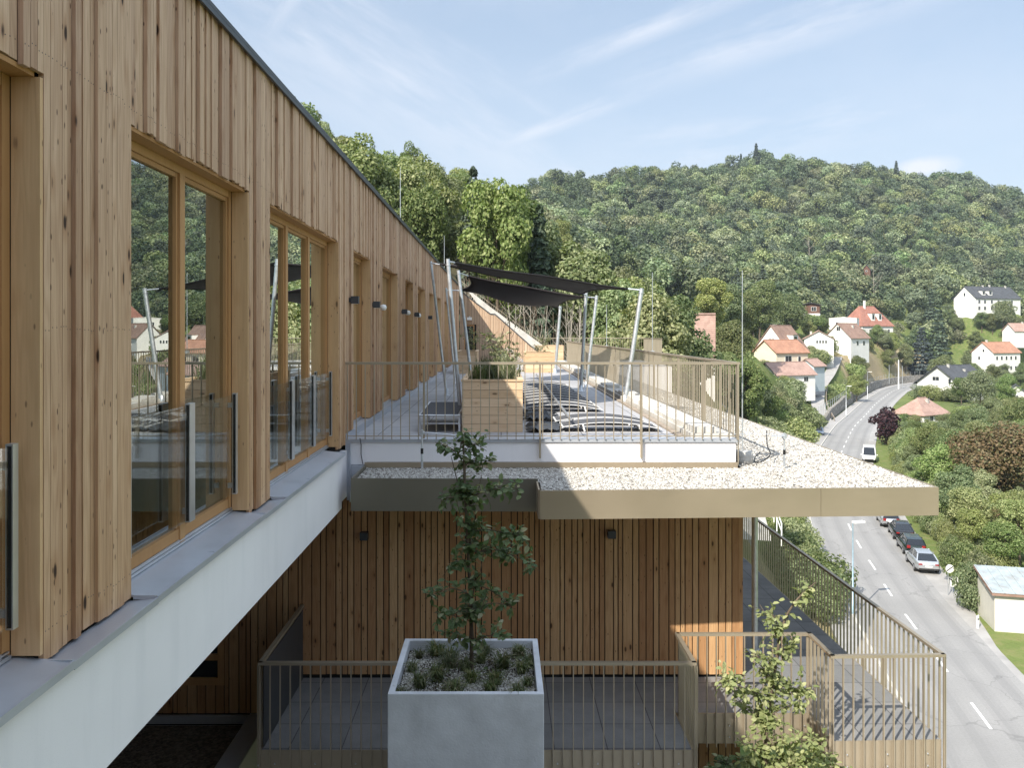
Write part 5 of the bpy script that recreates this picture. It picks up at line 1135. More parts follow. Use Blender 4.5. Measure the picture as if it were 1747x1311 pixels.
def heading(x, y):
    k = int(np.argmin(np.hypot(RC[:, 0] - x, RC[:, 1] - y))); n = RN[k]; return math.atan2(-n[0], n[1]) if False else math.atan2(RN[k][1], RN[k][0])
def make_vehicles():
    def at(x, y): return P(x, y, F * (-ZV) / (y - CY))
    for args in [('car', 'silver saloon car, nearest of the four parked beside the bushes', (1573, 968), M['p_silver'], 'sedan', 4.55), ('car', 'dark green estate car parked directly behind the silver saloon', (1554, 940), M['p_green'], 'estate', 4.4),
                 ('car', 'black saloon car parked between the dark green and the silver estate car', (1537, 915.5), M['p_black'], 'sedan', 4.5), ('car', 'silver estate car just under the edge of the gravel roof', (1515, 894), M['p_silver'], 'estate', 4.5)]:
        nm, lab, (x, y), mp, kd, L = args; p = at(x, y); k = int(np.argmin(np.hypot(RC[:, 0] - p.x, RC[:, 1] - p.y))); n = RN[k]; rz = math.atan2(n[1], n[0]) - math.pi
        vehicle(nm, lab, 'car', (p.x, p.y, ZV), rz, mp, kd, L)
    p = at(1483, 786); k = int(np.argmin(np.hypot(RC[:, 0] - p.x, RC[:, 1] - p.y))); n = RN[k]; rz = math.atan2(n[1], n[0]) - math.pi
    vehicle('van', 'white van facing the camera by the road edge beyond the gravel roof', 'van', (p.x, p.y, ZV), rz + math.pi, M['p_white'], 'van', 5.0, 1.95, 2.15, None)
    p = P(1397, 742, 158.5); vehicle('car', 'pale blue car parked at the foot of the narrow lane', 'car', (p.x, p.y, gz(p.x, p.y) + 0.03), R(-20) + math.pi, M['p_blue'], 'estate', 4.3)

# ------------------------------------------------------------------ street furniture
def make_street():
    def lamp(label, x, yb, Y, h, arm, col, zoff=0):
        b = P(x, yb, Y); z = gz(b.x, b.y); t = thing('street_lamp', label, 'street lamp', (b.x, b.y, z), 0, 'street lamps along the road'); m_ = MB(); m_.tube([(0, 0, -.2), (0, 0, 1.1), (0, 0, 1.12), (0, 0, h)], [.085, .085, .06, .04], 8); m_.build('pole', col, t)
        m_ = MB(); d = Vector((arm[0], arm[1], 0)); m_.tube([(0, 0, h - .02), tuple(d * .5 + Vector((0, 0, h + .05))), tuple(d + Vector((0, 0, h + .06)))], .03, 6); m_.build('arm', M['galv'], t)
        m_ = MB(); c = d * 1.25 + Vector((0, 0, h + .07)); dn = d.normalized(); m_.obox(c, dn * .42, Vector((-dn.y, dn.x, 0)) * .15, (0, 0, .06)); m_.build('lantern', M['plastic'], t)
    M['bluepole'] = plain('pale_blue_pole', (0.30, 0.42, 0.50), 0.5, 0.4)
    lamp('slim pale blue street lamp standing before the dashed road', 1455, 1050, 57.0, 6.3, (.35, .1), M['bluepole']); 
    lamp('grey street lamp at the junction of lane and road', 1443.5, 709, 192.0, 7.0, (.5, -.3), M['galv']); lamp('grey street lamp in front of the stone retaining wall', 1480, 681, 240.0, 8.0, (.5, -.3), M['galv'])
    lamp('distant street lamp by the upper road above the dark roofed house', 1621, 592, 330.0, 5.0, (-.3, -.3), M['galv'])
    for x, yt, yb, Y, r, lab in [(1533, 615, 661, 288, .22, 'thick white pole by the bend of the road'), (1539.5, 626, 660, 290, .12, 'thin grey pole next to the thick white pole'), (1517, 624, 650, 285, .10, 'thin pole above the stone wall left of the white pole')]:
        b, e = P(x, yb, Y), P(x, yt, Y); t = thing('utility_pole', lab, 'pole', b, 0, None); m_ = MB(); m_.tube([(0, 0, -1), (0, 0, e.z - b.z)], [r, r * .8], 8); m_.build('shaft', M['plastic'] if r > .2 else M['galv'], t); m_ = MB(); m_.lathe([(0, 0), (r * .9, 0), (r * .5, .15), (0, .18)], (0, 0, e.z - b.z), 8); m_.build('cap', M['galv'], t)
    # two round end-of-limit signs
    b = P(1617.5, 1016, 61.5); z = gz(b.x, b.y)
    for dx, zz, sg, r, lab, dy in [(0.10, 2.02, 1, .30, 'upper small round white road sign with a black slash', 0), (0.58, 0.95, -1, .40, 'lower larger round white road sign with a black slash', .5)]:
        t = thing('road_sign', lab, 'road sign', (b.x + (dx if dy else 0), b.y + dy, z), 0, 'round road signs by the verge'); q = MB(); q.tube([(0, 0, -.1), (0, 0, zz + .3)], .03, 8); q.build('post', M['galv'], t); ox = 0.10 if not dy else 0.06
        q = MB(); n = 24; c = (ox, -.05, zz); ring = [(c[0] + r * math.cos(6.2832 * k / n), c[1], c[2] + r * math.sin(6.2832 * k / n)) for k in range(n)]; q.prism(ring, (0, .02, 0)); pl_ = q.build('disc', M['plastic'], t)
        q = MB(); d = Vector((math.cos(.62), 0, sg * math.sin(.62))); q.obox((c[0], c[1] - .008, c[2]), d * (r * .93), Vector((-d.z, 0, d.x)) * (r * .11), (0, .003, 0)); q.build('slash', M['black'], pl_)
    b = P(1668, 1072, 54.6); t = thing('marker_post', 'white roadside marker post on the grass verge', 'marker post', (b.x, b.y, gz(b.x, b.y))); q = MB(); q.prism([(-.06, -.05, -.05), (.06, -.05, -.05), (.06, -.05, .95), (-.06, -.05, .86)], (0, .1, 0)); q.build('post', M['plastic'], t); q = MB(); q.box(-.04, .04, -.056, -.052, .62, .76); q.build('reflector', M['lampgrey'], t)
    # stone retaining wall beside the road
    ks = [k for k in range(len(RC)) if 168 < RC[k, 1] < 338]; q = MB(); rr = random.Random(3)
    for k in ks:
        c, n = RC[k], RN[k]; hgt = np.interp(c[1], [168, 185, 215, 338], [.5, 2.3, 2.9, 2.6]); tan = np.array([n[1], -n[0]])
        nr = max(1, int(hgt / .55))
        for j in range(nr):
            for s in (0, .5):
                p = c[:2] + n * (6.0 + .10 * rr.random() + .06 * j) + tan * (s - .5 + rr.uniform(-.05, .05)); q.obox((p[0], p[1], ZV + hgt * (j + .5) / nr), Vector((*tan, 0)) * rr.uniform(.22, .27), Vector((*n, 0)) * .30, (0, 0, hgt / nr * rr.uniform(.46, .52)), rr.random())
    w = tag(q.build('retaining_wall', M['stone']), 'long grey rough stone retaining wall on the inside of the road bend', 'wall')
    f = thing('wire_fence', 'thin wire fence on top of the stone retaining wall', 'fence', (0, 0, 0)); q = MB(); pts = []
    for k in ks[::4]:
        c, n = RC[k], RN[k]; p = c[:2] + n * 6.4; q.box(p[0] - .04, p[0] + .04, p[1] - .04, p[1] + .04, ZV + 1.5, ZV + 4.1); pts.append((p[0], p[1], ZV + 4.0))
    q.build('posts', M['galv'], f); q = MB(); q.tube(pts, .02, 4); q.tube([(a, b_, c_ - .6) for a, b_, c_ in pts], .02, 4); q.build('wires', M['galv'], f)
    # guard rail at the lane mouth and the paled garden fence
    def lane_side(o_, i0, i1, z): return [(LC[k, 0] + LN[k, 0] * o_, LC[k, 1] + LN[k, 1] * o_, LC[k, 2] + z) for k in range(i0, i1)]
    g = thing('guard_rail', 'brown timber guard rail along the right side of the lane', 'railing'); q = MB(); p = lane_side(-1.9, 2, 52, .75); q.tube(p[::3], .09, 6); q.build('rail', M['timber'], g); q = MB()
    for a in p[::5]: q.box(a[0] - .07, a[0] + .07, a[1] - .07, a[1] + .07, a[2] - .9, a[2] + .05)
    q.build('posts', M['timber'], g)
    g = thing('paled_fence', 'grey weathered paled fence on a dark wall left of the lane', 'fence'); q = MB(); p = lane_side(2.3, 36, 72, 0); rr = random.Random(8)
    for a, b_ in zip(p[:-1], p[1:]):
        for s in (0, .34, .67): q.obox((a[0] + (b_[0] - a[0]) * s, a[1] + (b_[1] - a[1]) * s, a[2] + 2.0 + rr.uniform(0, .1)), (.13, 0, 0), (0, .02, 0), (0, 0, .85))
    q.build('pales', M['timber'], g); q = MB(); q.tube([(a, b_, c_ + .5) for a, b_, c_ in p[::3]], .65, 6); q.build('wall', M['stone'], g)
    # riprap wall and small dark drive beyond the terrace fence
    rs = np.random.RandomState(4); A = []
    for k in range(260):
        u = rs.rand(); y = 74 + 32 * u; x = P(1272 + 22 * u + rs.normal(0, 3), 0, y).x + rs.normal(0, .3); A.append((x, y, gz(x, y) + rs.uniform(0, 1.6), rs.uniform(.3, .55)))
    A = np.array(A); n = len(A); o = pebble_obj('rock_wall', A, M['stone'], rs); del o['kind']; tag(o, 'rough white rock wall beside the slope right of the terrace fence', 'rock wall')
    q = MB(); pts = [P(1266, 0, y) for y in (60, 75, 90, 105)]; q.add([(p.x + s, p.y, gz(p.x + s, p.y) + .1) for p in pts for s in (-2.2, .8)], [(2 * k, 2 * k + 1, 2 * k + 3, 2 * k + 2) for k in range(3)]); tag(q.build('path', M['asphalt']), kind='structure')
    # light path and pipe rail under the canopy corner
    def drape(name, pts, wd, mat, dz=.08):
        c = resample(pts, 1.0); n = sides(c); zz = [max(gz(a[0] + b_[0] * wd, a[1] + b_[1] * wd), gz(a[0] - b_[0] * wd, a[1] - b_[1] * wd), gz(a[0], a[1])) + dz for a, b_ in zip(c, n)]; q = MB(); L = [(a[0] + b_[0] * wd, a[1] + b_[1] * wd, z) for a, b_, z in zip(c, n, zz)]; r_ = [(a[0] - b_[0] * wd, a[1] - b_[1] * wd, z) for a, b_, z in zip(c, n, zz)]; m_ = len(L)
        q.add(L + r_, [(m_ + k, m_ + k + 1, k + 1, k) for k in range(m_ - 1)]); tag(q.build(name, mat), kind='structure'); return c, zz
    c, zz = drape('footpath', [(15.0, 50), (16.2, 55), (17.6, 60), (19.6, 70)], 0.9, M['kerb'])
    g = thing('pipe_rail', 'white pipe handrail beside the dry bank below the canopy corner', 'handrail'); q = MB(); p = [(a[0] + 1.5, a[1], z + .95) for a, z in zip(c, zz)]; q.tube(p, .045, 6); q.tube([(a, b_, z - .45) for a, b_, z in p], .035, 6); q.build('rail', M['plastic'], g); q = MB()
    for a in p[::3]: q.tube([(a[0], a[1], a[2] - 1.3), a], .04, 6)
    q.build('posts', M['plastic'], g)
    # shed by the verge
    b = P(1697, 1076, 54.3); z = gz(b.x + 2, b.y + 2); t = thing('shed', 'cream shed with a pale sheet metal roof at the right picture edge', 'shed', (b.x, b.y, z), R(-14)); q = MB(); w, l, h = 6.0, 3.6, 2.45
    q.prism([(0, 0, -.5), (w, 0, -.5), (w, 0, h), (0, 0, h)], (0, l, 0)); q.build('wall', M['hcream2'], t); q = MB(); sl = .16
    q.add([(-.2, -.25, h + .02), (w + .2, -.25, h + .02), (w + .2, l + .2, h + .75), (-.2, l + .2, h + .75), (-.2, -.25, h + .07), (w + .2, -.25, h + .07), (w + .2, l + .2, h + .80), (-.2, l + .2, h + .80)], [(0, 3, 2, 1), (4, 5, 6, 7), (0, 1, 5, 4), (1, 2, 6, 5), (2, 3, 7, 6), (3, 0, 4, 7)])
    for k in range(11): x = -.1 + k * .62; q.bar((x, -.25, h + .085), (x, l + .2, h + .815), .05, .04)
    q.build('roof', M['shedroof'], t); q = MB(); q.box(-.22, w + .2, -.27, -.252, h - .10, h + .08); q.bar((-.21, -.25, h - .02), (-.21, l + .2, h + .71), .02, .18); q.build('verge_board', M['t_brown'], t)
    q = MB(); q.prism([(0.001, .02, h), (0.001, l - .02, h), (0.001, l - .02, h + .70)], (w - .002, 0, 0)); q.build('gable', M['hcream2'], t)
    q = MB(); q.box(2.2, 3.1, -.03, 0.01, 0.0, 2.0); q.build('door', M['hcream'], t)
M['hcream2'] = plain('shed_cream', (0.62, 0.60, 0.53), 0.9, 0, 0.05, 2, dirt=(.3, (2, 2, .4), (.45, .43, .37))); M['shedroof'] = plain('aged_sheet_roof', (0.40, 0.45, 0.46), 0.6, 0.3, 0.15, 2.0, dirt=(.6, (1.2, 1.2, 1.2), (.26, .20, .16)))

# ------------------------------------------------------------------ houses
HOUSES = []
def house(label, x, yb, Y, rz, w, l, h, rise, roof, wall='hwhite', wins=(), chim=(), dorm=(), hip=0.0, over=0.45, name='house', trim=True, cat='house', z=None, down=4.0):
    p = P(x, yb, Y); z = p.z if z is None else z; t = thing(name, label, cat, (p.x, p.y, z), R(rz)); hw, hl = w / 2, l / 2
    FLATS.append((p.x, p.y, max(w, l) * 0.62, z)); q = MB()
    def sec(y): return [(-hw, y, -down), (hw, y, -down), (hw, y, h), (0, y, h + (rise if hip == 0 else 0)), (-hw, y, h)]
    a, b = sec(-hl), sec(hl)
    q.add(a + b, [(0, 1, 2, 3, 4), (9, 8, 7, 6, 5), (0, 5, 6, 1), (1, 6, 7, 2), (4, 9, 5, 0)]); q.build('wall', M[wall], t); rf = MB(); k = rise / hw; e = hw + over; ze = h - over * k + .02; th = .16
    hy = hip if hip else -over
    def slope(s):
        A = [(s * e, -hl - over, ze), (s * e, hl + over, ze), (0, hl - hy, h + rise + .02), (0, -hl + hy, h + rise + .02)]
        return A + [(x_, y_, z_ + th) for x_, y_, z_ in A]
    bx = [(0, 3, 2, 1), (4, 5, 6, 7), (0, 1, 5, 4), (1, 2, 6, 5), (2, 3, 7, 6), (3, 0, 4, 7)]
    rf.add(slope(1), bx); rf.add(slope(-1), bx)
    if hip:
        for s in (-1, 1): A = [(-e, s * (hl + over), ze), (e, s * (hl + over), ze), (0, s * (hl - hip), h + rise + .02)]; A2 = [(x_, y_, z_ + th) for x_, y_, z_ in A]; rf.add(A + A2, [(0, 1, 2), (3, 5, 4), (0, 3, 4, 1), (1, 4, 5, 2), (2, 5, 3, 0)])
    rf.tube([(0, -hl + hy, h + rise + th + .02), (0, hl - hy, h + rise + th + .02)], .12, 6); ro = rf.build('roof', M[roof], t)
    for (u, v, hh) in chim: c = MB(); zb = h + rise * (1 - abs(u)) - .6; c.box(u * hw - .3, u * hw + .3, v * hl - .3, v * hl + .3, zb, zb + 1.0 + hh); c.box(u * hw - .36, u * hw + .36, v * hl - .36, v * hl + .36, zb + 1.0 + hh, zb + 1.1 + hh); c.build('chimney', M['hwhite'] if hh > 1 else M['kerb'], ro)
    for (s, v, dw) in dorm:
        c = MB(); x0 = s * hw * .80; zb = h + rise * .20; zt = h + rise * .62; x1 = s * hw * .34; y0, y1 = v * hl - dw / 2, v * hl + dw / 2
        c.prism([(x0, y0, zb), (x0, y0, zt), (x1, y0, zt + .05), (s * hw * .2, y0, zb)], (0, dw, 0)); d_ = c.build('dormer', M[wall] if wall != 'hwhite' else M['hwhite'], ro)
        c = MB(); c.obox((x0 + s * .02, (y0 + y1) / 2, (zb + zt) / 2 + .1), (.02, 0, 0), (0, dw * .3, 0), (0, 0, (zt - zb) * .28)); c.build('dormer_window', M['pane'], ro); c = MB(); c.obox(((x0 + x1) / 2 + s * .1, v * hl, zt + .12), ((x0 - x1) / 2 + s * .25, 0, -.06 * 1), (0, dw / 2 + .2, 0), (0, 0, .06)); c.build('dormer_roof', M[roof], ro)
    for (f_, u, zc, ww, hh) in wins:
        fr, pn = MB(), MB()
        if f_ in 'fb': s = -1 if f_ == 'f' else 1; c = Vector((u * hw, s * (hl + .02), zc)); ax, ay = Vector((1, 0, 0)), Vector((0, s, 0))
        else: s = 1 if f_ == 'r' else -1; c = Vector((s * (hw + .02), u * hl, zc)); ax, ay = Vector((0, 1, 0)), Vector((s, 0, 0))
        fr.obox(c, ax * (ww / 2 + .08), ay * .03, (0, 0, hh / 2 + .08)); o_ = fr.build('window', M['plastic'] if wall != 'hbrown' else M['whiteframe'], t)
        n_ = 2 if ww > .9 else 1
        for k in range(n_): pw = ww / n_; pn.obox(c + ay * .04 + ax * ((k - (n_ - 1) / 2) * pw), ax * (pw / 2 - .04), ay * .012, (0, 0, hh / 2))
        pn.build('pane', M['pane'], o_)
    pr = PX((p.x, p.y, z)); r_ = max(w, l) * .62 * F / Y; HOUSES.append((pr[0] - r_, pr[0] + r_, CY - F * (z + h + rise) / Y, CY - F * (z + 0.5) / Y, Y, p.x, p.y, max(w, l) * .62)); return t

def make_houses():
    house('white gabled house with a brown tiled roof and a dormer, largest on the slope', 1332, 636, 226, -48, 10.0, 9.6, 6.2, 6.2, 't_brown', wins=[('f', .02, 8.2, 1.8, 1.6), ('r', -.5, 4.8, 1.1, 1.3), ('r', .3, 4.8, 1.1, 1.3)], chim=[(-.1, -.5, .5)], dorm=[(1, .1, 2.6)])
    house('cream house extension with an orange tiled roof in front of the gabled white house', 1332, 634, 217, -62, 7.6, 11.0, 5.0, 2.9, 't_orange', 'hcream', wins=[('r', -.25, 3.3, 2.2, 1.5), ('r', .45, 3.2, .9, 1.3)], name='house_extension')
    house('low outbuilding with a long weathered brown roof below the cream extension', 1340, 655, 203, -64, 7.0, 12.0, 2.4, 2.6, 't_pink', wins=[('r', .5, 1.2, 1.4, 1.0)], name='outbuilding', cat='outbuilding')
    house('small grey garage with a tiled lean roof beside the low outbuilding', 1384, 640, 212, -50, 4.4, 5.0, 2.4, 1.5, 't_pink', 'hblue', wins=[('f', 0, 1.2, 1.6, 1.5)], name='garage', cat='garage')
    house('small white house with four little windows in a row under a shallow red roof', 1396, 610, 255, -18, 8.2, 8.0, 5.6, 2.3, 't_pink', wins=[('f', u, 4.7, .55, .85) for u in (-.12, .08, .28, .48)] + [('l', -.3, 4.2, .8, 1.6)], chim=[(-.5, .1, .6)])
    house('white gabled house with a grey brown roof above the small white house', 1445, 598, 276, -52, 9.0, 11.0, 4.2, 4.4, 't_brown', wins=[('f', .05, 7.0, 1.3, 1.3), ('r', -.3, 2.4, 1.2, 1.3), ('r', .4, 2.4, 1.2, 1.3)], chim=[(.3, .2, .4)])
    house('house with a steep red hipped roof and two little yellow dormers', 1478, 575, 332, -66, 11.2, 16.0, 4.6, 7.2, 't_red', 'hcream' if False else 'hwhite', wins=[('r', u, 2.2, 1.1, 1.4) for u in (-.5, -.1, .3, .7)], chim=[(.1, -.2, 2.6)], dorm=[(1, -.15, 1.7), (1, .30, 1.7)], hip=4.0)
    house('white flat block annex adjoining the red hipped roof', 1440, 574, 318, -30, 9.6, 7.0, 6.6, .35, 'hwhite', over=.1, name='house_annex', wins=[('f', -.4, 4.6, 1.0, 1.2)])
    house('brown wooden cabin on a white base high in the trees', 1384, 548, 286, -24, 5.6, 5.4, 5.4, .55, 't_dark', 'hbrown', wins=[('f', .35, 4.0, 1.5, 1.3)], over=.8, name='cabin', cat='cabin')
    p = P(1384, 548, 286); t = [o for o in COL.objects if o.name == 'cabin'][0]; q = MB(); q.box(-2.85, 2.85, -2.75, 2.75, -3.0, 2.5); q.build('base', M['hwhite'], t)
    house('long white house with a slate roof and dormers highest on the right slope', 1684, 536, 385, -70, 11.5, 27.0, 7.0, 5.2, 't_dark', wins=[('f', 0, 8.6, .9, 1.4)] + [('r', u, zz, 1.2, 1.5) for u in (-.85, -.6, -.3, 0, .3, .6) for zz in (2.4, 5.3)], chim=[(0, .1, .6), (0, -.2, .3), (.05, .8, .5)], dorm=[(1, -.55, 2.0), (1, -.25, 2.2)])
    house('small house with a pinkish tiled roof at the right picture edge', 1736, 577, 355, -80, 7.0, 8.5, 3.0, 3.0, 't_pink', wins=[('r', .3, 1.6, 1.2, 1.2)], chim=[(0, .5, .3)])
    house('white two storey house with a red roof and rows of small windows', 1699, 642, 318, -68, 9.0, 14.0, 9.0, 3.6, 't_orange', wins=[('r', u, zz, .9, 1.3) for u in (-.75, -.4, -.05, .3, .65) for zz in (3.2, 6.9)] + [('f', .1, 9.6, .8, .9), ('f', -.3, 6.8, .8, 1.2)], chim=[(0, -.7, .5), (-.3, 0, .4)])
    house('large white gabled house with a dark slate roof beside the road bend', 1627, 682, 248, -58, 12.8, 15.5, 5.0, 4.8, 't_dark', wins=[('f', -.12, 6.2, 2.0, 1.1), ('f', .52, 5.6, .8, 1.4), ('f', -.35, 2.2, 1.8, 1.5), ('f', .25, 2.2, 1.2, 1.4), ('r', -.5, 3.2, 1.0, 1.3)], chim=[(.1, -.5, .5), (.35, .2, .2)], dorm=[(1, .55, 2.6)], over=.9, z=-19.4)
    house('low white house with a pale brown hipped roof half hidden beside the purple shrub', 1572, 716, 186, -60, 7.0, 9.0, 2.4, 3.0, 't_pink', wins=[('r', -.4, 1.4, 1.0, 1.0)], chim=[(.3, .1, .3)], hip=3.0, z=-19.8)
    house('steep tiled roof of a narrow house rising above the terrace fence', 1203, 640, 92, 75, 2.8, 2.0, 1.4, 5.0, 't_pink', wins=[], over=.1)
    house('tiny dark brown hut in the wood on the far slope', 1479, 466, 430, -30, 3.6, 3.6, 1.6, 2.4, 't_dark', 'hbrown', wins=[('f', 0, .9, .7, .7)], name='hut', cat='hut', down=1.5)
    house('small grey gabled shed in the right hand gardens', 1733, 676, 235, -30, 4.5, 5.0, 2.6, 2.0, 't_dark', wins=[('f', 0, 1.4, 1, 1)], name='garden_shed', cat='shed', z=-19.0)

# ------------------------------------------------------------------ trees
def crown_arrays(seed, Rr, Hh, nblob, nleaf, leaf, z0, kind='broad'):
    rs = np.random.RandomState(seed); cz = z0 + (Hh - z0) * .5; rz = (Hh - z0) * .5
    if kind == 'cone':
        u = rs.rand(nleaf) ** 0.75; z = z0 + (Hh - z0) * (1 - u); lay = np.round(z / .9 + rs.normal(0, .12, nleaf)) * .9; a = rs.uniform(0, 6.283, nleaf)
        na = 5 + (lay * 3).astype(int) % 3; a = a + .35 * np.sin(na * a + lay * 7); rmax = Rr * (u * .95 + .05) * (1 + .16 * np.sin(lay * 9.1) + .14 * np.sin(na * a)); r = rmax * rs.uniform(.25, 1.0, nleaf) ** .6
        c = np.stack([r * np.cos(a), r * np.sin(a), lay - .18 * r + rs.normal(0, .12, nleaf)], 1); nrm = np.stack([np.cos(a) * .5, np.sin(a) * .5, np.ones(nleaf) * .8], 1) + rs.normal(0, .35, (nleaf, 3)); keep = c[:, 2] < Hh; return c[keep], nrm[keep], leaf * rs.uniform(.6, 1.3, keep.sum()), None
    bc, br = [], []
    for k in range(nblob):
        while True:
            p = rs.uniform(-1, 1, 3); d = np.linalg.norm(p)
            if .25 < d < 1 and p[2] > -.9: break
        p = p / d * rs.uniform(.45, .86); taper = 1 - .28 * max(0, p[2]); bc.append((p[0] * Rr * taper, p[1] * Rr * taper, cz + p[2] * rz)); br.append(Rr * rs.uniform(.24, .46))
    bc, br = np.array(bc), np.array(br); w = br ** 2 / (br ** 2).sum(); b = rs.choice(nblob, nleaf, p=w); d = rs.normal(0, 1, (nleaf, 3)); d[:, 2] += .25; d /= np.linalg.norm(d, axis=1)[:, None]
    c = bc[b] + d * (br[b] * (rs.uniform(.55, 1.0, nleaf) ** .5 + rs.normal(0, .06, nleaf)))[:, None] * np.array([1, 1, .82]); ctr = np.array([0, 0, cz]); out = c - ctr; out /= np.linalg.norm(out, axis=1)[:, None]
    nrm = d * .7 + out * .25 + rs.normal(0, .5, (nleaf, 3)) + np.array([0, 0, .25]); return c, nrm, leaf * rs.uniform(.55, 1.3, nleaf), bc
def crown_mesh(name, mat, seed, Rr, Hh, nblob, nleaf, leaf, z0, kind='broad', elong=1.3):
    c, nrm, s, bc = crown_arrays(seed, Rr, Hh, nblob, nleaf, leaf, z0, kind); rs = np.random.RandomState(seed + 99); n = len(c); nrm = nrm / np.linalg.norm(nrm, axis=1)[:, None]; a = rs.normal(0, 1, (n, 3)); a -= nrm * (a * nrm).sum(1)[:, None]; a /= np.linalg.norm(a, axis=1)[:, None]; b = np.cross(nrm, a); s = s[:, None]
    k = nrm * s * .18; v = np.stack([c - a * s * elong * .5, c + b * s * .42 + k * rs.normal(0, 1, (n, 1)), c + a * s * elong * .5, c - b * s * .42 + k], 1).reshape(-1, 3); return np_mesh(name, v, 4, rs.rand(n), mat), bc
def trunk_mesh(name, mat, Hh, z0, bc, r, seed, bare=False):
    q = MB(); rr = random.Random(seed); top = z0 + (Hh - z0) * .72; ax = [(0, 0, -1.2), (rr.uniform(-.1, .1), rr.uniform(-.1, .1), z0 * .6), (rr.uniform(-.3, .3), rr.uniform(-.3, .3), (z0 + top) / 2), (rr.uniform(-.4, .4), rr.uniform(-.4, .4), top)]
    q.tube(ax, [r * 1.25, r, r * .6, r * .18], 7)
    if bc is not None:
        for p in bc[:: max(1, len(bc) // 9)]: zz = max(z0 * .7, p[2] * .6); q.tube([(0, 0, zz), (p[0] * .5, p[1] * .5, (zz + p[2]) / 2 + .2), tuple(p)], [r * .38, r * .24, r * .07], 5)
    m = bpy.data.meshes.new(name); o = q.build(name, mat); m = o.data; bpy.data.objects.remove(o); return m
KINDS = {}
def kind_of(key, n, mat, bark, Rr, Hh, nblob, nleaf, leaf, z0, form='broad', r=.18):
    KINDS[key] = []
    for k in range(n): cm, bc = crown_mesh('crown', M[mat], 100 * len(KINDS) + k * 7, Rr, Hh, nblob, nleaf, leaf, z0, form); KINDS[key].append((cm, trunk_mesh('trunk', M[bark], Hh, z0, bc, r, k), Rr, Hh))
def plant(key, x, y, h, label, cat='tree', group=None, name='tree', wide=1.0, z=None, idx=None):
    v = KINDS[key]; cm, tm, Rr, Hh = v[(rnd.randrange(len(v)) if idx is None else idx)]; z = gz(x, y) - .1 if z is None else z; t = thing(name, label, cat, (x, y, z), rnd.uniform(0, 6.28), group); s = h / Hh; t.scale = (s * wide, s * wide, s); link('trunk', tm, t); link('crown', cm, t); return t

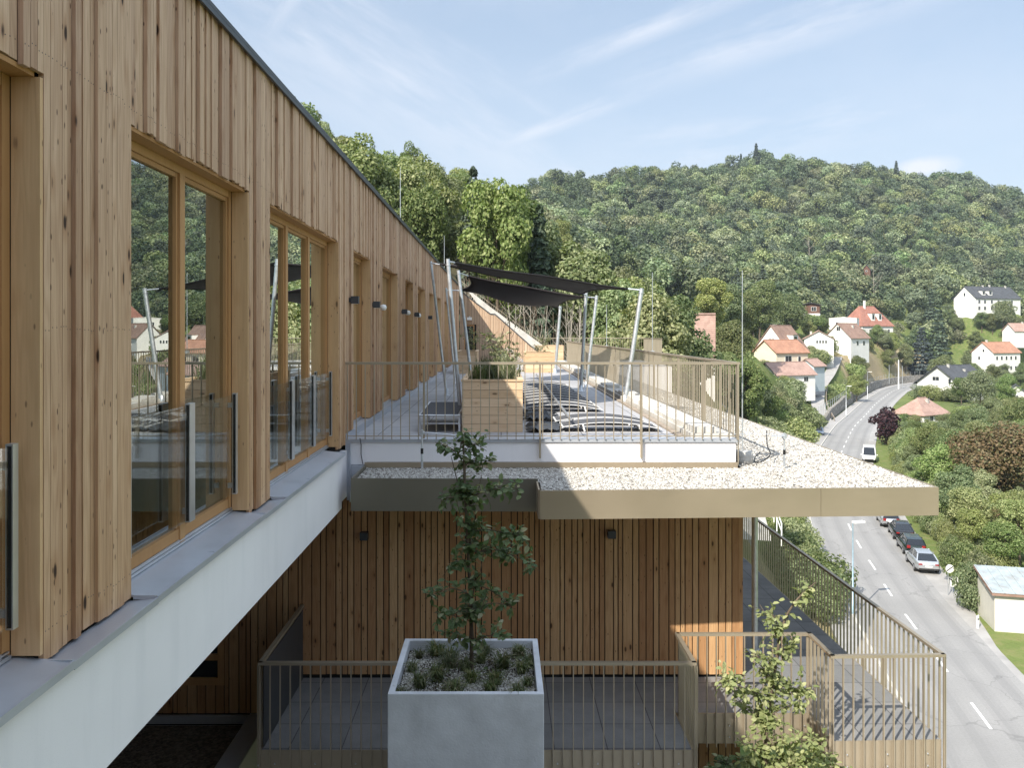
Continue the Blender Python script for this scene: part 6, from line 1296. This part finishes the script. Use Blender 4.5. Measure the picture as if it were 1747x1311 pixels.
def make_trees():
    kind_of('near', 5, 'leaf', 'bark', 3.4, 12.0, 38, 15000, .215, 2.6); kind_of('lime', 4, 'leaf_lime', 'bark', 3.2, 11.0, 34, 13500, .215, 2.0)
    kind_of('big', 3, 'leaf', 'bark', 4.6, 12.0, 44, 13000, .27, 2.0); kind_of('bush', 4, 'leaf', 'bark', 2.6, 3.6, 24, 5400, .17, .1, r=.07); kind_of('limebush', 3, 'leaf_lime', 'bark', 2.6, 3.4, 24, 5400, .17, .1, r=.07)
    kind_of('conifer', 3, 'leaf_con', 'bark', 2.9, 14.0, 0, 3600, .55, 1.0, 'cone'); kind_of('blue', 1, 'leaf_blue', 'bark', 4.6, 14.0, 0, 5200, .6, .6, 'cone'); kind_of('chestnut', 1, 'leaf_brown', 'bark', 4.8, 11.0, 42, 14000, .24, 2.2); kind_of('purple', 1, 'leaf_purple', 'bark', 3.0, 5.4, 24, 3200, .34, .2, r=.1)
    # dead pale trees
    rr = random.Random(17)
    def dead(label, x, yb, Y, h):
        p = P(x, yb, Y); t = thing('dead_tree', label, 'dead tree', (p.x, p.y, gz(p.x, p.y) - .3), 0); q = MB(); q.tube([(0, 0, 0), (.2, .1, h * .5), (-.1, 0, h)], [.22, .14, .03], 6); q.build('trunk', M['palebark'], t); q = MB()
        for k in range(16): zz = h * rr.uniform(.3, .95); a = rr.uniform(0, 6.28); l = (h - zz) * .45 + .6; q.tube([(0, 0, zz), (math.cos(a) * l * .5, math.sin(a) * l * .5, zz + l * .5), (math.cos(a) * l * .8, math.sin(a) * l * .8, zz + l * 1.2)], [.07, .045, .015], 4)
        q.build('branches', M['palebark'], t)
    # ---- the wood on the slope behind the terrace
    sil_x = [430, 490, 540, 600, 640, 700, 750, 800, 850, 890, 950, 1000, 1050, 1100, 1150, 1185, 1215]; sil_y = [110, 158, 192, 216, 240, 246, 273, 280, 279, 308, 362, 398, 438, 460, 488, 525, 590]
    rs = random.Random(5); taken = []; cand = []; n = 0; G1 = 'broadleaf trees of the wood on the slope behind the terrace'
    L1 = {'near': 'green broadleaf tree in the wood on the slope behind the terrace', 'lime': 'pale green broadleaf tree in the wood on the slope behind the terrace', 'conifer': 'dark conifer in the wood on the slope behind the terrace'}
    for k in range(6000):
        y = 50 + 95 * rs.random() ** 1.3; x = rs.uniform(-.30 * y, .27 * y)
        md = 2.9 + (y - 50) * .016
        if y < 53 and x < 8: continue
        if any((x - a) ** 2 + (y - b) ** 2 < md * md for a, b in taken): continue
        z = gz(x, y); px, pb = PX((x, y, z))
        if px < 425 or px > 1222: continue
        roof = CY - 1.106 * (CX - px) if px < 770 else 0
        target = np.interp(px, sil_x, sil_y) + rs.uniform(-4, 10); hmax = (CY - target) * y / F - z; h = min(hmax, rs.uniform(10, 16))
        if h < 5.5: continue
        top = PX((x, y, z + h))[1]
        if px < 760 and top > roof - 5: continue
        if len(taken) > 300: break
        if 1155 < px < 1235 and y < 93: continue
        taken.append((x, y)); kd = 'lime' if (rs.random() < (.86 if px > 880 else .58) and px > 540) else 'near'
        if rs.random() < .015: kd = 'conifer'
        cand.append((y, x, z, h, px, kd, rs.uniform(.66, .92)))
    cover = np.full(1800, 1e4); kept = 0                    # leave out what stands wholly behind nearer trees
    for (y, x, z, h, px, kd, wd) in sorted(cand):
        Rr = {'near': 3.4 / 12, 'lime': 3.2 / 11, 'conifer': 2.9 / 14}[kd] * h * wd * F / y; a, b = int(max(0, px - Rr)), int(min(1799, px + Rr)) + 1; u = (np.arange(a, b) - px) / max(Rr, 1); tp = CY - F * (z + h * (.62 + .38 * np.sqrt(np.clip(1 - u * u, 0, 1)))) / y
        if (tp < cover[a:b] - 7).mean() < .22: continue
        cover[a:b] = np.minimum(cover[a:b], tp + 6); kept += 1
        plant(kd, x, y, h, L1[kd], group=G1 if kd == 'near' else ('pale trees of the wood behind the terrace' if kd == 'lime' else 'conifers of the wood behind the terrace'), wide=wd)
    print('kept', kept)
    p = P(499, 200, 120); plant('conifer', p.x, p.y, P(499, 160, 120).z - gz(p.x, p.y), 'lone dark conifer tip above the roof edge on the skyline', name='conifer', cat='conifer')
    # bare thin stems between the wood and the terrace
    q = 0
    for k in range(46):
        x0 = rs.uniform(790, 1000); Y = rs.uniform(47.5, 54); p = P(x0, 560, Y); z = gz(p.x, p.y)
        h = rs.uniform(3.0, 6.0); t = thing('sapling', 'thin bare stemmed sapling at the dark foot of the wood behind the end wall', 'sapling', (p.x, p.y, z - .2), 0, 'bare saplings at the foot of the wood'); m_ = MB(); lx, ly = rs.uniform(-.6, .6), rs.uniform(-.3, .3)
        m_.tube([(0, 0, 0), (lx * .4, ly * .4, h * .5), (lx, ly, h)], [.05, .035, .012], 5)
        for j in range(5): zz = h * rs.uniform(.4, .95); a = rs.uniform(0, 6.28); m_.tube([(lx * zz / h, ly * zz / h, zz), (lx * zz / h + math.cos(a) * .7, ly * zz / h + math.sin(a) * .4, zz + .8)], [.018, .006], 4)
        m_.build('stem', M['palebark'] if k % 3 else M['bark'], t)
    for k in range(16):
        x0 = 800 + 19 * k + rs.uniform(-8, 8); Y = rs.uniform(47, 50) if x0 > 915 else rs.uniform(46, 48); p = P(x0, 580, Y); plant('limebush' if k % 2 else 'bush', p.x, p.y, rs.uniform(1.2, 2.2), 'low undergrowth bush at the foot of the wood behind the far fence', 'bush', 'undergrowth bushes behind the far fence', 'bush', 1.0)
    # ---- named trees and bushes between the houses (x, base y, distance, height)
    T = [('big', 1345, 575, 262, 15.5, 'tall full green tree between the brown cabin and the gabled house'), ('near', 1413, 585, 262, 9.0, 'rounded tree right of the brown cabin'), ('blue', 1572, 605, 335, 21.0, 'large blue green conifer above the dry bank'),
         ('conifer', 1601, 600, 350, 26.0, 'tall dark conifer right of the blue green one'), ('conifer', 1588, 560, 385, 22.0, 'dark conifer behind the blue green one'), ('big', 1660, 590, 345, 13, 'broad green tree in front of the long slate roofed house'), ('near', 1712, 545, 365, 16, 'dark tree covering the end of the long slate roofed house'),
         ('near', 1545, 590, 330, 12, 'green tree left of the blue green conifer'), ('lime', 1520, 585, 322, 11, 'light green tree right of the red hipped roof'), ('lime', 1462, 640, 232, 9.0, 'bright feathery tree on the bank above the lane'), ('near', 1440, 650, 222, 6, 'bushy tree on the right of the lane'),
         ('conifer', 1448, 520, 335, 15, 'dark conifer behind the white annex'), ('conifer', 1470, 522, 345, 14, 'narrow dark conifer behind the red hipped roof'), ('near', 1272, 700, 100, 9.5, 'dark green tree beside the tall lightning rod'), ('big', 1248, 640, 125, 9, 'leafy tree behind the steep tiled roof'),
         ('lime', 1138, 650, 84, 6.6, 'tree with pale blossom left of the steep tiled roof'), ('near', 1235, 625, 110, 7, 'round tree right of the steep tiled roof'), ('near', 1262, 590, 190, 17, 'tall tree with a dense crown behind the lightning rod'), ('near', 1236, 585, 180, 15, 'tall tree with a dense crown left of the lightning rod'), ('near', 1297, 578, 240, 19, 'tall dark crowned tree above the gabled white house'), ('lime', 1215, 590, 165, 13, 'light green tree behind the steep tiled roof'),
         ('big', 1672, 720, 205, 11, 'wide airy tree in front of the dark roofed house'), ('near', 1640, 715, 225, 9, 'tree right of the dark roofed house gable'), ('near', 1720, 690, 215, 10, 'large green garden tree at the right edge'), ('big', 1610, 640, 300, 12, 'dark green tree between the dark and the red roofs')]
    for kd, x, yb, Y, h, lab in T: p = P(x, yb, Y); plant(kd, p.x, p.y, h, lab, name='conifer' if kd in ('conifer', 'blue') else 'tree', cat='conifer' if kd in ('conifer', 'blue') else 'tree')
    dead('bare pale dead tree at the wood edge left of the brown cabin', 1306, 548, 262, 16); dead('bare white tree on the far slope below the tiny hut', 1490, 515, 400, 22); dead('dead grey snag high on the slope behind the pale trees', 1025, 350, 430, 13); dead('second grey snag on the far slope', 1380, 455, 450, 17)
    # bushes left of the road and lane
    def scatter(n, xr, Yr, hr, md, kinds, label, group, cat='bush', ok=None, name='bush', sil=None, seed=1, wide=(.85, 1.2)):
        rs = random.Random(seed); got = []
        for k in range(n * 60):
            if len(got) >= n: break
            Y = rs.uniform(*Yr); px = rs.uniform(*xr); x = (px - CX) * Y / F; z = gz(x, Y); pb = PX((x, Y, z))
            if any((x - a) ** 2 + (Y - b) ** 2 < md * md for a, b in got): continue
            h = rs.uniform(*hr)
            if sil is not None: h = min(h, (CY - sil(px)) * Y / F - z)
            if h < hr[0] * .55: continue
            dr, _ = poly_dist(np.array([[x, Y]]), RC); dl, _ = poly_dist(np.array([[x, Y]]), LC)
            if dl[0] < 3.4: continue
            if ok is not None and not ok(px, pb[1], x, Y, z, h, dr[0]): continue
            got.append((x, Y)); kd = rs.choice(kinds); plant(kd, x, Y, h, label[kd] if isinstance(label, dict) else label, cat, group[kd] if isinstance(group, dict) else group, name, rs.uniform(*wide))
    pts_road = lambda x, Y: int(np.argmin(np.hypot(RC[:, 0] - x, RC[:, 1] - Y)))
    def left_of(x, Y): k = pts_road(x, Y); return ((x - RC[k, 0]) * RN[k, 0] + (Y - RC[k, 1]) * RN[k, 1]) > 0
    def hides(px, top, x, Y, h, r):
        for (a, b, t_, bt, hy, hx, hy2, hr) in HOUSES:
            if math.hypot(x - hx, Y - hy2) < hr + r * .8: return True
            if a - r * F / Y * .8 < px < b + r * F / Y * .8 and Y < hy and top < bt - (bt - t_) * .25: return True
        return False
    ok1 = lambda px, pb, x, Y, z, h, dr: left_of(x, Y) and dr > 8.0 + (2 if Y < 100 else 0) and not hides(px, CY - F * (z + h) / Y, x, Y, h, 2) and not (px < 1335 and Y < 70)
    scatter(34, (1286, 1392), (92, 172), (3.0, 5.5), 3.2, ['bush', 'limebush'], {'bush': 'green bush on the overgrown slope left of the lane', 'limebush': 'yellow green bush on the overgrown slope left of the lane'}, {'bush': 'green bushes on the slope left of the lane', 'limebush': 'yellow green bushes on the slope left of the lane'}, ok=ok1, seed=2, sil=lambda x: np.interp(x, [1280, 1300, 1330, 1360, 1392], [655, 640, 632, 650, 672]))
    scatter(14, (1335, 1440), (56, 80), (2.2, 4.2), 2.6, ['limebush', 'bush'], {'bush': 'green bush on the dry bank below the canopy corner', 'limebush': 'light green bush on the dry bank below the canopy corner'}, {'bush': 'green bushes on the dry bank', 'limebush': 'light bushes on the dry bank'}, ok=lambda px, pb, x, Y, z, h, dr: left_of(x, Y) and dr > 5.9 and px - 1345 > (pb - 940) * .3, seed=3)
    scatter(26, (1418, 1500), (185, 262), (2.4, 5.0), 3.4, ['bush', 'near', 'limebush'], 'leafy bush on the bank between the lane and the stone wall', 'bushes on the bank above the stone wall', ok=lambda px, pb, x, Y, z, h, dr: left_of(x, Y) and dr > 8.0 and dr < 30 and not hides(px, CY - F * (z + h) / Y, x, Y, h, 2) and not (px > 1470 and pb < 640), seed=4, sil=lambda x: np.interp(x, [1418, 1440, 1460, 1500], [628, 606, 600, 640]))
    scatter(26, (1285, 1545), (215, 330), (3.0, 7.0), 4.5, ['bush', 'near', 'lime'], 'garden tree among the houses on the slope', 'garden trees among the slope houses', 'tree', lambda px, pb, x, Y, z, h, dr: left_of(x, Y) and dr > 14 and not hides(px, CY - F * (z + h) / Y, x, Y, h, 2.6), 'tree', seed=6)
    scatter(18, (1430, 1535), (268, 330), (2.5, 4.5), 3.5, ['bush'], 'dark hedge bush along the top of the dry bank', 'hedge bushes above the dry bank', ok=lambda px, pb, x, Y, z, h, dr: left_of(x, Y) and 585 < pb < 612 and dr > 16, seed=7)
    scatter(40, (1240, 1345), (100, 215), (2.5, 6.5), 3.6, ['bush', 'limebush', 'near'], 'bush on the open slope between the lightning rod and the gabled house', 'bushes on the open slope beside the lightning rod', ok=lambda px, pb, x, Y, z, h, dr: left_of(x, Y) and dr > 10 and not hides(px, CY - F * (z + h) / Y, x, Y, h, 2), seed=51, sil=lambda x: np.interp(x, [1240, 1262, 1285, 1345], [600, 590, 622, 640]))
    # bushes and small trees at the foot of the houses, on the side towards the valley
    rsb = random.Random(31); c_ = {'slope': 'leafy bush or small tree at the foot of the houses on the slope', 'valley': 'leafy bush or small tree at the foot of the houses right of the road'}
    for (a, b, t_, bt, hy, hx, hy2, hr) in HOUSES:
        if hr < 2.8 or hy < 110: continue
        for k in range(12 if hr > 5 else 7):
            ang = math.atan2(-hy2, -hx) + rsb.uniform(-1.15, 1.15); rr_ = hr * rsb.uniform(1.0, 1.55); x, Y = hx + math.cos(ang) * rr_, hy2 + math.sin(ang) * rr_
            dr, _ = poly_dist(np.array([[x, Y]]), RC); dl, _ = poly_dist(np.array([[x, Y]]), LC)
            if dr[0] < 8.5 or dl[0] < 3.6: continue
            z = gz(x, Y); zt = (CY - (bt - (bt - t_) * rsb.uniform(.05, .42))) * Y / F; h = min(9.5, zt - z)
            if h < 1.6: continue
            lf_ = left_of(x, Y); plant(rsb.choice(['bush', 'limebush', 'bush']) if h < 5 else 'near', x, Y, h, c_['slope' if lf_ else 'valley'], 'bush', 'bushes at the foot of the slope houses' if lf_ else 'bushes at the foot of the valley houses', 'bush', rsb.uniform(.9, 1.25))  # the taller ones are small trees, named bush like the rest
    scatter(36, (1560, 1760), (262, 400), (3.5, 8.0), 6.0, ['near', 'lime', 'bush', 'big'], 'garden tree on the grassy slope between the right hand houses', 'garden trees between the right hand houses', 'tree', lambda px, pb, x, Y, z, h, dr: dr > 9 and not hides(px, CY - F * (z + h) / Y, x, Y, h, 2.2), 'tree', seed=41)
    # ---- the leafy valley right of the road
    sx = [1478, 1490, 1512, 1530, 1545, 1560, 1600, 1640, 1690, 1747, 1800]; sy = [812, 760, 712, 700, 706, 718, 712, 688, 676, 668, 660]
    silr = lambda x: np.interp(x, sx, sy)
    p = P(1499, 752, F * 19 / (758 - CY)); plant('purple', p.x + 1.5, p.y, 6.2, 'dark purple shrub beside the road bend', 'shrub', None, 'purple_shrub')
    p = P(1706, 890, 88); plant('chestnut', p.x, p.y, 10.5, 'rusty brown chestnut tree on the right above the parked cars', name='chestnut_tree', wide=1.15)
    p = P(1752, 950, 72); plant('chestnut', p.x, p.y, 5.6, 'smaller rusty brown tree at the right picture edge', name='chestnut_tree', wide=1.0)
    ok2 = lambda px, pb, x, Y, z, h, dr: (not left_of(x, Y)) and dr > 7.6 + (3.0 if Y < 105 else 1.0) + (2.5 if h > 5 else 0) and not hides(px, CY - F * (z + h) / Y, x, Y, h, 2.2) and not (px > 1672 and Y < 64) and not (px > 1655 and Y < 98 and h > 7) and math.hypot(x - P(1499, 752, 145).x - 1.5, Y - 145) > 4
    ok3 = lambda px, pb, x, Y, z, h, dr: (not left_of(x, Y)) and dr > 7.3 + .30 * h and not hides(px, CY - F * (z + h) / Y, x, Y, h, 2.2) and not (px > 1600 and Y < 66) and not (px > 1655 and Y < 98 and h > 7)
    scatter(52, (1490, 1760), (96, 235), (5.0, 10.0), 5.2, ['near', 'lime', 'big', 'lime'], {'near': 'green tree in the leafy valley right of the road', 'lime': 'light green tree in the leafy valley right of the road', 'big': 'broad green tree in the leafy valley right of the road'}, {'near': 'green valley trees', 'lime': 'light green valley trees', 'big': 'broad valley trees'}, 'tree', ok2, 'tree', silr, seed=8)
    scatter(52, (1500, 1760), (62, 120), (3.5, 8.5), 3.2, ['near', 'lime', 'lime'], {'near': 'green roadside tree right of the parked cars', 'lime': 'light green roadside tree right of the parked cars'}, {'near': 'green roadside trees', 'lime': 'light green roadside trees'}, 'tree', ok3, 'tree', silr, seed=9)
    scatter(95, (1480, 1700), (54, 150), (1.6, 4.2), 2.2, ['bush', 'limebush', 'limebush'], {'bush': 'dense green bush along the verge right of the road', 'limebush': 'yellowish bush along the verge right of the road'}, {'bush': 'green verge bushes', 'limebush': 'yellowish verge bushes'}, wide=(.7, 1.0), ok=lambda px, pb, x, Y, z, h, dr: (not left_of(x, Y)) and dr > 6.9 + .62 * h and dr < 19 and not (Y < 66 and px < 1662) and not (Y < 63) and not hides(px, CY - F * (z + h) / Y, x, Y, h, 1.5), seed=10)
    for x, yb, Y, h, wd, lab in [(1652, 1040, 58.5, 3.4, .52, 'full green bush between the round signs and the shed'), (1672, 1040, 60, 3.9, .50, 'tall green bush behind the left corner of the shed'), (1648, 1005, 64.5, 3.6, .6, 'green bush behind the round road signs'), (1622, 985, 69, 2.6, .6, 'low bush between the silver saloon and the round signs')]:
        p = P(x, yb, Y); plant('bush', p.x, p.y, h, lab, 'bush', None, 'bush', wd)
    rv_ = random.Random(77)                                 # a ragged hedge of bushes close beside the parked cars
    for k in range(0, len(RC)):
        if not (67 < RC[k, 1] < 178) or (k % 2 and RC[k, 1] > 100): continue
        o_ = 7.1 + rv_.uniform(-.15, .8) + (.3 if RC[k, 1] > 112 else 0); x, y = RC[k, 0] - RN[k, 0] * o_, RC[k, 1] - RN[k, 1] * o_
        plant('limebush' if rv_.random() < .6 else 'bush', x, y, rv_.uniform(1.3, 2.6), 'ragged hedge bush close beside the parked cars', 'bush', 'hedge bushes beside the parked cars', 'bush', rv_.uniform(.42, .62))
    # ---- the far wooded hill: one mass of crowns
    pc = bpy.data.collections.new('far_crowns')
    for k in range(8):
        cm, _ = crown_mesh('far_crown', M['leaf_far' if k < 5 else ('leaf_far2' if k < 7 else 'leaf_far3')], 500 + k, 5.0, 10.5, 20, 1300, .68, 1.0); pc.objects.link(bpy.data.objects.new('far_crown', cm))
    cm, _ = crown_mesh('far_conifer', M['leaf_con'], 540, 3.2, 15.0, 0, 900, .7, 1.0, 'cone'); pc.objects.link(bpy.data.objects.new('zfar_conifer', cm))
    rsn = np.random.RandomState(12); pts = []; sp = 7.6
    gx, gy = np.meshgrid(np.arange(-150, 640, sp), np.arange(52, 800, sp)); q = np.stack([gx.ravel(), gy.ravel()], 1) + rsn.uniform(-sp * .48, sp * .48, (gx.size, 2)); z = height(q); px = CX + F * q[:, 0] / q[:, 1]; py = CY - F * z / q[:, 1]
    dr, jr = poly_dist(q, RC); lf = ((q - RC[jr, :2]) * RN[jr]).sum(1) > 0; dl, _ = poly_dist(q, LC)
    back = (q[:, 1] < 320) & (q[:, 0] < -14) & (px < 760) & ((px < 300) | (CY - F * (z + 14) / q[:, 1] > CY - 1.106 * (CX - px) + 6))   # the wood goes on behind the roof
    keep = (q[:, 1] > 150) & (px > 700) & (px < 1830) & (dl > 8) & (dr > 26) & (lf | (q[:, 1] > 330)) & ~((px < 1215) & (q[:, 1] < 235)) & (q[:, 1] > np.interp(px, [700, 1200, 1260, 1290, 1420, 1520, 1600, 1660, 1747, 1830], [170, 190, 170, 262, 305, 345, 372, 350, 330, 330]))
    for (a, b, t_, bt, hy, hx, hy2, hr) in HOUSES:
        keep &= (np.hypot(q[:, 0] - hx, q[:, 1] - hy2) > hr + 4.5); top = CY - F * (z + 8) / q[:, 1]; keep &= ~((px > a - 12) & (px < b + 12) & (q[:, 1] < hy) & (q[:, 1] > hy - 90) & (top < bt - 4))
    for (x, y, Y, r) in [(1500, 620, 300, 22), (1540, 608, 330, 22), (1570, 600, 350, 14)]: p = P(x, y, Y); keep &= np.hypot(q[:, 0] - p.x, q[:, 1] - p.y) > r
    ridge = np.interp(px, [700, 870, 915, 940, 1000, 1060, 1100, 1150, 1200, 1290, 1350, 1450, 1550, 1640, 1747, 1850], [352, 322, 301, 294, 291, 287, 284, 278, 271, 266, 267, 276, 286, 296, 318, 345]); keep &= ~((q[:, 1] > 320) & (CY - F * (z + 8.5) / q[:, 1] < ridge - 2))
    keep |= back
    q, z = q[keep], z[keep]; n = len(q); sc = (.6 + .95 * rsn.rand(n) ** 1.6) * np.interp(q[:, 1], [200, 400, 700], [.8, 1.0, 1.08]); idx = rsn.randint(0, 8, n); idx[(rsn.rand(n) < .012) & (q[:, 1] < 560)] = 8
    rid = (q[:, 1] < 420) & (rsn.rand(n) < .008); idx[rid] = 8
    me = bpy.data.meshes.new('far_wood'); me.vertices.add(n); me.vertices.foreach_set('co', np.stack([q[:, 0], q[:, 1], z - .6], 1).astype(np.float32).ravel())
    for nm, ty, arr in (('sc', 'FLOAT', sc.astype(np.float32)), ('rot', 'FLOAT', rsn.uniform(0, 6.28, n).astype(np.float32)), ('pick', 'INT', idx.astype(np.int32))):
        a = me.attributes.new(nm, ty, 'POINT'); a.data.foreach_set('value', arr)
    fw = tag(link('far_wood', me), kind='stuff'); ng = bpy.data.node_groups.new('far_wood', 'GeometryNodeTree'); ng.interface.new_socket('Geometry', in_out='INPUT', socket_type='NodeSocketGeometry'); ng.interface.new_socket('Geometry', in_out='OUTPUT', socket_type='NodeSocketGeometry')
    N, Lk = ng.nodes, ng.links; gi, go = N.new('NodeGroupInput'), N.new('NodeGroupOutput'); ci = N.new('GeometryNodeCollectionInfo'); ci.inputs['Collection'].default_value = pc; ci.inputs['Separate Children'].default_value = True; ci.inputs['Reset Children'].default_value = True
    ip = N.new('GeometryNodeInstanceOnPoints'); ip.inputs['Pick Instance'].default_value = True
    def na(nm, ty): a = N.new('GeometryNodeInputNamedAttribute'); a.data_type = ty; a.inputs['Name'].default_value = nm; return a.outputs['Attribute']
    cx = N.new('ShaderNodeCombineXYZ'); Lk.new(na('rot', 'FLOAT'), cx.inputs[2]); cs = N.new('ShaderNodeCombineXYZ'); s_ = na('sc', 'FLOAT')
    for k in range(3): Lk.new(s_, cs.inputs[k])
    Lk.new(gi.outputs[0], ip.inputs['Points']); Lk.new(ci.outputs[0], ip.inputs['Instance']); Lk.new(na('pick', 'INT'), ip.inputs['Instance Index']); Lk.new(cx.outputs[0], ip.inputs['Rotation']); Lk.new(cs.outputs[0], ip.inputs['Scale']); Lk.new(ip.outputs[0], go.inputs[0])
    md = fw.modifiers.new('crowns', 'NODES'); md.node_group = ng; print('far crowns', n, 'slope trees', len(taken))
    for x, y, Y, h, lab in [(1290, 288, 655, 16, 'tallest conifer on the ridge of the far hill'), (1264, 290, 655, 12, 'second conifer on the ridge of the far hill'), (1529, 312, 680, 15, 'lone conifer on the right part of the ridge')]:
        p = P(x, y, Y); plant('conifer', p.x, p.y, h * 1.35, lab, 'conifer', None, 'conifer')

# ------------------------------------------------------------------ build everything
make_houses(); make_ground(); make_roads(); make_building(); make_railings(); make_fixtures(); make_foreground(); make_terrace(); make_vehicles(); make_street(); make_trees()
bpy.context.view_layer.update()
def make_haze():
    m, t = new_mat('air'); v = t.n('ShaderNodeVolumePrincipled', {'Color': (0.72, 0.82, 0.95), 'Density': 0.00016, 'Anisotropy': 0.2}); t.out(None, v.outputs[0])
    q = MB(); q.box(-420, 700, -90, 900, -26, 190); tag(q.build('haze', m), kind='stuff')
make_haze()
